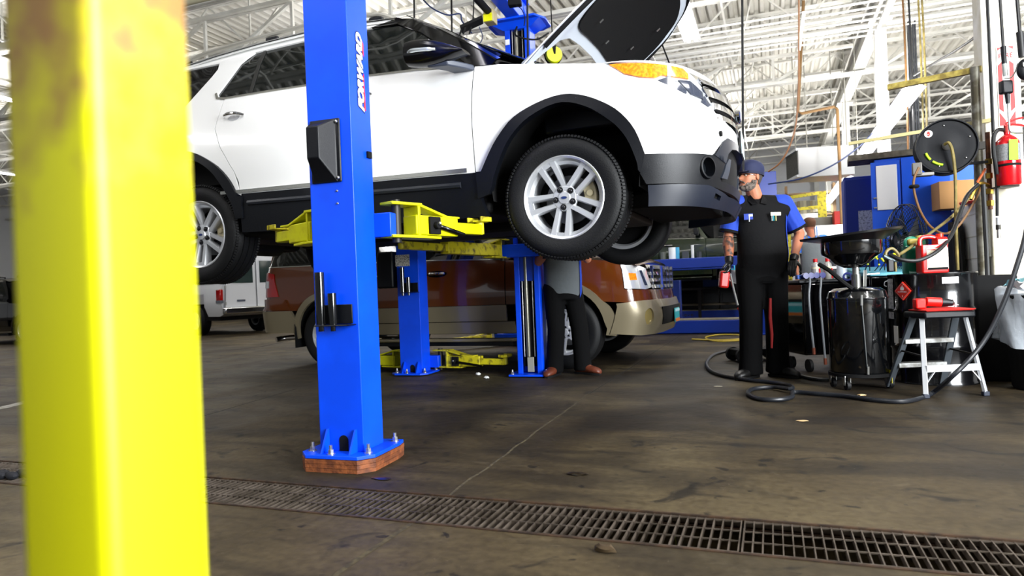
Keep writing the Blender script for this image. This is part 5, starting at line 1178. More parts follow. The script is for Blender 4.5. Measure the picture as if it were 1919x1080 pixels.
# pier, encased foot and half wall (part of the building)
pc = W(1876, 400, 5.93); PX, PY = pc.x, 7.02
struct(MB().box((PX, PY, 3.2), (.27, .24, 4.4)).build('column', M('pier_paint', 'f1efe8', .6, var=(5, 'dcd8c4')), bev=.01))
struct(MB().box((PX+.10, PY+.02, .79), (.44, .34, 1.58)).build('column_base', M('pier_block', 'dedbcc', .8, var=(4, 'c2bda6'), bump=(12, .4)), bev=.01))
struct(MB().box((PX-.155, PY-.02, .80), (.07, .08, 1.6)).build('trim_4', M('pitted_steel', '8f8c84', .6, .4, var=(30, '5a554c'), bump=(25, .6))))
hw = MB(); hw.loft([[(PX-.15, PY+.1, 0), (PX-.05, PY+.1, 0), (PX-.05, PY+.1, 1.50), (PX-.15, PY+.1, 1.50)], [(PX-.15, 9.4, 0), (PX-.05, 9.4, 0), (PX-.05, 9.4, 1.50), (PX-.15, 9.4, 1.50)]])
struct(hw.build('wall_low', block, smooth=0))
jt = MB()
for k in range(1, 8): jt.box((PX-.151, 8.3, .2*k), (.004, 2.2, .008))
for k in range(1, 8):
    for q in range(5): jt.box((PX-.151, 7.5+.4*q+.2*(k % 2), .2*k-.1), (.004, .008, .2))
struct(jt.build('trim_5', M('mortar', 'b4b0a2', .9), smooth=0))
# pipe frame that carries the reel
pf = empty('pipe_stand', (PX-.20, PY-.16, 0), label='grey steel pipe frame with a dirty yellow cross rail beside the white pier', cat='frame')
MB().cyl((0, 0, 0), (0, 0, 2.62), .036, n=20).build('upright', M('grey_pipe', '77756b', .5, .5, var=(14, '4f4a3a')), pf)
MB().beam((.05, 0, 2.60), (-.62, .25, 2.60), .045, .05).build('cross_rail', M('dirty_yellow', 'b3a24e', .6, var=(20, '7b6a2c')), pf)
MB().beam((.12, 0, 2.16), (-.95, .35, 2.14), .025, .03).build('lower_rail', M('cream_pipe', 'cfc48c', .6), pf)
for z in (1.45, 1.55, 1.68, 1.80): MB().cyl((.06, -.05, z-.02), (.06, -.05, z+.025), .028, n=8).build('pipe_fitting', brass, pf)
MB().cyl((.06, -.05, 1.40), (.06, -.05, 2.05), .018, n=12).build('riser_pipe', M('rusty_pipe', '7b4a2c', .7, var=(20, '4d2c1a')), pf)
MB().tube([(.06, -.05, 1.60), (-.02, -.09, 1.62), (-.07, -.11, 1.55), (-.10, -.13, 1.49)], .017, 8, smooth=3).build('tap_body', brass, pf)
MB().tube([(-.04, -.10, 1.63), (.0, -.11, 1.70), (.02, -.11, 1.74)], .010, 8).build('tap_handle', M('tap_orange', 'c2571c', .5), pf)
MB().beam((-.22, -.07, 1.795), (.05, -.07, 1.80), .022).build('bracket_bar', black_matte, pf)
# black hose reel
rc = W(1773, 275, 5.62); rl = empty('hose_reel', rc, rz=R(-4), label='big black hose reel mounted on the pipe frame left of the white pier', cat='hose reel')
my = Matrix.Rotation(R(90), 4, 'X')
MB().lathe([(.001, .030), (.06, .032), (.10, .026), (.15, .030), (.205, .030), (.213, .045), (.222, .045), (.226, .02), (.215, .0), (.20, .012), (.001, .012)], 56, my).build('front_flange', black_plastic, rl)
MB().lathe([(.001, -.14), (.20, -.14), (.222, -.155), (.226, -.13), (.205, -.12), (.001, -.125)], 48, my).build('rear_flange', black_plastic, rl)
MB().lathe([(.15, .01), (.175, -.005), (.16, -.03), (.175, -.055), (.16, -.08), (.175, -.105), (.15, -.12)], 48, my).build('wound_hose', hose_blk, rl)
MB().cyl((0, .20, 0), (0, -.04, 0), .035, n=20).build('axle', dark_steel, rl)
MB().prism(ell(-.125, .115, .030, .030, 20), .031, .034, my).build('round_sticker', M('sticker_white', 'f0e9e6', .5), rl)
MB().prism(ell(-.125, .115, .012, .020, 16), .034, .0355, my).build('sticker_mark', M('sticker_red', 'c2342c', .5), rl)
for a0, a1 in ((196, 222), (228, 262)): MB().tube([(.155*math.cos(R(a)), -.036, .155*math.sin(R(a))) for a in range(a0, a1, 6)], .010, 6).build('green_band', M('acid_green', 'a5e01a', .5), rl)
for a in (20, 95, 140, 250, 320): MB().sphere((.17*math.cos(R(a)), -.034, .17*math.sin(R(a))), .006, 8, 5).build('rivet', steel, rl)
ga = MB(); ga.box((-.22, -.06, -.17), (.07, .07, .10)); ga.box((-.17, -.02, -.215), (.14, .08, .03), rotz(R(10))); ga.build('hose_guide', M('guide_cast', '6d6a66', .5, .5), rl, bev=.006)
MB().box((.12, .14, .0), (.34, .05, .06)).build('reel_bracket', dark_steel, rl)
# hoses round the reel and drum
def wp(*L): return [W(x, y, d) for x, y, d in L]
hose('reel_hose', wp((1722, 314, 5.55), (1713, 335, 5.55), (1713, 358, 5.55), (1724, 395, 5.55), (1744, 425, 5.6), (1770, 438, 5.7), (1795, 425, 5.75), (1822, 385, 5.75), (1839, 350, 5.72)), .010, hose_brn, 'brown hose looping from the black reel back up to the brass tap')
bp_ = W(1713, 350, 5.55); one(MB().lathe([(.001, -.012), (.032, -.012), (.040, 0), (.032, .014), (.001, .014)], 20), 'hose_stop', black_matte, 'black rubber stop ring on the brown reel hose', 'hose stop', loc=bp_)
hose('feed_hose', wp((1770, 271, 5.57), (1778, 268, 5.53), (1785, 285, 5.53), (1790, 330, 5.55), (1791, 400, 5.6), (1792, 440, 5.62), (1795, 506, 5.66)), .012, hose_tan, 'olive hose dropping straight from the reel hub to the black drum')
hose('dispenser_hose', wp((1833, 346, 5.68), (1812, 368, 5.62), (1797, 405, 5.55), (1783, 440, 5.45), (1758, 470, 5.36), (1722, 488, 5.34), (1690, 487, 5.36), (1668, 478, 5.42)), .0155, hose_blk, 'thick black hose curving from the brass tap down to the drum nozzle')
hose('drum_hose', wp((1662, 494, 5.42), (1660, 474, 5.42), (1672, 466, 5.42), (1684, 480, 5.42), (1668, 487, 5.44), (1700, 468, 5.5), (1745, 436, 5.58), (1785, 405, 5.66), (1815, 372, 5.72)), .012, hose_tan, 'tan hose with a loop above the drum running up to the pier')
nz = empty('pump_nozzle', W(1668, 486, 5.40), rz=R(20), label='grey pump nozzle clipped at the left rim of the black drum', cat='nozzle')
MB().tube([(-.05, 0, .03), (0, 0, .0), (.06, 0, -.02)], .014, 10, smooth=3).build('nozzle_body', M('nozzle_grey', '4d5d60', .4, .3), nz); MB().box((.0, 0, -.05), (.05, .03, .10)).build('nozzle_grip', black_plastic, nz, bev=.008); MB().cyl((.04, 0, -.10), (.04, 0, .01), .010, n=10).build('tan_stub', hose_tan, nz)
hose('drop_hose', wp((1846, -80, 5.72), (1850, 0, 5.72), (1857, 150, 5.70), (1862, 260, 5.68), (1868, 350, 5.66), (1869, 405, 5.66)), .013, hose_blk, 'straight black hose hanging down the left side of the white pier')
e_ = empty('hose_coupling', W(1870, 408, 5.66), label='steel quick coupling at the end of the hose left of the extinguisher', cat='coupling')
MB().cyl((0, 0, 0), (0, 0, -.06), .016, n=12).build('ferrule', M('ferrule_white', 'c9ccce', .3, .5), e_); MB().cyl((0, 0, -.06), (0, 0, -.10), .018, n=12).build('collar', dark_steel, e_); MB().cyl((0, 0, -.10), (0, 0, -.17), .013, n=12).build('plug', steel, e_)
hose('pipe_down', wp((1842, 346, 5.66), (1845, 400, 5.66), (1849, 480, 5.66), (1852, 560, 5.62)), .018, hose_blk, 'stout black pipe running down the low block wall', 'pipe')
# oil dispensing gun in front of the pier
gp = W(1880, 92, 5.5); gn = empty('oil_gun', gp, rz=PHI, label='hanging dispensing gun with steel lever before the red arrow sign', cat='nozzle')
MB().tube([(-.035, .0, 2.0), (-.03, 0, .9), (-.008, 0, .35), (0, 0, .02)], .011, 8, smooth=4).build('supply_hose', hose_blk, gn)
MB().cyl((0, 0, .02), (.004, 0, -.12), .020, .018, 14).build('swivel_sleeve', black_plastic, gn); MB().cyl((.004, 0, -.12), (.010, 0, -.22), .018, n=14).build('clear_sleeve', M('clear_grey', 'b0b4b0', .2, .3), gn)
MB().tube([(-.02, -.03, -.245), (.03, -.03, -.24), (.07, -.03, -.19), (.09, -.03, -.13)], .006, 8, smooth=3).build('trigger_lever', steel, gn)
MB().box((.008, 0, -.31), (.09, .06, .11)).build('meter_head', black_plastic, gn, bev=.015); MB().cyl((.016, 0, -.36), (.020, 0, -.44), .018, .014, 14).build('nozzle_neck', black_plastic, gn)
MB().tube([(.020, 0, -.44), (.024, 0, -.60), (.03, 0, -.66), (.07, 0, -.68), (.13, 0, -.68)], .008, 8, smooth=3).build('spout', steel, gn)
g2_ = empty('oil_gun', W(1911, 60, 5.4), rz=PHI, label='second dispensing gun with round gauge, cut by the right frame edge', cat='nozzle')
MB().tube([(-.03, 0, 2.0), (-.02, 0, .6), (0, 0, 0)], .013, 8, smooth=4).build('supply_hose', hose_blk, g2_); MB().cyl((0, 0, 0), (.01, 0, -.20), .026, .024, 16).build('ribbed_sleeve', hose_blk, g2_)
MB().sphere((.03, 0, -.30), (.065, .04, .085), 16, 12).build('gauge_housing', black_plastic, g2_); MB().box((.0, -.042, -.27), (.03, .006, .03)).build('gauge_face', white_decal, g2_)
MB().tube([(.04, 0, -.38), (.05, 0, -.55), (.03, 0, -.62)], .02, 8).build('nozzle_neck', M('neck_grey', '6e7276', .4), g2_)
# arrow sign
sg = empty('arrow_sign', (PX+.03, PY-.125, 0), label='red and white FIRE arrow sign on the white pier above the extinguisher', cat='sign')
zt_, zb_ = W(1880, 92, 5.85).z, W(1885, 240, 5.85).z; h_ = zt_-zb_
MB().box((0, 0, (zt_+zb_)/2), (.125, .004, h_)).build('sign_board', M('sign_white', 'f3f1ee', .4), sg)
SR = M('sign_red', 'd31417', .4); sm4 = lambda: T(0, -.0035, zb_) @ Matrix.Rotation(R(90), 4, 'X')
for poly in ([(-.056, .006), (-.056, .12), (-.012, .045), (-.012, .006)], [(.056, .006), (.056, .12), (.012, .045), (.012, .006)], [(-.056, .15), (-.026, .12), (-.026, h_-.13), (-.056, h_-.16)], [(.056, .15), (.026, .12), (.026, h_-.13), (.056, h_-.16)], [(-.056, h_-.035), (-.02, h_-.01), (-.056, h_-.01)], [(.056, h_-.035), (.02, h_-.01), (.056, h_-.01)]):
    MB().prism(poly, -.0005, .001, sm4()).build('sign_red_field', SR, sg)
for k, ch_ in enumerate('FIRE'): text('sign_letter', ch_, .055, SR, sg, T(-.04+.027*k, -.0045, zt_-.085) @ Matrix.Rotation(R(90), 4, 'X') @ Matrix.Diagonal((.75, 1, 1, 1)), .0004, bold=.001)
# extinguisher
ep = W(1891, 348, 5.62); ex_ = empty('fire_extinguisher', ep, rz=PHI, label='red fire extinguisher with a lime green tag hung on the white pier', cat='fire extinguisher')
MB().lathe([(.001, 0), (.078, 0), (.086, .012), (.086, .33), (.078, .37), (.05, .40), (.024, .42), (.022, .445), (.001, .445)], 36).build('cylinder', M('extinguisher_red', 'c00d18', .2, coat=.5), ex_)
MB().lathe([(.0868, .20), (.0868, .335)], 36).build('label_band', M('label_grey', '8c8e90', .5, var=(90, '77797b', .45, .55)), ex_)
MB().prism([(-.030, -.10), (.032, -.105), (.034, .06), (-.026, .062)], 0, .002, rotz(R(-22)) @ T(.014, -.092, .30) @ Matrix.Rotation(R(90), 4, 'X')).build('inspection_tag', M('tag_green', '86d808', .5), ex_)
MB().cyl((0, 0, .44), (0, 0, .49), .026, .022, 16).build('valve', M('valve_red', '9c2a22', .4), ex_)
MB().tube([(-.02, 0, .49), (.04, -.01, .50), (.13, -.02, .485)], .010, 8, smooth=3).build('carry_handle', SR, ex_); MB().tube([(-.01, 0, .51), (.06, -.02, .54), (.12, -.02, .55)], .008, 8, smooth=3).build('squeeze_lever', SR, ex_)
MB().tube([(-.03, 0, .46), (-.09, -.02, .455), (-.125, -.02, .40), (-.13, -.02, .28), (-.12, -.02, .18), (-.10, 0, .10)], .016, 10, smooth=4).build('discharge_hose', hose_blk, ex_)
MB().lathe([(.0875, .155), (.0885, .16), (.0885, .17), (.0875, .175)], 30).build('strap', black_matte, ex_)
MB().box((0, .05, -.006), (.16, .12, .012)).build('shelf_bracket', dark_steel, ex_)
# things on the half wall
b1 = W(1806, 383, 6.9); bx_ = empty('cardboard_box', (PX-.19, 7.85, 1.5), rz=R(6), label='tan cardboard box on the low block wall behind the reel', cat='box')
MB().box((0, 0, .135), (.30, .26, .27)).build('carton', cardboard, bx_, bev=.004); MB().box((0, 0, .272), (.05, .262, .003)).build('packing_tape', M('tape', 'a07a4a', .4), bx_)
bn = W(1822, 335, 7.6); one(MB().loft([[(-.14, -.1, 0), (.14, -.1, 0), (.14, .1, 0), (-.14, .1, 0)], [(-.16, -.12, .22), (.16, -.12, .22), (.16, .12, .22), (-.16, .12, .22)]]), 'storage_bin', M('bin_blue', '1560d8', .4), 'blue plastic bin stacked behind the cardboard box', 'bin', loc=(PX-.06, 8.3, 1.5+.27), bev=.01)
one(MB().box((0, 0, .135), (.34, .28, .27)), 'storage_crate', grey_pl, 'grey crate under the blue plastic bin on the low wall', 'crate', loc=(PX-.06, 8.3, 1.5), bev=.01)
one(MB().lathe([(.001, .0), (.115, .0), (.12, .006), (.12, .022), (.10, .028), (.08, .020), (.001, .020)], 36), 'pail_lid', red, 'red round pail lid lying on the low wall before the box', 'lid', loc=(PX-.12, 7.35, 1.5))
# blue tool cabinets
cb = empty('tool_cabinet', (W(1735, 400, 6.85).x-.12, 7.95, 0), rz=R(-4), label='tall bright blue steel cabinet with a white sheet on its door', cat='cabinet')
cbm = M('cabinet_blue', '0b52d6', .35, coat=.2)
MB().box((0, .28, 1.04), (.62, .5, 2.08)).build('cabinet_body', cbm, cb, bev=.006)
MB().box((-.215, .012, 1.06), (.265, .03, 1.98)).build('narrow_door', cbm, cb, bev=.005); MB().box((.14, .010, 1.06), (.42, .03, 2.02)).build('wide_door', cbm, cb, bev=.005)
MB().box((-.205, -.012, 1.78), (.19, .012, .46)).build('white_board', M('board_white', 'f6f6f8', .3), cb, bev=.012)
for z in (1.58, 1.68): MB().box((-.315, -.012, z), (.03, .012, .014)).build('board_clip', steel, cb)
MB().box((-.12, .2, 2.12), (.86, .4, .06)).build('timber_top', M('weathered_timber', '6c6558', .8, var=(14, '453f35')), cb)
dw = empty('locker', (W(1634, 400, 7.4).x-.06, 8.56, 0), rz=R(-2), label='narrow dark blue locker left of the bright blue cabinet with a grey notice', cat='locker')
MB().box((0, .25, 1.0), (.36, .45, 2.0)).build('locker_body', M('locker_blue', '082a86', .45), dw, bev=.006); MB().box((.0, .018, 1.0), (.34, .02, 1.94)).build('locker_door', M('locker_blue'), dw, bev=.004)
MB().box((.05, .005, 1.47), (.19, .004, .28)).build('notice_sheet', M('notice_grey', 'c9cacb', .6, var=(50, '8f9092', .4, .5)), dw)
# pedestal fan
fp = G(1700, 640); fn = empty('floor_fan', (W(1697, 450, 6.35).x, W(1697, 450, 6.35).y, 0), rz=R(-72), label='black round-caged floor fan in front of the blue cabinet', cat='fan')
zc = 1.20; Rf = .33
for s_, nm in ((-1, 'front_guard'), (1, 'rear_guard')):
    g = MB()
    for k in range(48):
        a = 2*PI*k/48; P_ = []
        for q in range(7):
            r = .05+(Rf-.05)*q/6; P_.append((r*math.cos(a), s_*(.02+.075*math.sqrt(max(0, 1-(r/Rf)**2))), zc+r*math.sin(a)))
        g.tube(P_, .0032, 4)
    for r in (.09, .2, Rf): g.tube([(r*math.cos(2*PI*i/40), s_*(.02+.075*math.sqrt(max(0, 1-(r/Rf)**2))), zc+r*math.sin(2*PI*i/40)) for i in range(40)], .005, 5, closed=True)
    g.build(nm, M('fan_wire', '1c2126', .35, .5), fn)
for k in range(4):
    MB().loft([[(r*math.cos(a)*1, dy, zc+r*math.sin(a)) for r, a, dy in ((.05, 2*PI*k/4, -.02), (.05, 2*PI*k/4+.7, .02), (.055, 2*PI*k/4+.7, .025), (.055, 2*PI*k/4, -.015))], [(r*math.cos(a), dy, zc+r*math.sin(a)) for r, a, dy in ((.27, 2*PI*k/4-.1, -.03), (.27, 2*PI*k/4+.9, .03), (.275, 2*PI*k/4+.9, .033), (.275, 2*PI*k/4-.1, -.027))]]).build('fan_blade', M('blade_grey', '3b4044', .3, .6), fn)
MB().cyl((0, -.09, zc), (0, -.06, zc), .06, n=20).build('hub_cap', black_plastic, fn); MB().cyl((0, 0, zc), (0, .17, zc), .075, .06, 20).build('motor', black_plastic, fn); MB().cyl((0, .10, .05), (0, .10, zc), .02, n=12).build('pole', black_matte, fn); MB().lathe([(.001, 0), (.22, 0), (.22, .03), (.05, .06), (.001, .06)], 28, T(0, .10, 0)).build('base', black_matte, fn)
# black oil drum
dp = W(1745, 508, 5.62); DR = .315; DH = .885
dm = empty('oil_drum', (dp.x, dp.y, 0), rz=PHI, label='black steel oil drum with a red flammable diamond label', cat='drum')
drum_black = M('drum_black', '0a0a0c', .18, coat=.6)
pr = [(.001, .02), (DR-.02, .02), (DR-.012, 0), (DR+.004, .0), (DR+.004, .02), (DR-.002, .03)]
for zr_ in (.30, .59): pr += [(DR-.002, zr_-.03), (DR+.008, zr_-.01), (DR+.008, zr_+.01), (DR-.002, zr_+.03)]
pr += [(DR-.002, DH-.03), (DR+.005, DH-.015), (DR+.005, DH), (DR-.01, DH), (DR-.016, DH-.018), (.001, DH-.018)]
MB().lathe(pr, 56).build('drum_shell', drum_black, dm)
def curved(a, w, z, h, r=DR+.001, t=.002, n=8):
    m = MB(); m.loft([[(rr*math.sin(a+q), -rr*math.cos(a+q), zz) for rr, zz in ((r, z), (r, z+h), (r+t, z+h), (r+t, z))] for q in [(-w/2+w*i/n)/r for i in range(n+1)]]); return m
curved(R(-100), .11, .52, .33, r=DR+.004).build('hazard_text_label', M('label_greyprint', 'a9abad', .6, var=(45, '7b7d80', .42, .52)), dm)
curved(R(-8), .12, .80, .05).build('white_label', white_decal, dm); curved(R(-8), .09, .815, .008, r=DR+.003, t=.0005).build('label_print', M('print_grey', '8d9096', .6), dm)
dn = MB(); nn = 9
a_ = R(-70); m = T((DR+.001)*math.sin(a_), -(DR+.001)*math.cos(a_), .75) @ rotz(a_) @ Matrix.Rotation(R(90), 4, 'X')
dmd = MB().prism([(0, -.074), (.074, 0), (0, .074), (-.074, 0)], .0, .012, m).build('flammable_diamond', M('diamond_red', 'd42a1c', .4), dm)
MB().prism([(0, -.068), (.068, 0), (0, .068), (-.068, 0)], .0122, .0126, m).build('diamond_border', M('diamond_white', 'f4d9d2', .5), dmd); MB().prism([(0, -.065), (.065, 0), (0, .065), (-.065, 0)], .0124, .0132, m).build('diamond_field', M('diamond_red'), dmd)
MB().prism([(-.014, .0), (.014, .0), (.018, .014), (.012, .028), (.008, .019), (.002, .042), (-.007, .023), (-.011, .030), (-.017, .012)], .0133, .0138, m @ T(0, .006, 0)).build('flame_symbol', white_decal, dmd)
text('diamond_word', 'FLAMMABLE', .015, white_decal, dmd, m @ T(0, -.008, .0135), .0003); text('diamond_number', '3', .022, white_decal, dmd, m @ T(0, -.044, .0135), .0003)
# jugs on the drum
def jug(px, py, d, label, mat, cap, lbl=True, w=.205, name='oil_jug'):
    p = W(px, py, d); j = empty(name, (p.x, p.y, DH), rz=PHI+R(-6), label=label, cat='jug')
    b = MB(); h = .305; D = .11
    b.loft([[(x*w/2*k, y*D/2*k, z) for x, y in ((-1, -.8), (-.9, -1), (.9, -1), (1, -.8), (1, .8), (.9, 1), (-.9, 1), (-1, .8))] for z, k in ((0, .94), (.012, 1), (.20, 1), (.225, .99))])
    b.loft([[(x, y*D/2, z) for x, y in ((-w/2, -.9), (w*.05, -.9), (w*.05, .9), (-w/2, .9))] for z in (.22, .226)])
    b.loft([[(x, y*D/2*k, z) for x, y in ((w*.12, -.95), (w/2, -.95), (w/2, .95), (w*.12, .95))] for z, k in ((.22, 1), (.265, .9), (.285, .55))])
    b.tube([(-w/2+.016, 0, .21), (-w/2+.014, 0, .262), (-w/2+.035, 0, .288), (.0, 0, .290), (w*.22, 0, .268)], [.018, .017, .016, .017, .02], 10, smooth=4)
    jb = b.build('jug_body', mat, j, bev=.008); MB().cyl((w*.31, 0, .275), (w*.31, 0, .312), .026, n=18).build('cap', cap, j)
    if lbl:
        l = MB().box((.015, -D/2-.001, .115), (w*.78, .003, .165)).build('jug_label', M('jug_label', 'e4dfd4', .5, var=(18, 'd8cfae')), j); MB().box((.015, -D/2-.0035, .035), (w*.74, .001, .018)).build('label_band', black_matte, l); MB().box((-.03, -D/2-.0035, .185), (w*.3, .001, .008)).build('label_band', red, l)
    return j
jug(1746, 470, 5.46, 'red plastic jug with cream label standing on the black drum', M('jug_red', 'd41310', .3, coat=.3), M('cap_orange_red', 'e2300f', .35))
jg = jug(1712, 470, 5.62, 'green and tan jug half hidden behind the red jug', M('jug_green', '0d7a5c', .3), M('jug_tan', 'b5a24a', .4), lbl=False, w=.15)
MB().box((0, 0, .262), (.11, .08, .05)).build('jug_shoulder', M('jug_tan'), jg, bev=.015)
# ------------------------------------------------------------------ wheeled drain tank with wide pan
tp_ = W(1606, 560, 5.45); TH = .80; TR = .218
tk = empty('drain_tank', (tp_.x, tp_.y, 0), rz=PHI, label='black wheeled oil drain tank with a wide pan on top', cat='drain tank')
MB().lathe([(.001, .12), (TR-.01, .12), (TR, .135), (TR, .70), (TR+.004, .705), (TR+.004, .715), (TR, .72), (TR-.012, .765), (TR-.05, .79), (.001, .80)], 48).build('tank_shell', M('tank_black', '07080a', .12, coat=.8), tk)
MB().lathe([(TR-.02, .10), (TR+.012, .10), (TR+.012, .125), (TR-.02, .125)], 40, closed=True).build('base_ring', black_matte, tk)
MB().cyl((.0, 0, .79), (0, 0, .99), .026, n=18).build('riser_tube', steel, tk); MB().cyl((0, 0, .80), (0, 0, .90), .036, n=18).build('riser_sleeve', M('sleeve_steel', '8f8f8a', .25, .9), tk)
MB().tube([(.05, -.03, .80), (.055, -.03, .87), (.06, -.03, .93)], .013, 8).build('air_valve', steel, tk); MB().beam((.05, -.03, .895), (.16, -.05, .90), .010).build('valve_lever', steel, tk)
pb = MB(); pb.lathe([(.001, .97), (.06, .975), (.13, 1.01), (.165, 1.05), (.215, 1.08), (.222, 1.10), (.224, 1.20), (.20, 1.20)], 44, T(-.03, 0, -.02)); pb.build('pan_bowl', M('tank_black'), tk)
rm2 = MB(); n = 44; rg1, rg2 = [], []
for i in range(n):
    a = 2*PI*i/n; ca, sa = math.cos(a), math.sin(a); r = .375*(1+.035*math.cos(4*a)); rg1.append((r*ca-.03, r*sa*.9, 1.225+.035*ca)); rg2.append((.215*ca-.03, .215*sa, 1.165))
rm2.loft([[(x, y, z-.006) for x, y, z in rg2], [(x, y, z-.010) for x, y, z in rg1], [(x*1.01, y*1.01, z+.006) for x, y, z in rg1], [(x, y, z+.006) for x, y, z in rg1], rg2], caps=False); rm2.build('pan_rim', M('rim_black', '0d0e10', .3), tk)
MB().tube([(-.075, -.215, .70), (-.070, -.228, .45), (-.06, -.228, .20), (-.05, -.224, .15)], .006, 6).build('sight_hose', M('hose_dark', '1f2424', .5), tk); MB().cyl((-.078, -.22, .66), (-.076, -.22, .74), .011, n=10).build('hose_fitting', steel, tk); MB().cyl((-.052, -.226, .13), (-.05, -.226, .19), .010, n=10).build('hose_fitting', steel, tk)
MB().tube([(-.30, -.02, .99), (-.26, -.10, .94), (-.18, -.16, .84), (-.12, -.17, .79)], .018, 8).build('tank_handle', black_matte, tk)
for a in (215, 325, 95, 160):
    c = Vector((.20*math.cos(R(a)), .20*math.sin(R(a)), 0)); cs = MB(); cs.box((c.x, c.y, .105), (.05, .05, .01)); cs.loft([[(c.x+s*.020, c.y-.025, .10), (c.x+s*.023, c.y-.025, .10), (c.x+s*.023, c.y+.025, .10), (c.x+s*.020, c.y+.025, .10)] for s in (-1, 1)]); 
    for s in (-1, 1): cs.loft([[(c.x+s*.020, c.y-.022, .10), (c.x+s*.023, c.y-.022, .10), (c.x+s*.023, c.y+.022, .10), (c.x+s*.020, c.y+.022, .10)], [(c.x+s*.020, c.y-.02, .035), (c.x+s*.023, c.y-.02, .035), (c.x+s*.023, c.y+.012, .035), (c.x+s*.020, c.y+.012, .035)]])
    co = cs.build('caster', steel, tk); MB().cyl((c.x-.014, c.y-.01, .036), (c.x+.014, c.y-.01, .036), .036, n=18).build('caster_wheel', rubber, co)
# ------------------------------------------------------------------ aluminium step stool
s0 = G(1735, 747); s1 = G(1847, 742); ctr = (s0+s1)/2; d = s1-s0; sa_ = math.atan2(d.y, d.x); hwid = d.length/2
st = empty('step_stool', (ctr.x, ctr.y, 0), rz=sa_, label='two-step aluminium folding stool holding a red tool', cat='step stool')
alu = M('aluminium', 'd3d5d8', .32, .6); H = .60
for s in (-1, 1):
    MB().beam((s*hwid, 0, .02), (s*hwid*.74, .10, H-.03), .034, .022).build('front_leg', alu, st, bev=.003)
    MB().box((s*hwid, 0, .016), (.045, .032, .032)).build('rubber_foot', M('foot_blueblack', '131c2e', .6), st, bev=.005)
    MB().beam((s*hwid*.98, .46, .02), (s*hwid*.74, .20, H-.03), .05, .02).build('rear_leg', M('rail_grey', '50565c', .4, .4), st, bev=.003)
    MB().beam((s*hwid*.86, .05, .29), (s*hwid*.86, .33, .31), .012).build('spreader', dark_steel, st); MB().beam((s*(hwid*.93), .015, .10), (s*(hwid*.55), .018, .205), .014, .006).build('brace', alu, st)
    MB().cyl((s*hwid*.98, .47, .045), (s*hwid*.98+.03, .47, .045), .038, n=16).build('rear_caster', rubber, st)
MB().box((0, .02, .205), (hwid*1.78, .018, .05)).build('lower_brace', alu, st, bev=.003)
for z, y in ((.19, .40), (.38, .31)): MB().box((0, y, z), (hwid*1.72, .09, .035)).build('tread', M('tread_alu', '9b9d9c', .4, .6, var=(20, '6f6d68')), st, bev=.003)
pl_ = MB().box((0, .15, H-.015), (hwid*1.72, .26, .05)).build('platform', black_plastic, st, bev=.012)
MB().box((-hwid*.93, .355, .43), (.004, .05, .13), Matrix.Rotation(R(0), 4, 'X')).build('safety_sticker', M('sticker_offwhite', 'd9d4cc', .5), st); MB().box((-hwid*.975, .435, .10), (.004, .045, .10)).build('yellow_sticker', yellow_dirty, st)
Rm = Matrix.Translation(Vector((ctr.x, ctr.y, 0))) @ rotz(sa_)
tr2 = MB(); tr2.loft([[(-.16, .04, 0), (.17, .02, 0), (.17, .26, 0), (-.16, .24, 0)], [(-.17, .03, .010), (.185, .01, .012), (.18, .27, .016), (-.17, .25, .010)], [(-.10, .07, .022), (.12, .06, .020), (.12, .22, .022), (-.10, .20, .022)]])
tro = one(tr2, 'shop_towel', M('towel_red', 'c91a10', .85, bump=(30, .6)), 'red shop towel spread over the stool platform', 'towel', bev=.004); tro.matrix_world = Rm @ T(0, 0, H+.011)
dl = empty('impact_wrench', Rm @ Vector((-.055, .12, H+.032)), rz=sa_+R(-14), label='red cordless impact wrench lying on the stool', cat='power tool')
MB().cyl((-.05, 0, .048), (.05, -.0, .040), .034, .034, 18).build('motor_housing', M('tool_bright_red', 'd4160f', .35), dl, bev=.004); MB().cyl((.05, 0, .040), (.12, 0, .034), .033, .024, 18).build('gear_nose', black_plastic, dl); MB().cyl((.12, 0, .034), (.145, 0, .032), .014, n=12).build('anvil', steel, dl)
MB().capsule((-.02, .02, .040), (-.04, .14, .024), .022, .021).build('grip', black_plastic, dl); MB().box((-.09, .01, .035), (.07, .08, .075)).build('battery', M('tool_bright_red'), dl, bev=.01); MB().lathe([(.022, -.006), (.028, -.006), (.028, .006), (.022, .006)], 20, T(.135, 0, .033) @ Matrix.Rotation(R(80), 4, 'Y'), closed=True).build('nose_ring', white_pl, dl)
wr_ = one(MB().cyl((-.11, 0, 0), (.10, 0, 0), .005, n=8), 'screwdriver_shaft', steel, 'thin steel rod lying behind the red wrench on the stool', 'rod'); wr_.matrix_world = Rm @ T(.07, .19, H+.044) @ rotz(R(-6))
# ------------------------------------------------------------------ bin with clear bag
tb_ = W(1945, 640, 5.05); tc = empty('trash_can', (tb_.x+.05, tb_.y, 0), rz=PHI, label='black trash can with a clear plastic bag over its rim at right edge', cat='trash can')
MB().lathe([(.001, 0), (.20, 0), (.215, .02), (.25, .66), (.262, .68), (.262, .70), (.24, .70), (.235, .66), (.20, .05), (.001, .04)], 40).build('can_body', black_matte, tc)
bg_m = M('clear_film', 'dfe8f2', .12, alpha=.42, spec=.8, bump=(9, 1.0))
bgm = MB(); rgs = []
random.seed(3)
for z, r in ((.735, .20), (.76, .245), (.74, .272), (.66, .278), (.56, .29), (.46, .30), (.38, .305), (.345, .31)):
    rgs.append([((r+.022*math.sin(5*a+z*9)+.014*math.sin(11*a+z*20)+random.uniform(-.006, .006))*math.cos(a), (r+.022*math.sin(5*a+z*9)+.014*math.sin(11*a+z*20))*math.sin(a), z+.03*math.sin(3*a)*(1 if z < .5 else .3)) for a in [2*PI*i/48 for i in range(48)]])
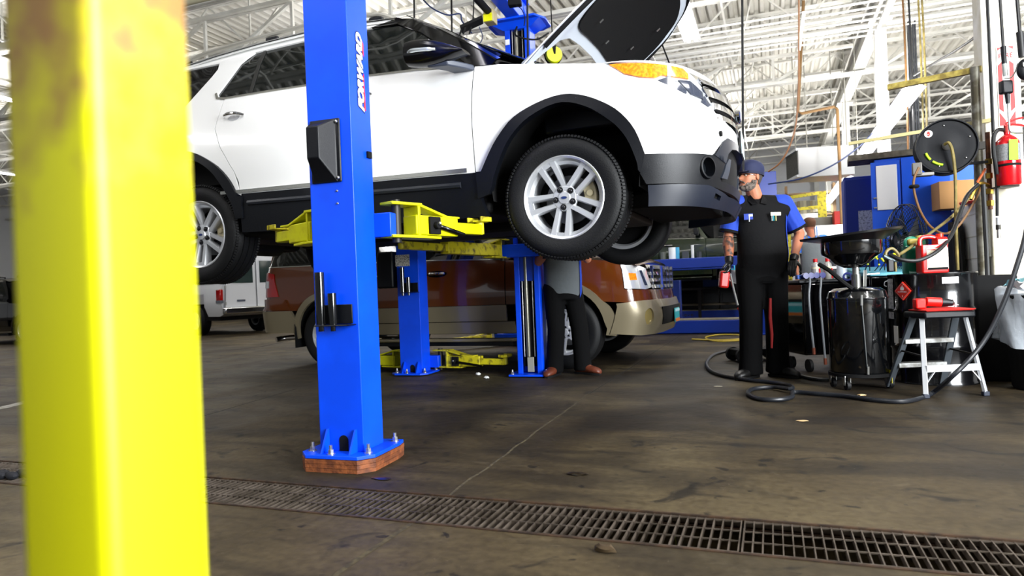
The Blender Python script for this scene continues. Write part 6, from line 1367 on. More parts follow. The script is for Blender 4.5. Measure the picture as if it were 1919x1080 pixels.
bgm.loft(rgs, caps=False); bgo = bgm.build('plastic_liner', bg_m, tc, smooth=70)
random.seed(11)
pp = MB()
for k, (x, y, z) in enumerate(((-.19, -.05, .76), (-.12, -.12, .77), (-.14, .06, .78))):
    n = 5; vs = [(x+.07*(i/n-.5)*2+random.uniform(-.01, .01), y+.06*(j/n-.5)*2+random.uniform(-.01, .01), z+.05*abs(i/n-.4)+.03*math.sin(i*2+j)+random.uniform(-.01, .01)) for i in range(n+1) for j in range(n+1)]
    pp = MB().add(vs, [(i*(n+1)+j, i*(n+1)+j+1, (i+1)*(n+1)+j+1, (i+1)*(n+1)+j) for i in range(n) for j in range(n)])
    o = one(pp, 'crumpled_paper', M(('paper_white', 'paper_white2', 'paper_teal')[k], ('eef0f2', 'e4e6ea', '7fb6bf')[k], .7), ('white crumpled paper on top of the trash can, left corner', 'grey-white crumpled paper towel on top of the trash can, front', 'pale teal crumpled wrapper on top of the trash can')[k], 'paper'); o.matrix_world = T(tb_.x+.05, tb_.y, 0) @ rotz(PHI)
# the long black hose: from high right down to the floor and coiled by the mechanic
hp_ = [W(1935, 330, 4.7), W(1924, 430, 4.7), W(1905, 500, 4.7), W(1880, 570, 4.72), W(1850, 630, 4.75), W(1820, 670, 4.75), W(1785, 705, 4.72)]
fl_ = [G(1745, 738, .02), G(1700, 752, .018), G(1640, 750, .018), G(1580, 742, .018), G(1530, 738, .018), G(1487, 735, .018), G(1484, 744, .018), G(1462, 749, .018), G(1425, 748, .018), G(1402, 738, .018), G(1412, 729, .018), G(1450, 726, .022), G(1483, 729, .034), G(1478, 722, .020), G(1440, 716, .018), G(1400, 712, .018), G(1350, 703, .018), G(1328, 692, .018), G(1325, 678, .018), G(1340, 664, .018), G(1372, 657, .018), G(1410, 655, .018)]
hose('air_hose', hp_+fl_, .0165, M('hose_bluish', '14171d', .42), 'long black hose dropping at right and looping over the floor by the mechanic', n=10)
hose('floor_hose', [G(1470, 696, .018), G(1500, 705, .018), G(1540, 712, .018), G(1575, 708, .018)], .016, hose_blk, 'short black hose on the floor between the mechanic and the drain tank')
# grinder-like dolly behind his boots
dd = G(1392, 683); dy_ = empty('floor_jack', (dd.x+.12, dd.y+.35, 0), rz=PHI+R(5), label='low black floor jack standing behind the mechanic\'s boots', cat='jack')
MB().box((0, 0, .10), (.50, .22, .07)).build('jack_frame', black_matte, dy_, bev=.01); MB().cyl((.22, 0, .13), (.24, 0, .21), .02, n=10).build('jack_saddle', black_plastic, dy_)
for x in (-.2, .22):
    for s in (-1, 1): MB().cyl((x, s*.11, .075), (x, s*.155, .075), .075, n=20).build('jack_wheel', rubber, dy_)
# ------------------------------------------------------------------ black service machine with bottles and hoses
cp0 = W(1530, 560, 6.6); ac = empty('service_cart', (cp0.x, cp0.y, 0), rz=PHI+R(4), label='black service cart with blue knobs and two grey hoses hanging', cat='cart')
MB().box((.02, .0, .50), (.54, .45, .68)).build('cart_body', black_gloss, ac, bev=.02); MB().box((.01, 0, .85), (.60, .48, .03)).build('cart_tray', black_plastic, ac, bev=.008)
for x in (-.24, -.19, -.14, -.08): MB().cyl((x, -.235, .90), (x, -.285, .905), .028, n=18).build('valve_knob', M('knob_blue', '141c74', .3), ac)
MB().box((-.18, -.21, .895), (.24, .05, .04)).build('manifold', M('manifold_blue', '2b4f9a', .35, .4), ac, bev=.006)
for x, c, z1 in ((-.225, 'b9bcc0', .24), (-.12, 'aeb1b5', .14)):
    MB().tube([(x+.03, -.26, .90), (x+.01, -.30, .84), (x-.01, -.31, .70), (x, -.31, .45), (x+.015, -.31, z1)], .010, 8, smooth=4).build('service_hose', M('hose_silver', '7b7f84', .4), ac); MB().cyl((x+.015, -.31, z1), (x+.017, -.31, z1-.06), .014, n=10).build('hose_end', M('end_copper', '8c4a34', .5, .4), ac)
for x in (-.2, .3):
    for y in (-.17, .17): MB().cyl((x, y, .06), (x+.03, y, .06), .06, n=16).build('cart_wheel', rubber, ac)
def bottle(px, py, d, label, base):
    p = W(px, py, d); o = empty('spray_bottle', (p.x, p.y, base), rz=PHI, label=label, cat='bottle', group=None)
    MB().lathe([(.001, 0), (.034, 0), (.037, .006), (.037, .125), (.032, .145), (.018, .16), (.018, .17), (.001, .17)], 24).build('bottle_body', M('bottle_silver', 'b3b0aa', .3, .3), o); MB().lathe([(.001, .165), (.020, .165), (.020, .195), (.001, .197)], 20).build('cap', M('cap_red', 'c81418', .35), o)
    MB().lathe([(.0375, .10), (.0375, .118)], 24).build('label_stripe', M('label_cream', 'd9cfae', .5), o); MB().box((.024, -.028, .055), (.016, .012, .095), rotz(R(40))).build('label_red', red, o)
bottle(1529, 525, 6.45, 'silver bottle with red cap, left of the two on the service cart', .865); bottle(1552, 525, 6.40, 'silver bottle with red cap, right of the two on the service cart', .865)
o = empty('white_canister', (W(1578, 520, 6.4).x, W(1578, 520, 6.4).y, .865), rz=PHI, label='pale blue-white upright canister behind the drain tank riser', cat='canister'); MB().lathe([(.001, 0), (.045, 0), (.045, .20), (.04, .21), (.001, .21)], 24).build('canister_body', M('canister_white', 'c9d6e2', .35), o); MB().lathe([(.001, .21), (.03, .21), (.03, .225), (.001, .225)], 20).build('lid', grey_pl, o)
one(MB().lathe([(.024, -.012), (.040, -.012), (.044, 0), (.040, .012), (.024, .012)], 24, Matrix.Rotation(R(80), 4, 'X') @ rotz(.3), closed=True), 'tape_roll', M('tape_navy', '1c2c7c', .4), 'dark blue tape roll standing by the riser tube', 'tape', loc=W(1588, 519, 6.35))
# ------------------------------------------------------------------ analyser with teal lid
sn = W(1645, 580, 6.35); sm_c = empty('engine_analyser', (sn.x+.07, sn.y, .045), rz=PHI+R(2), label='black workshop analyser with pale teal lid and silver lettering', cat='machine')
MB().box((0, 0, .42), (.52, .42, .82)).build('cabinet', black_gloss, sm_c, bev=.015); MB().loft([[(-.27, -.23, .83), (.27, -.23, .83), (.27, .22, .83), (-.27, .22, .83)], [(-.27, -.22, .86), (.27, -.22, .86), (.27, .22, .92), (-.27, .22, .92)]]).build('teal_lid', M('teal_paint', '5fa3b4', .35), sm_c, bev=.012)
text('maker_lettering', 'SUN', .062, M('lettering_silver', 'b9bcc2', .4), sm_c, T(-.02, -.212, .75) @ Matrix.Rotation(R(90), 4, 'X'), .001, bold=.0015)
MB().tube([(-.115, -.213, .735), (-.135, -.213, .745), (-.13, -.213, .775), (-.105, -.213, .785)], .004, 6, smooth=3).build('maker_swirl', M('lettering_silver'), sm_c)
for x in (-.2, .2): MB().cyl((x, -.1, .005), (x+.03, -.1, .005), .05, n=14).build('machine_wheel', rubber, sm_c)
# coiled yellow-tipped clips hanging at its back
random.seed(5)
cl = one(MB(), 'test_leads', yellow_dirty, 'bunch of leads with yellow plastic tips above the teal lid', 'leads') if False else None
cm = MB(); cy = MB(); q = W(1640, 495, 6.2)
for k in range(7):
    a = [random.uniform(-.12, .12) for _ in range(4)]; P_ = [q+Vector((-.16+.04*k, .04, -.06)), q+Vector((-.14+.04*k+a[0]*.3, -.02, .02+a[1]*.3)), q+Vector((-.08+.035*k+a[2]*.4, -.03, .06+a[3]*.2))]
    cm.tube(P_, .005, 6, smooth=3); cy.capsule(P_[-1], P_[-1]+Vector((random.uniform(-.02, .02), -.01, random.uniform(-.03, .03))), .011, .008, 8); cy.sphere(P_[1], .010, 8, 6)
lo = one(cm, 'test_leads', hose_blk, 'tangle of black leads with yellow tips lying above the teal lid', 'leads'); cy.build('yellow_tip', M('tip_yellow', 'c8cc1e', .4), lo)
# ================================================================== BEHIND AND ABOVE
# alignment rack: blue runway at bench height, posts, and two low runways on the floor
rk0 = W(1200, 493, 12.0); rk = empty('alignment_rack', (rk0.x, rk0.y, 0), rz=R(2), label='blue four-post alignment rack behind the mechanic, raised to waist height', cat='car lift')
rb_ = M('rack_blue', '082f90', .4)
for y, z in ((0, 1.03), (2.0, 1.03)):
    MB().box((-.25, y, z+.17), (4.7, .46, .17)).build('runway', rb_, rk, bev=.01)
for x in (-2.3, 2.0):
    for y in (-.45, 2.45): MB().box((x, y, 1.0), (.16, .16, 2.0)).build('rack_post', rb_, rk, bev=.01); MB().box((x, y, .01), (.34, .34, .02)).build('foot_plate', rb_, rk)
    MB().box((x, 1.0, 1.05), (.14, 2.9, .12)).build('cross_beam', rb_, rk)
MB().box((.45, .6, .46), (.34, .30, .92)).build('power_unit', M('unit_blue', '0b2f86', .4), rk, bev=.01)
for k, (px, py, d, L) in enumerate(((1320, 606, 11.2, 2.6), (1320, 583, 13.0, 2.4))):
    p = G(px, 626 if k == 0 else 602, 0); o = empty('floor_runway', (p.x, p.y, 0), rz=R(-1), label=('nearer low blue runway on the floor left of the mechanic', 'farther low blue runway on the floor left of the mechanic')[k], cat='ramp')
    MB().box((0, .25, .12), (L+.6, .50, .22)).build('runway_beam', rb_, o, bev=.01); MB().box((0, .25, .238), (L+.6, .49, .014)).build('runway_deck', M('deck_grey', '7d7866', .7), o)
# workbench with things under the rack and behind
wb0 = W(1290, 560, 14.0); bench = empty('workbench', (wb0.x+.1, 15.9, 0), label='long dark workbench in shadow under the alignment rack', cat='bench')
MB().box((0, 0, .72), (3.6, .7, .05)).build('bench_top', M('bench_dark', '1e1a16', .7), bench, bev=.004); MB().box((0, .1, .36), (3.4, .5, .04)).build('bench_shelf', M('bench_tan', '5a503e', .7), bench)
for x in (-1.7, 0, 1.7): MB().box((x, 0, .35), (.07, .6, .70)).build('bench_leg', M('bench_dark'), bench)
cab_k = M('cabinet_black', '08090b', .5, spec=.3)
for k in range(3): 
    o = empty('parts_drawer_cabinet', (wb0.x-1.3+1.15*k, 17.3, 0), label=('black drawer cabinet in the dark left of the rack power unit', 'black drawer cabinet in the dark behind the rack power unit', 'black drawer cabinet in the dark right of the rack power unit')[k], cat='cabinet')
    MB().box((0, 0, 1.17), (1.13, .5, 2.34)).build('cabinet_body', cab_k, o, bev=.01)
    for q in range(8): MB().box((0, -.255, .2+.27*q), (1.0, .02, .22)).build('drawer', M('drawer_dark', '0d0e11', .5, spec=.3), o, bev=.004)
random.seed(21)
cols = ['e8ecef', '2f8fc2', 'c9c9c4', '8c1a16', '7b8084', 'b9a23a', '1d3f8f', 'd7d7d2', '3a6b46']
for k, (px, py, h, w, c, nm) in enumerate(((1268, 477, .20, .12, 'e9eef0', 'white paper-labelled can'), (1277, 478, .20, .07, '3fa3cf', 'tall pale blue spray can'), (1306, 478, .22, .05, 'dfe2e2', 'slim white spray can'), (1292, 478, .12, .10, '454a50', 'dark grey tool case'), (1318, 478, .10, .08, '2c3036', 'small black tin'), (1250, 478, .13, .09, '595e55', 'grey green tin'))):
    p = W(px, py, 12.3); o = one(MB().cyl((0, 0, 0), (0, 0, h), w/2, n=16) if 'can' in nm or 'tin' in nm else MB().box((0, 0, h/2), (w, w, h)), 'spray_can' if 'can' in nm else 'tin', M('can_'+c, c, .4), nm+' standing on the blue rack runway', 'can', loc=(p.x, rk0.y-.05+.05*(k % 2), 1.287))
for k, (x, z, w, h, c) in enumerate(((-1.2, .755, .35, .18, '5c2f1c'), (-.5, .755, .25, .25, '23262b'), (.3, .755, .45, .16, '274b86'), (.95, .755, .2, .22, '8c8574'), (1.4, .755, .3, .14, '3a3d40'))):
    one(MB().box((0, 0, h/2), (w, .3, h)), 'tool_box', M('tb_'+c, c, .5), ('rusty brown box at the left end of the dark workbench', 'black tool box on the dark workbench beside the rusty one', 'wide blue tool tray on the dark workbench', 'tan square box on the dark workbench', 'flat grey box at the right end of the dark workbench')[k], 'box', loc=(wb0.x+.1+x, 15.85, .749), bev=.01)
# yellow hose and small things on the floor there
hose('yellow_hose', [G(1297, 636, .015), G(1315, 637, .015), G(1340, 638, .015), G(1385, 636, .015), G(1402, 632, .015), G(1380, 628, .02), G(1345, 628, .015), G(1322, 633, .015), G(1345, 640, .03), G(1405, 637, .015)], .012, M('hose_bright_yellow', 'a8921c', .45), 'yellow hose lying in a flat loop before the blue floor runway')
ts = G(1392, 582); tw = MB(); tw.sphere((0, 0, .05), (.11, .09, .06), 10, 6); tw.sphere((.05, .02, .08), (.06, .06, .05), 8, 6); one(tw, 'shop_rag', M('rag_orange', 'e2321a', .9), 'orange red rag bunched on the farther blue runway', 'rag', loc=(ts.x, ts.y, .245) if False else G(1392, 583, .24))
chn = MB(); 
for k in range(10): chn.lathe([(.012, -.006), (.024, -.006), (.024, .006), (.012, .006)], 10, T(-.3+.06*k, .02*math.sin(k), .26) @ Matrix.Rotation(R(90*(k % 2)), 4, 'X'), closed=True)
p = G(1252, 594, .24); one(chn, 'tie_chain', dark_steel, 'rusty chain lying along the blue runway beside the brown SUV plate', 'chain', loc=(p.x+.2, p.y, 0))
# white-topped tool chest with cup, reel and bag
tcp = W(1572, 443, 12.4); ch = empty('tool_chest', (tcp.x, tcp.y+.3, 0), rz=R(8), label='white-topped tool chest behind the mechanic in grey', cat='tool chest')
MB().box((0, 0, 1.70), (.86, .50, .24)).build('top_chest', M('chest_white', 'f1f3f5', .3), ch, bev=.012); MB().box((0, 0, .83), (.86, .52, 1.50)).build('lower_cabinet', black_gloss, ch, bev=.012); MB().box((-.40, -.255, 1.70), (.02, .006, .22)).build('blue_edge', M('edge_blue', '1d5fc4', .4), ch)
for k in range(6): MB().box((0, -.265, .2+.24*k), (.80, .012, .20)).build('drawer', M('drawer_dark'), ch, bev=.004)
for x in (-.3, .3): MB().cyl((x, -.18, .04), (x+.03, -.18, .04), .04, n=12).build('chest_wheel', rubber, ch)
crt = W(1640, 470, 8.3); c2_ = empty('utility_cart', (crt.x-.05, crt.y+.2, 0), rz=R(0), label='black utility cart carrying the lime green reel, left of the dark locker', cat='cart')
MB().box((0, 0, 1.17), (.60, .42, .05)).build('cart_top', black_plastic, c2_, bev=.01); MB().box((0, 0, .58), (.56, .38, 1.16)).build('cart_body', cab_k, c2_, bev=.01)
p = W(1604, 420, 8.2); gr_ = empty('cord_reel', (p.x+.03, p.y+.12, 1.195+.13), rz=R(10), label='lime green cord reel with black hub on the utility cart', cat='reel')
MB().lathe([(.001, .03), (.125, .03), (.13, .02), (.13, -.02), (.125, -.03), (.001, -.03)], 32, my).build('reel_disc', M('acid_lime', 'b4ea10', .4), gr_); MB().lathe([(.001, .034), (.045, .034), (.045, -.034), (.001, -.034)], 20, my).build('reel_hub', black_matte, gr_)
p = W(1587, 440, 8.35); cu = empty('travel_cup', (p.x, p.y, 1.195), label='grey travel cup with a teal lid beside the lime reel', cat='cup'); MB().lathe([(.001, 0), (.034, 0), (.044, .17), (.001, .17)], 20).build('cup_body', M('cup_grey', '9da5a2', .3, .4), cu); MB().lathe([(.001, .17), (.047, .17), (.045, .19), (.001, .192)], 20).build('lid', M('lid_teal', '4f9c8e', .4), cu)
bgb = MB(); bgb.sphere((0, 0, .12), (.22, .15, .12), 16, 10); bgb.sphere((-.1, 0, .19), (.10, .1, .07), 12, 8); p = W(1630, 440, 8.5); o = one(bgb, 'tool_bag', black_matte, 'black cloth bag slumped behind the lime green reel', 'bag', loc=(p.x, p.y+.12, 1.195)); 
MB().tube([(-.2, -.12, .02), (-.24, -.14, .10), (-.16, -.14, .19), (-.05, -.14, .22)], .014, 6, smooth=4).build('bag_piping', M('acid_lime'), o)
# red reel half hidden behind the locker
p = W(1626, 372, 9.2); rr_ = empty('red_hose_reel', p, rz=R(-10), label='red round hose reel half hidden behind the dark blue locker', cat='hose reel'); MB().lathe([(.001, .03), (.19, .05), (.24, .03), (.24, -.0), (.19, .01), (.001, .0)], 40, my).build('front_disc', M('reel_red', 'd8203c', .4), rr_); MB().lathe([(.001, -.1), (.24, -.1), (.24, -.13), (.001, -.13)], 32, my).build('rear_disc', M('reel_red'), rr_); MB().cyl((0, .12, 0), (0, -.02, 0), .12, n=20).build('reel_drum', M('reel_dark_red', '8a1522', .5), rr_)
MB().beam((0, .08, -.15), (0, .08, -p.z), .05).build('reel_stand', M('stand_red', '8d1b12', .5), rr_)
# yellow guard rail, duct unit, round duct, stored goods
for k, (a, b_) in enumerate((((1478, 392), (1612, 374)),)):
    yr = empty('guard_rail', W(1545, 480, 15.5), label='yellow pipe guard rail in front of the shelves far back', cat='railing'); o = yr.location.copy(); yr.location.z = 0
    L = lambda px, py: W(px, py, 15.5)-Vector((yr.location.x, yr.location.y, 0))
    MB().beam(L(1476, 371), L(1534, 362), .07).build('top_rail', yellow_dirty, yr); MB().beam(L(1478, 394), L(1534, 388), .07).build('mid_rail', yellow_dirty, yr)
    pz = L(1535, 362); MB().beam(pz+Vector((.05, 0, .03)), Vector((pz.x+.05, pz.y, 0)), .18, .08).build('rail_post', yellow_dirty, yr); pz = L(1476, 371); MB().beam(pz, Vector((pz.x, pz.y, 0)), .07).build('rail_post', yellow_dirty, yr)
    MB().beam(L(1576, 361), L(1612, 357), .06).build('far_rail', M('cream_pipe'), yr); MB().beam(L(1576, 392), L(1590, 390), .06).build('far_rail', M('cream_pipe'), yr)
hv = W(1522, 312, 14.5); hu = empty('duct_heater', (hv.x+.1, hv.y+.3, hv.z-.35), rz=R(14), label='white box duct heater with dark grille hanging beyond the mechanic', cat='heater')
MB().box((.06, 0, .42), (1.12, .9, .62)).build('casing', M('casing_white', 'dcdcdb', .5), hu, bev=.01); MB().box((-.505, 0, .42), (.02, .8, .50)).build('grille', M('grille_dark', '4a4a44', .7, var=(40, '2d2d29')), hu)
for z in (.14, .70): MB().box((-.52, 0, z), (.05, .92, .05)).build('grille_frame', white_pl, hu)

for x, y in ((-.3, -.4), (.5, -.4), (-.3, .4), (.5, .4)): MB().cyl((x, y, .70), (x, y, 6.35-hv.z+.35), .012, n=6).build('hanger_rod', M('hanger_wire'), hu)
dcp = W(1511, 390, 19); one(MB().cyl((0, 0, 0), (0, 0, 2.62), .32, n=32), 'round_duct', white_paint, 'big white round duct standing behind the yellow rail', 'duct', loc=(dcp.x, dcp.y, 0))
sv = W(1488, 400, 20.5); shf = empty('storage_rack', (sv.x-.2, sv.y, 0), label='storage rack packed with files far back left of the round duct', cat='rack')
for z in (.5, 1.4, 2.05, 2.7, 3.35): MB().box((0, 0, z), (2.6, .5, .05)).build('shelf', M('rack_brown', '6b5234', .6), shf)
for x in (-1.3, 0, 1.3): MB().box((x, 0, 1.8), (.07, .5, 3.6)).build('upright', M('rack_brown'), shf)
random.seed(8)
bind = []
for z in (1.43, 2.08, 2.73):
    x = -1.24
    while x < 1.22:
        w = random.uniform(.05, .10)
        if abs(x+w/2) > .06:
            b = one(MB().box((0, 0, .17), (w*.94, .3, random.uniform(.40, .52)-.1)), 'file_binder', M('binder_%d' % (len(bind) % 4), ('8b8672', '9a957e', '6f6c5e', '7c6f52')[len(bind) % 4], .7), 'drab file binder standing in the packed storage rack far back', 'binder', 'binders in the storage rack', loc=(shf.location.x+x+w/2, shf.location.y-.05, z+.05)); bind.append(b)
        x += w
# far blue lift column past the mechanic's head
p = W(1436, 330, 12.6); fc = empty('far_lift', (p.x, p.y, 0), rz=R(10), label='plain blue lift column rising behind the mechanic\'s head', cat='car lift')
MB().box((0, 0, 1.42), (.30, .26, 2.84)).build('column', M('rack_blue'), fc, bev=.01); MB().box((0, 0, .015), (.5, .5, .03)).build('base_plate', M('rack_blue'), fc)
# floor mat and yellow cord behind the mechanic
a, b_, c, d_ = G(1478, 604), G(1552, 600), G(1556, 629), G(1472, 631)
mt = MB(); mt.loft([[(q.x, q.y, z) for q in (a, b_, c, d_)] for z in (.001, .014)]); struct(mt.build('floor_mat', M('mat_grey', '3b3a35', .9, bump=(40, 1)), smooth=0)); bpy.data.objects['floor_mat']['kind'] = 'thing'; tag(bpy.data.objects['floor_mat'], 'flat grey ribbed floor mat beside the service cart', 'mat')
hose('extension_cord', [G(1500, 588, .01), G(1480, 594, .01), G(1490, 603, .02), G(1502, 606, .02), G(1478, 612, .02), G(1470, 622, .02), G(1478, 630, .02), G(1466, 634, .01)], .008, M('cord_yellow', '8d7d2a', .5), 'yellow extension cord zigzagging across the grey floor mat')
stp = G(1497, 595); sl_ = empty('folding_stand', (stp.x, stp.y+.4, 0), label='small white folding stand between the mechanic and the service cart', cat='stand')
for s in (-1, 1): MB().beam((s*.12, 0, 0), (-s*.12, .0, .5), .025).build('stand_leg', M('stand_white', 'c9c6ba', .5), sl_)
MB().box((0, 0, .50), (.34, .25, .03)).build('stand_top', M('stand_tan', '9c8a66', .6), sl_)
for k, (px, py, w, h, c, lb) in enumerate(((1600, 425, .30, .16, 'b9b6aa', 'pale grey carton heaped far behind the tool chest'), (1545, 415, .5, .25, '6d6a5f', 'drab machine box far behind the tool chest'), (1575, 410, .22, .30, 'c4261c', 'red box far behind, just over the white chest'), (1620, 410, .10, .30, '3455a4', 'blue striped carton beside the far white column'))):
    p = W(px, py, 15.0); one(MB().box((0, 0, (p.z+h/2)/2), (w*1.3, .5, p.z+h/2)), 'stock_cabinet', M('stk_'+c, c, .6), lb, 'box', loc=(p.x, p.y+.6*(k % 2), 0), bev=.01)
# black cabinet and bin between drum and trash can
p = W(1843, 555, 5.55); one(MB().box((0, 0, .425), (.36, .40, .85)), 'waste_bin', black_matte, 'square black waste bin between the drum and the trash can', 'bin', loc=(p.x+.03, p.y+.1, 0), bev=.015)
# black coats hanging on the half wall
p = W(1815, 520, 6.5); jk = MB(); rg = []
for z, rx in ((.25, .19), (.6, .20), (1.0, .18), (1.25, .13), (1.36, .06)): rg.append([(-.06+.05*math.sin(a)+(.01*math.sin(6*a)), rx*math.cos(a)*(1+.08*math.sin(5*a)), z) for a in [2*PI*i/30 for i in range(30)]])
jk.loft(rg); one(jk, 'hanging_tarp', M('tarp_black', '060606', .8), 'black folded tarp hung on the low block wall behind the drum', 'tarp', loc=(PX-.16, 7.62, 0))

# ---------------------------------------------------------------- overhead: pipes, cables, small fixtures
def pipe(name, p0, p1, r, mat, label, cat='pipe', group=None): return one(MB().cyl(p0, p1, r, n=10), name, mat, label, cat, group)
cm_ = M('conduit_white', 'd9d8d3', .4)
for k in range(7):
    o = MB().cyl((0, 0, 0), (9.6, 0, 0), .018, n=8).build('conduit', cm_, loc=(-1.9, 11.2+.26*k, 4.86)); o['kind'] = 'structure'; o['group'] = 'parallel conduits under the joists'
for x in (-1.8, .6, 1.75, 4.0):
    o = MB().box((0, .8, -.03), (.05, 1.8, .03)).build('conduit_bracket', cm_, loc=(x, 11.2, 4.86)); o['kind'] = 'structure'
struct(MB().cyl((-30, 7.4, 5.1), (8.5, 7.4, 5.1), .055, n=14).build('main_pipe', M('pipe_cream', 'd8d2b4', .5)))
struct(MB().cyl((-30, 13.3, 5.2), (8.5, 13.3, 5.2), .05, n=12).build('main_pipe', cm_))
struct(MB().cyl((-30, 4.9, 5.35), (8.5, 4.9, 5.35), .04, n=12).build('main_pipe', cm_))
# bundle of dark hoses down the far column
for k in range(6):
    o = one(MB().tube([(0, 0, 0), (0, 0, 3.2)], .014, 6), 'riser_line', M('line_dark', '22242a', .5), 'one of six dark lines strapped down the right side of the first far column', 'pipe', 'dark lines down the far column', loc=(2.135+.03*k, 12.5, 1.6+.05*(k % 3)))
rp = W(1573, 300, 13.5); one(MB().tube([(0, 0, -rp.z), (0, 0, 1.0), (-.05, 0, 1.06), (-.65, -.02, 1.0), (-.72, 0, 1.05), (-.52, 0, 3.4)], .030, 8), 'sprinkler_pipe', M('pipe_rust_white', '82623a', .6), 'tan pipe rising beside the far column with an elbow to the left', 'pipe', loc=rp)
hose('hanging_hose', wp((1497, -60, 8.5), (1497, 60, 8.5), (1496, 180, 8.5), (1488, 250, 8.5), (1466, 300, 8.6), (1440, 322, 8.8)), .010, M('hose_copper', '9a6a44', .5), 'thin copper-coloured hose hanging straight then curving left over the mechanic')
hose('overhead_cable', wp((1838, 62, 6.6), (1790, 95, 7.6), (1715, 140, 9.0), (1708, 150, 9.2), (1706, 300, 9.6)), .014, hose_blk, 'black cable slanting from the pier down behind the hose reel')
hose('air_line', wp((1700, 195, 10.5), (1650, 235, 10.3), (1610, 275, 10.2), (1560, 310, 10.2), (1500, 335, 10.4), (1440, 345, 10.8)), .012, hose_blu, 'dark blue air line sagging across in front of the duct heater')
for k, (px, d, c) in enumerate(((1708, 8.6, 'hose_black'), (1697, 8.7, 'hose_brown'), (1726, 8.6, 'hose_tan'), (1733, 8.5, 'hose_tan'))):
    hose('drop_line', wp((px-9, -60, d), (px-2, 60, d), (px+3, 200, d), (px+5, 300, d)), .012, M(c), ('black drop line left of the hose reel', 'brown drop line beside the black one left of the hose reel', 'tan drop line above the blue cabinet', 'tan drop line nearest the hose reel')[k])
for k, (px, y1, d) in enumerate(((776, 80, 6.6), (846, 85, 6.6), (988, 75, 6.2), (1391, 210, 6.0))):
    one(MB().tube(wp((px+4-5, -120, d), (px, 0, d), (px+1, y1, d), (px+2, y1+110, d)), .010, 6), 'hanging_cable', hose_blk, ('black cord dropping behind the SUV roof, left one', 'black cord dropping behind the windscreen', 'black cord passing the far column top', 'thin black cord hanging right of the SUV nose')[k], 'cord')
hose('air_line', wp((785, -10, 6.4), (808, 14, 6.4), (838, 28, 6.4), (862, 26, 6.4), (866, 40, 6.4), (884, 62, 6.4)), .007, hose_blu, 'thin blue air line looping down above the windscreen')
# dark panel fixture hanging beyond the windscreen
p = W(884, 46, 5.7); lf = empty('work_light', p, rz=R(20), label='dark flat work light hanging over the windscreen by the blue overhead beam', cat='light')
MB().box((0, 0, 0), (.20, .13, .025), Matrix.Rotation(R(-22), 4, 'Y')).build('light_panel', black_matte, lf, bev=.004)
for x, y in ((-.08, -.04), (-.05, -.05), (.0, -.05)): MB().beam((x, y, -.04), (x-.02, y, -.095), .012).build('light_clip', black_matte, lf)
MB().tube([(.0, 0, .01), (.02, .0, .12), (.03, .02, .6), (.03, .03, 2.2)], .005, 6, smooth=3).build('hanging_cord', black_matte, lf)
MB().tube([(.06, 0, -.02), (.085, 0, -.09), (.07, 0, -.15), (.02, 0, -.17)], .004, 6, smooth=4).build('blue_lead', hose_blu, lf)
p = W(965, 6, 5.8); ml = empty('junction_box', p, rz=R(10), label='small black box hanging above the blue column top', cat='box'); MB().box((0, 0, 0), (.11, .07, .05)).build('box_body', black_matte, ml, bev=.006); MB().tube([(.03, 0, .02), (.05, 0, .3), (.05, 0, 1.9)], .006, 6).build('hanging_cord', black_matte, ml); MB().tube([(.0, 0, -.02), (.05, 0, -.05), (.08, 0, -.13), (.07, 0, -.2)], .004, 6, smooth=3).build('lead', black_matte, ml)
# lime reel hanging beyond the hood hinge
p = W(1038, 103, 7.2); yr = empty('cord_reel', p, rz=PHI+R(8), label='lime yellow cord reel with black wedge seen under the raised hood', cat='reel')
MB().lathe([(.001, .03), (.080, .03), (.086, .02), (.086, -.03), (.001, -.03)], 32, my).build('reel_face', M('lime_yellow', 'e2ee08', .4), yr); MB().prism([(-.024, .086), (.020, .086), (.012, .0), (-.006, .0)], .031, .034, my).build('reel_wedge', black_matte, yr)
MB().lathe([(.086, -.02), (.094, -.02), (.094, -.045), (.086, -.045)], 28, my, closed=True).build('reel_rim', black_matte, yr); MB().tube([(0, .04, .06), (0, .05, .5), (0, .05, 2.4)], .006, 6).build('hanging_cord', black_matte, yr); MB().tube([(-.09, .03, .10), (-.10, .03, .02), (-.06, .03, -.08), (.03, .03, -.10)], .004, 6, smooth=4).build('cord', black_matte, yr)

# ---------------------------------------------------------------- small litter on the floor
def flake(px, py, s, mat, name, label, cat, h=.01, seed=1):
    random.seed(seed); p = G(px, py); n = 9; m = MB()
    m.loft([[(s*k*(1+random.uniform(-.35, .25))*math.cos(2*PI*i/n), s*.55*k*(1+random.uniform(-.35, .25))*math.sin(2*PI*i/n), z+random.uniform(0, h*.4)) for i in range(n)] for z, k in ((.001, .9), (h*.5, 1), (h, .6))])
    return one(m, name, mat, label, cat, loc=(p.x, p.y, 0))
flake(1135, 1035, .035, M('leaf_brown', '3b2b10', .8), 'dry_leaf', 'curled brown leaf on the floor just below the grate', 'leaf', .02, 2)
flake(1503, 790, .040, M('scrap_tan', 'c2a678', .8), 'paper_scrap', 'small tan paper scrap on the floor right of centre', 'paper', .006, 3)
flake(1346, 725, .035, M('scrap_grey', '9a9484', .8), 'paper_scrap', 'small grey paper scrap on the floor left of the coiled hose', 'paper', .005, 4)
flake(896, 703, .030, M('scrap_white', 'e2e2de', .8), 'paper_scrap', 'white crumb of paper near the lowered yellow arms', 'paper', .02, 5)
flake(912, 710, .028, M('scrap_white'), 'paper_scrap', 'second white crumb of paper nearest the far blue column', 'paper', .02, 6)
flake(1082, 890, .05, M('oil_blob', '1e170c', .3), 'dirt_clump', 'dark clump of dirt on the bare floor above the grate', 'dirt', .008, 7)
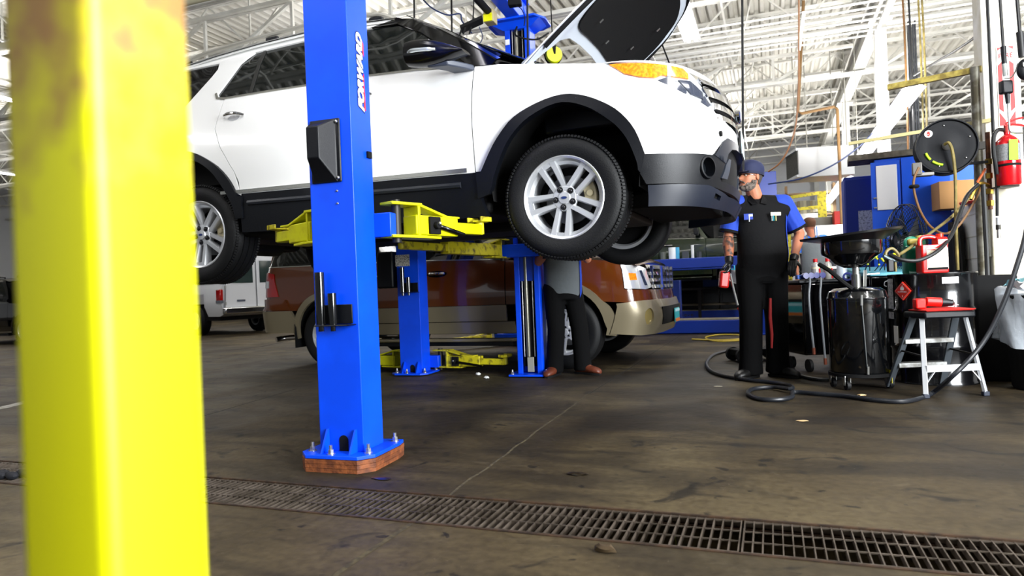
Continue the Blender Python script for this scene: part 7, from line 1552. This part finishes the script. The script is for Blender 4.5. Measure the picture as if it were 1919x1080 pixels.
flake(715, 898, .05, M('oil_blob'), 'dirt_clump', 'dark clump of dirt between the near column and the grate', 'dirt', .006, 8)
flake(1615, 742, .03, M('scrap_tan'), 'paper_scrap', 'tan scrap lying under the drain tank caster', 'paper', .01, 9)
rgm = MB(); random.seed(4); p = G(22, 896)
for k in range(5): rgm.sphere((random.uniform(-.07, .07), random.uniform(-.04, .04), .02), (random.uniform(.03, .05), random.uniform(.02, .035), .022), 10, 6)
one(rgm, 'glove', M('glove_dark', '12131a', .8), 'crumpled dark glove lying on the grate at far left', 'glove', loc=(p.x, p.y, .0))
# weeds in the drain
wd = MB(); random.seed(6)
for k in range(40):
    x = random.choice((-2.0, -1.35, -1.2, -.4, -2.6))+random.uniform(-.12, .12); y = random.uniform(GY0+.05, GY1-.05); wd.cyl((x, y, -.40), (x+random.uniform(-.03, .03), y+random.uniform(-.03, .03), random.uniform(-.2, -.03)), .004, .001, 4)
tag(wd.build('weeds', M('weed_green', '5d6a12', .8)), 'thin green weeds growing down in the floor drain', 'weeds', kind='stuff')

# ---------------------------------------------------------------- blurred yellow guard post right by the lens
yp = W(207, 560, .45); post = empty('guard_post', (yp.x, yp.y, 0), rz=R(0), label='out-of-focus yellow square steel post close up at left', cat='post')
def ypm():
    m = bpy.data.materials.new('post_yellow'); m.use_nodes = True; nt = m.node_tree; b = nt.nodes['Principled BSDF']; b.inputs['Roughness'].default_value = .45
    geo = nt.nodes.new('ShaderNodeNewGeometry'); sx = nt.nodes.new('ShaderNodeSeparateXYZ'); nt.links.new(geo.outputs['Position'], sx.inputs[0])
    n = nt.nodes.new('ShaderNodeTexNoise'); n.inputs['Scale'].default_value = 30; n.inputs['Detail'].default_value = 3; nt.links.new(geo.outputs['Position'], n.inputs['Vector'])
    mr = nt.nodes.new('ShaderNodeMapRange'); mr.inputs[1].default_value = .91; mr.inputs[2].default_value = 1.12; nt.links.new(sx.outputs['Z'], mr.inputs[0])
    ad = nt.nodes.new('ShaderNodeMath'); ad.operation = 'MULTIPLY_ADD'; ad.inputs[1].default_value = 1.2; nt.links.new(n.outputs['Fac'], ad.inputs[0]); sb = nt.nodes.new('ShaderNodeMath'); sb.operation = 'SUBTRACT'; sb.inputs[1].default_value = .75; nt.links.new(mr.outputs[0], sb.inputs[0]); nt.links.new(sb.outputs[0], ad.inputs[2])
    cr = nt.nodes.new('ShaderNodeValToRGB'); cr.color_ramp.elements[0].position = .18; cr.color_ramp.elements[0].color = lin('d4d200'); cr.color_ramp.elements[1].position = .75; cr.color_ramp.elements[1].color = lin('96703a')
    nt.links.new(ad.outputs[0], cr.inputs['Fac']); nt.links.new(cr.outputs['Color'], b.inputs['Base Color']); return m
a = .0392; rr0 = .010
ol = []
for cx, cy, a0 in ((a-rr0, a-rr0, 0), (-a+rr0, a-rr0, 90), (-a+rr0, -a+rr0, 180), (a-rr0, -a+rr0, 270)): ol += [(cx+rr0*math.cos(R(a0+15*k)), cy+rr0*math.sin(R(a0+15*k))) for k in range(7)]
MB().prism(ol, 0, 2.9).build('post_tube', ypm(), post, smooth=50); MB().box((0, 0, .006), (.2, .2, .012)).build('base_plate', dark_steel, post)
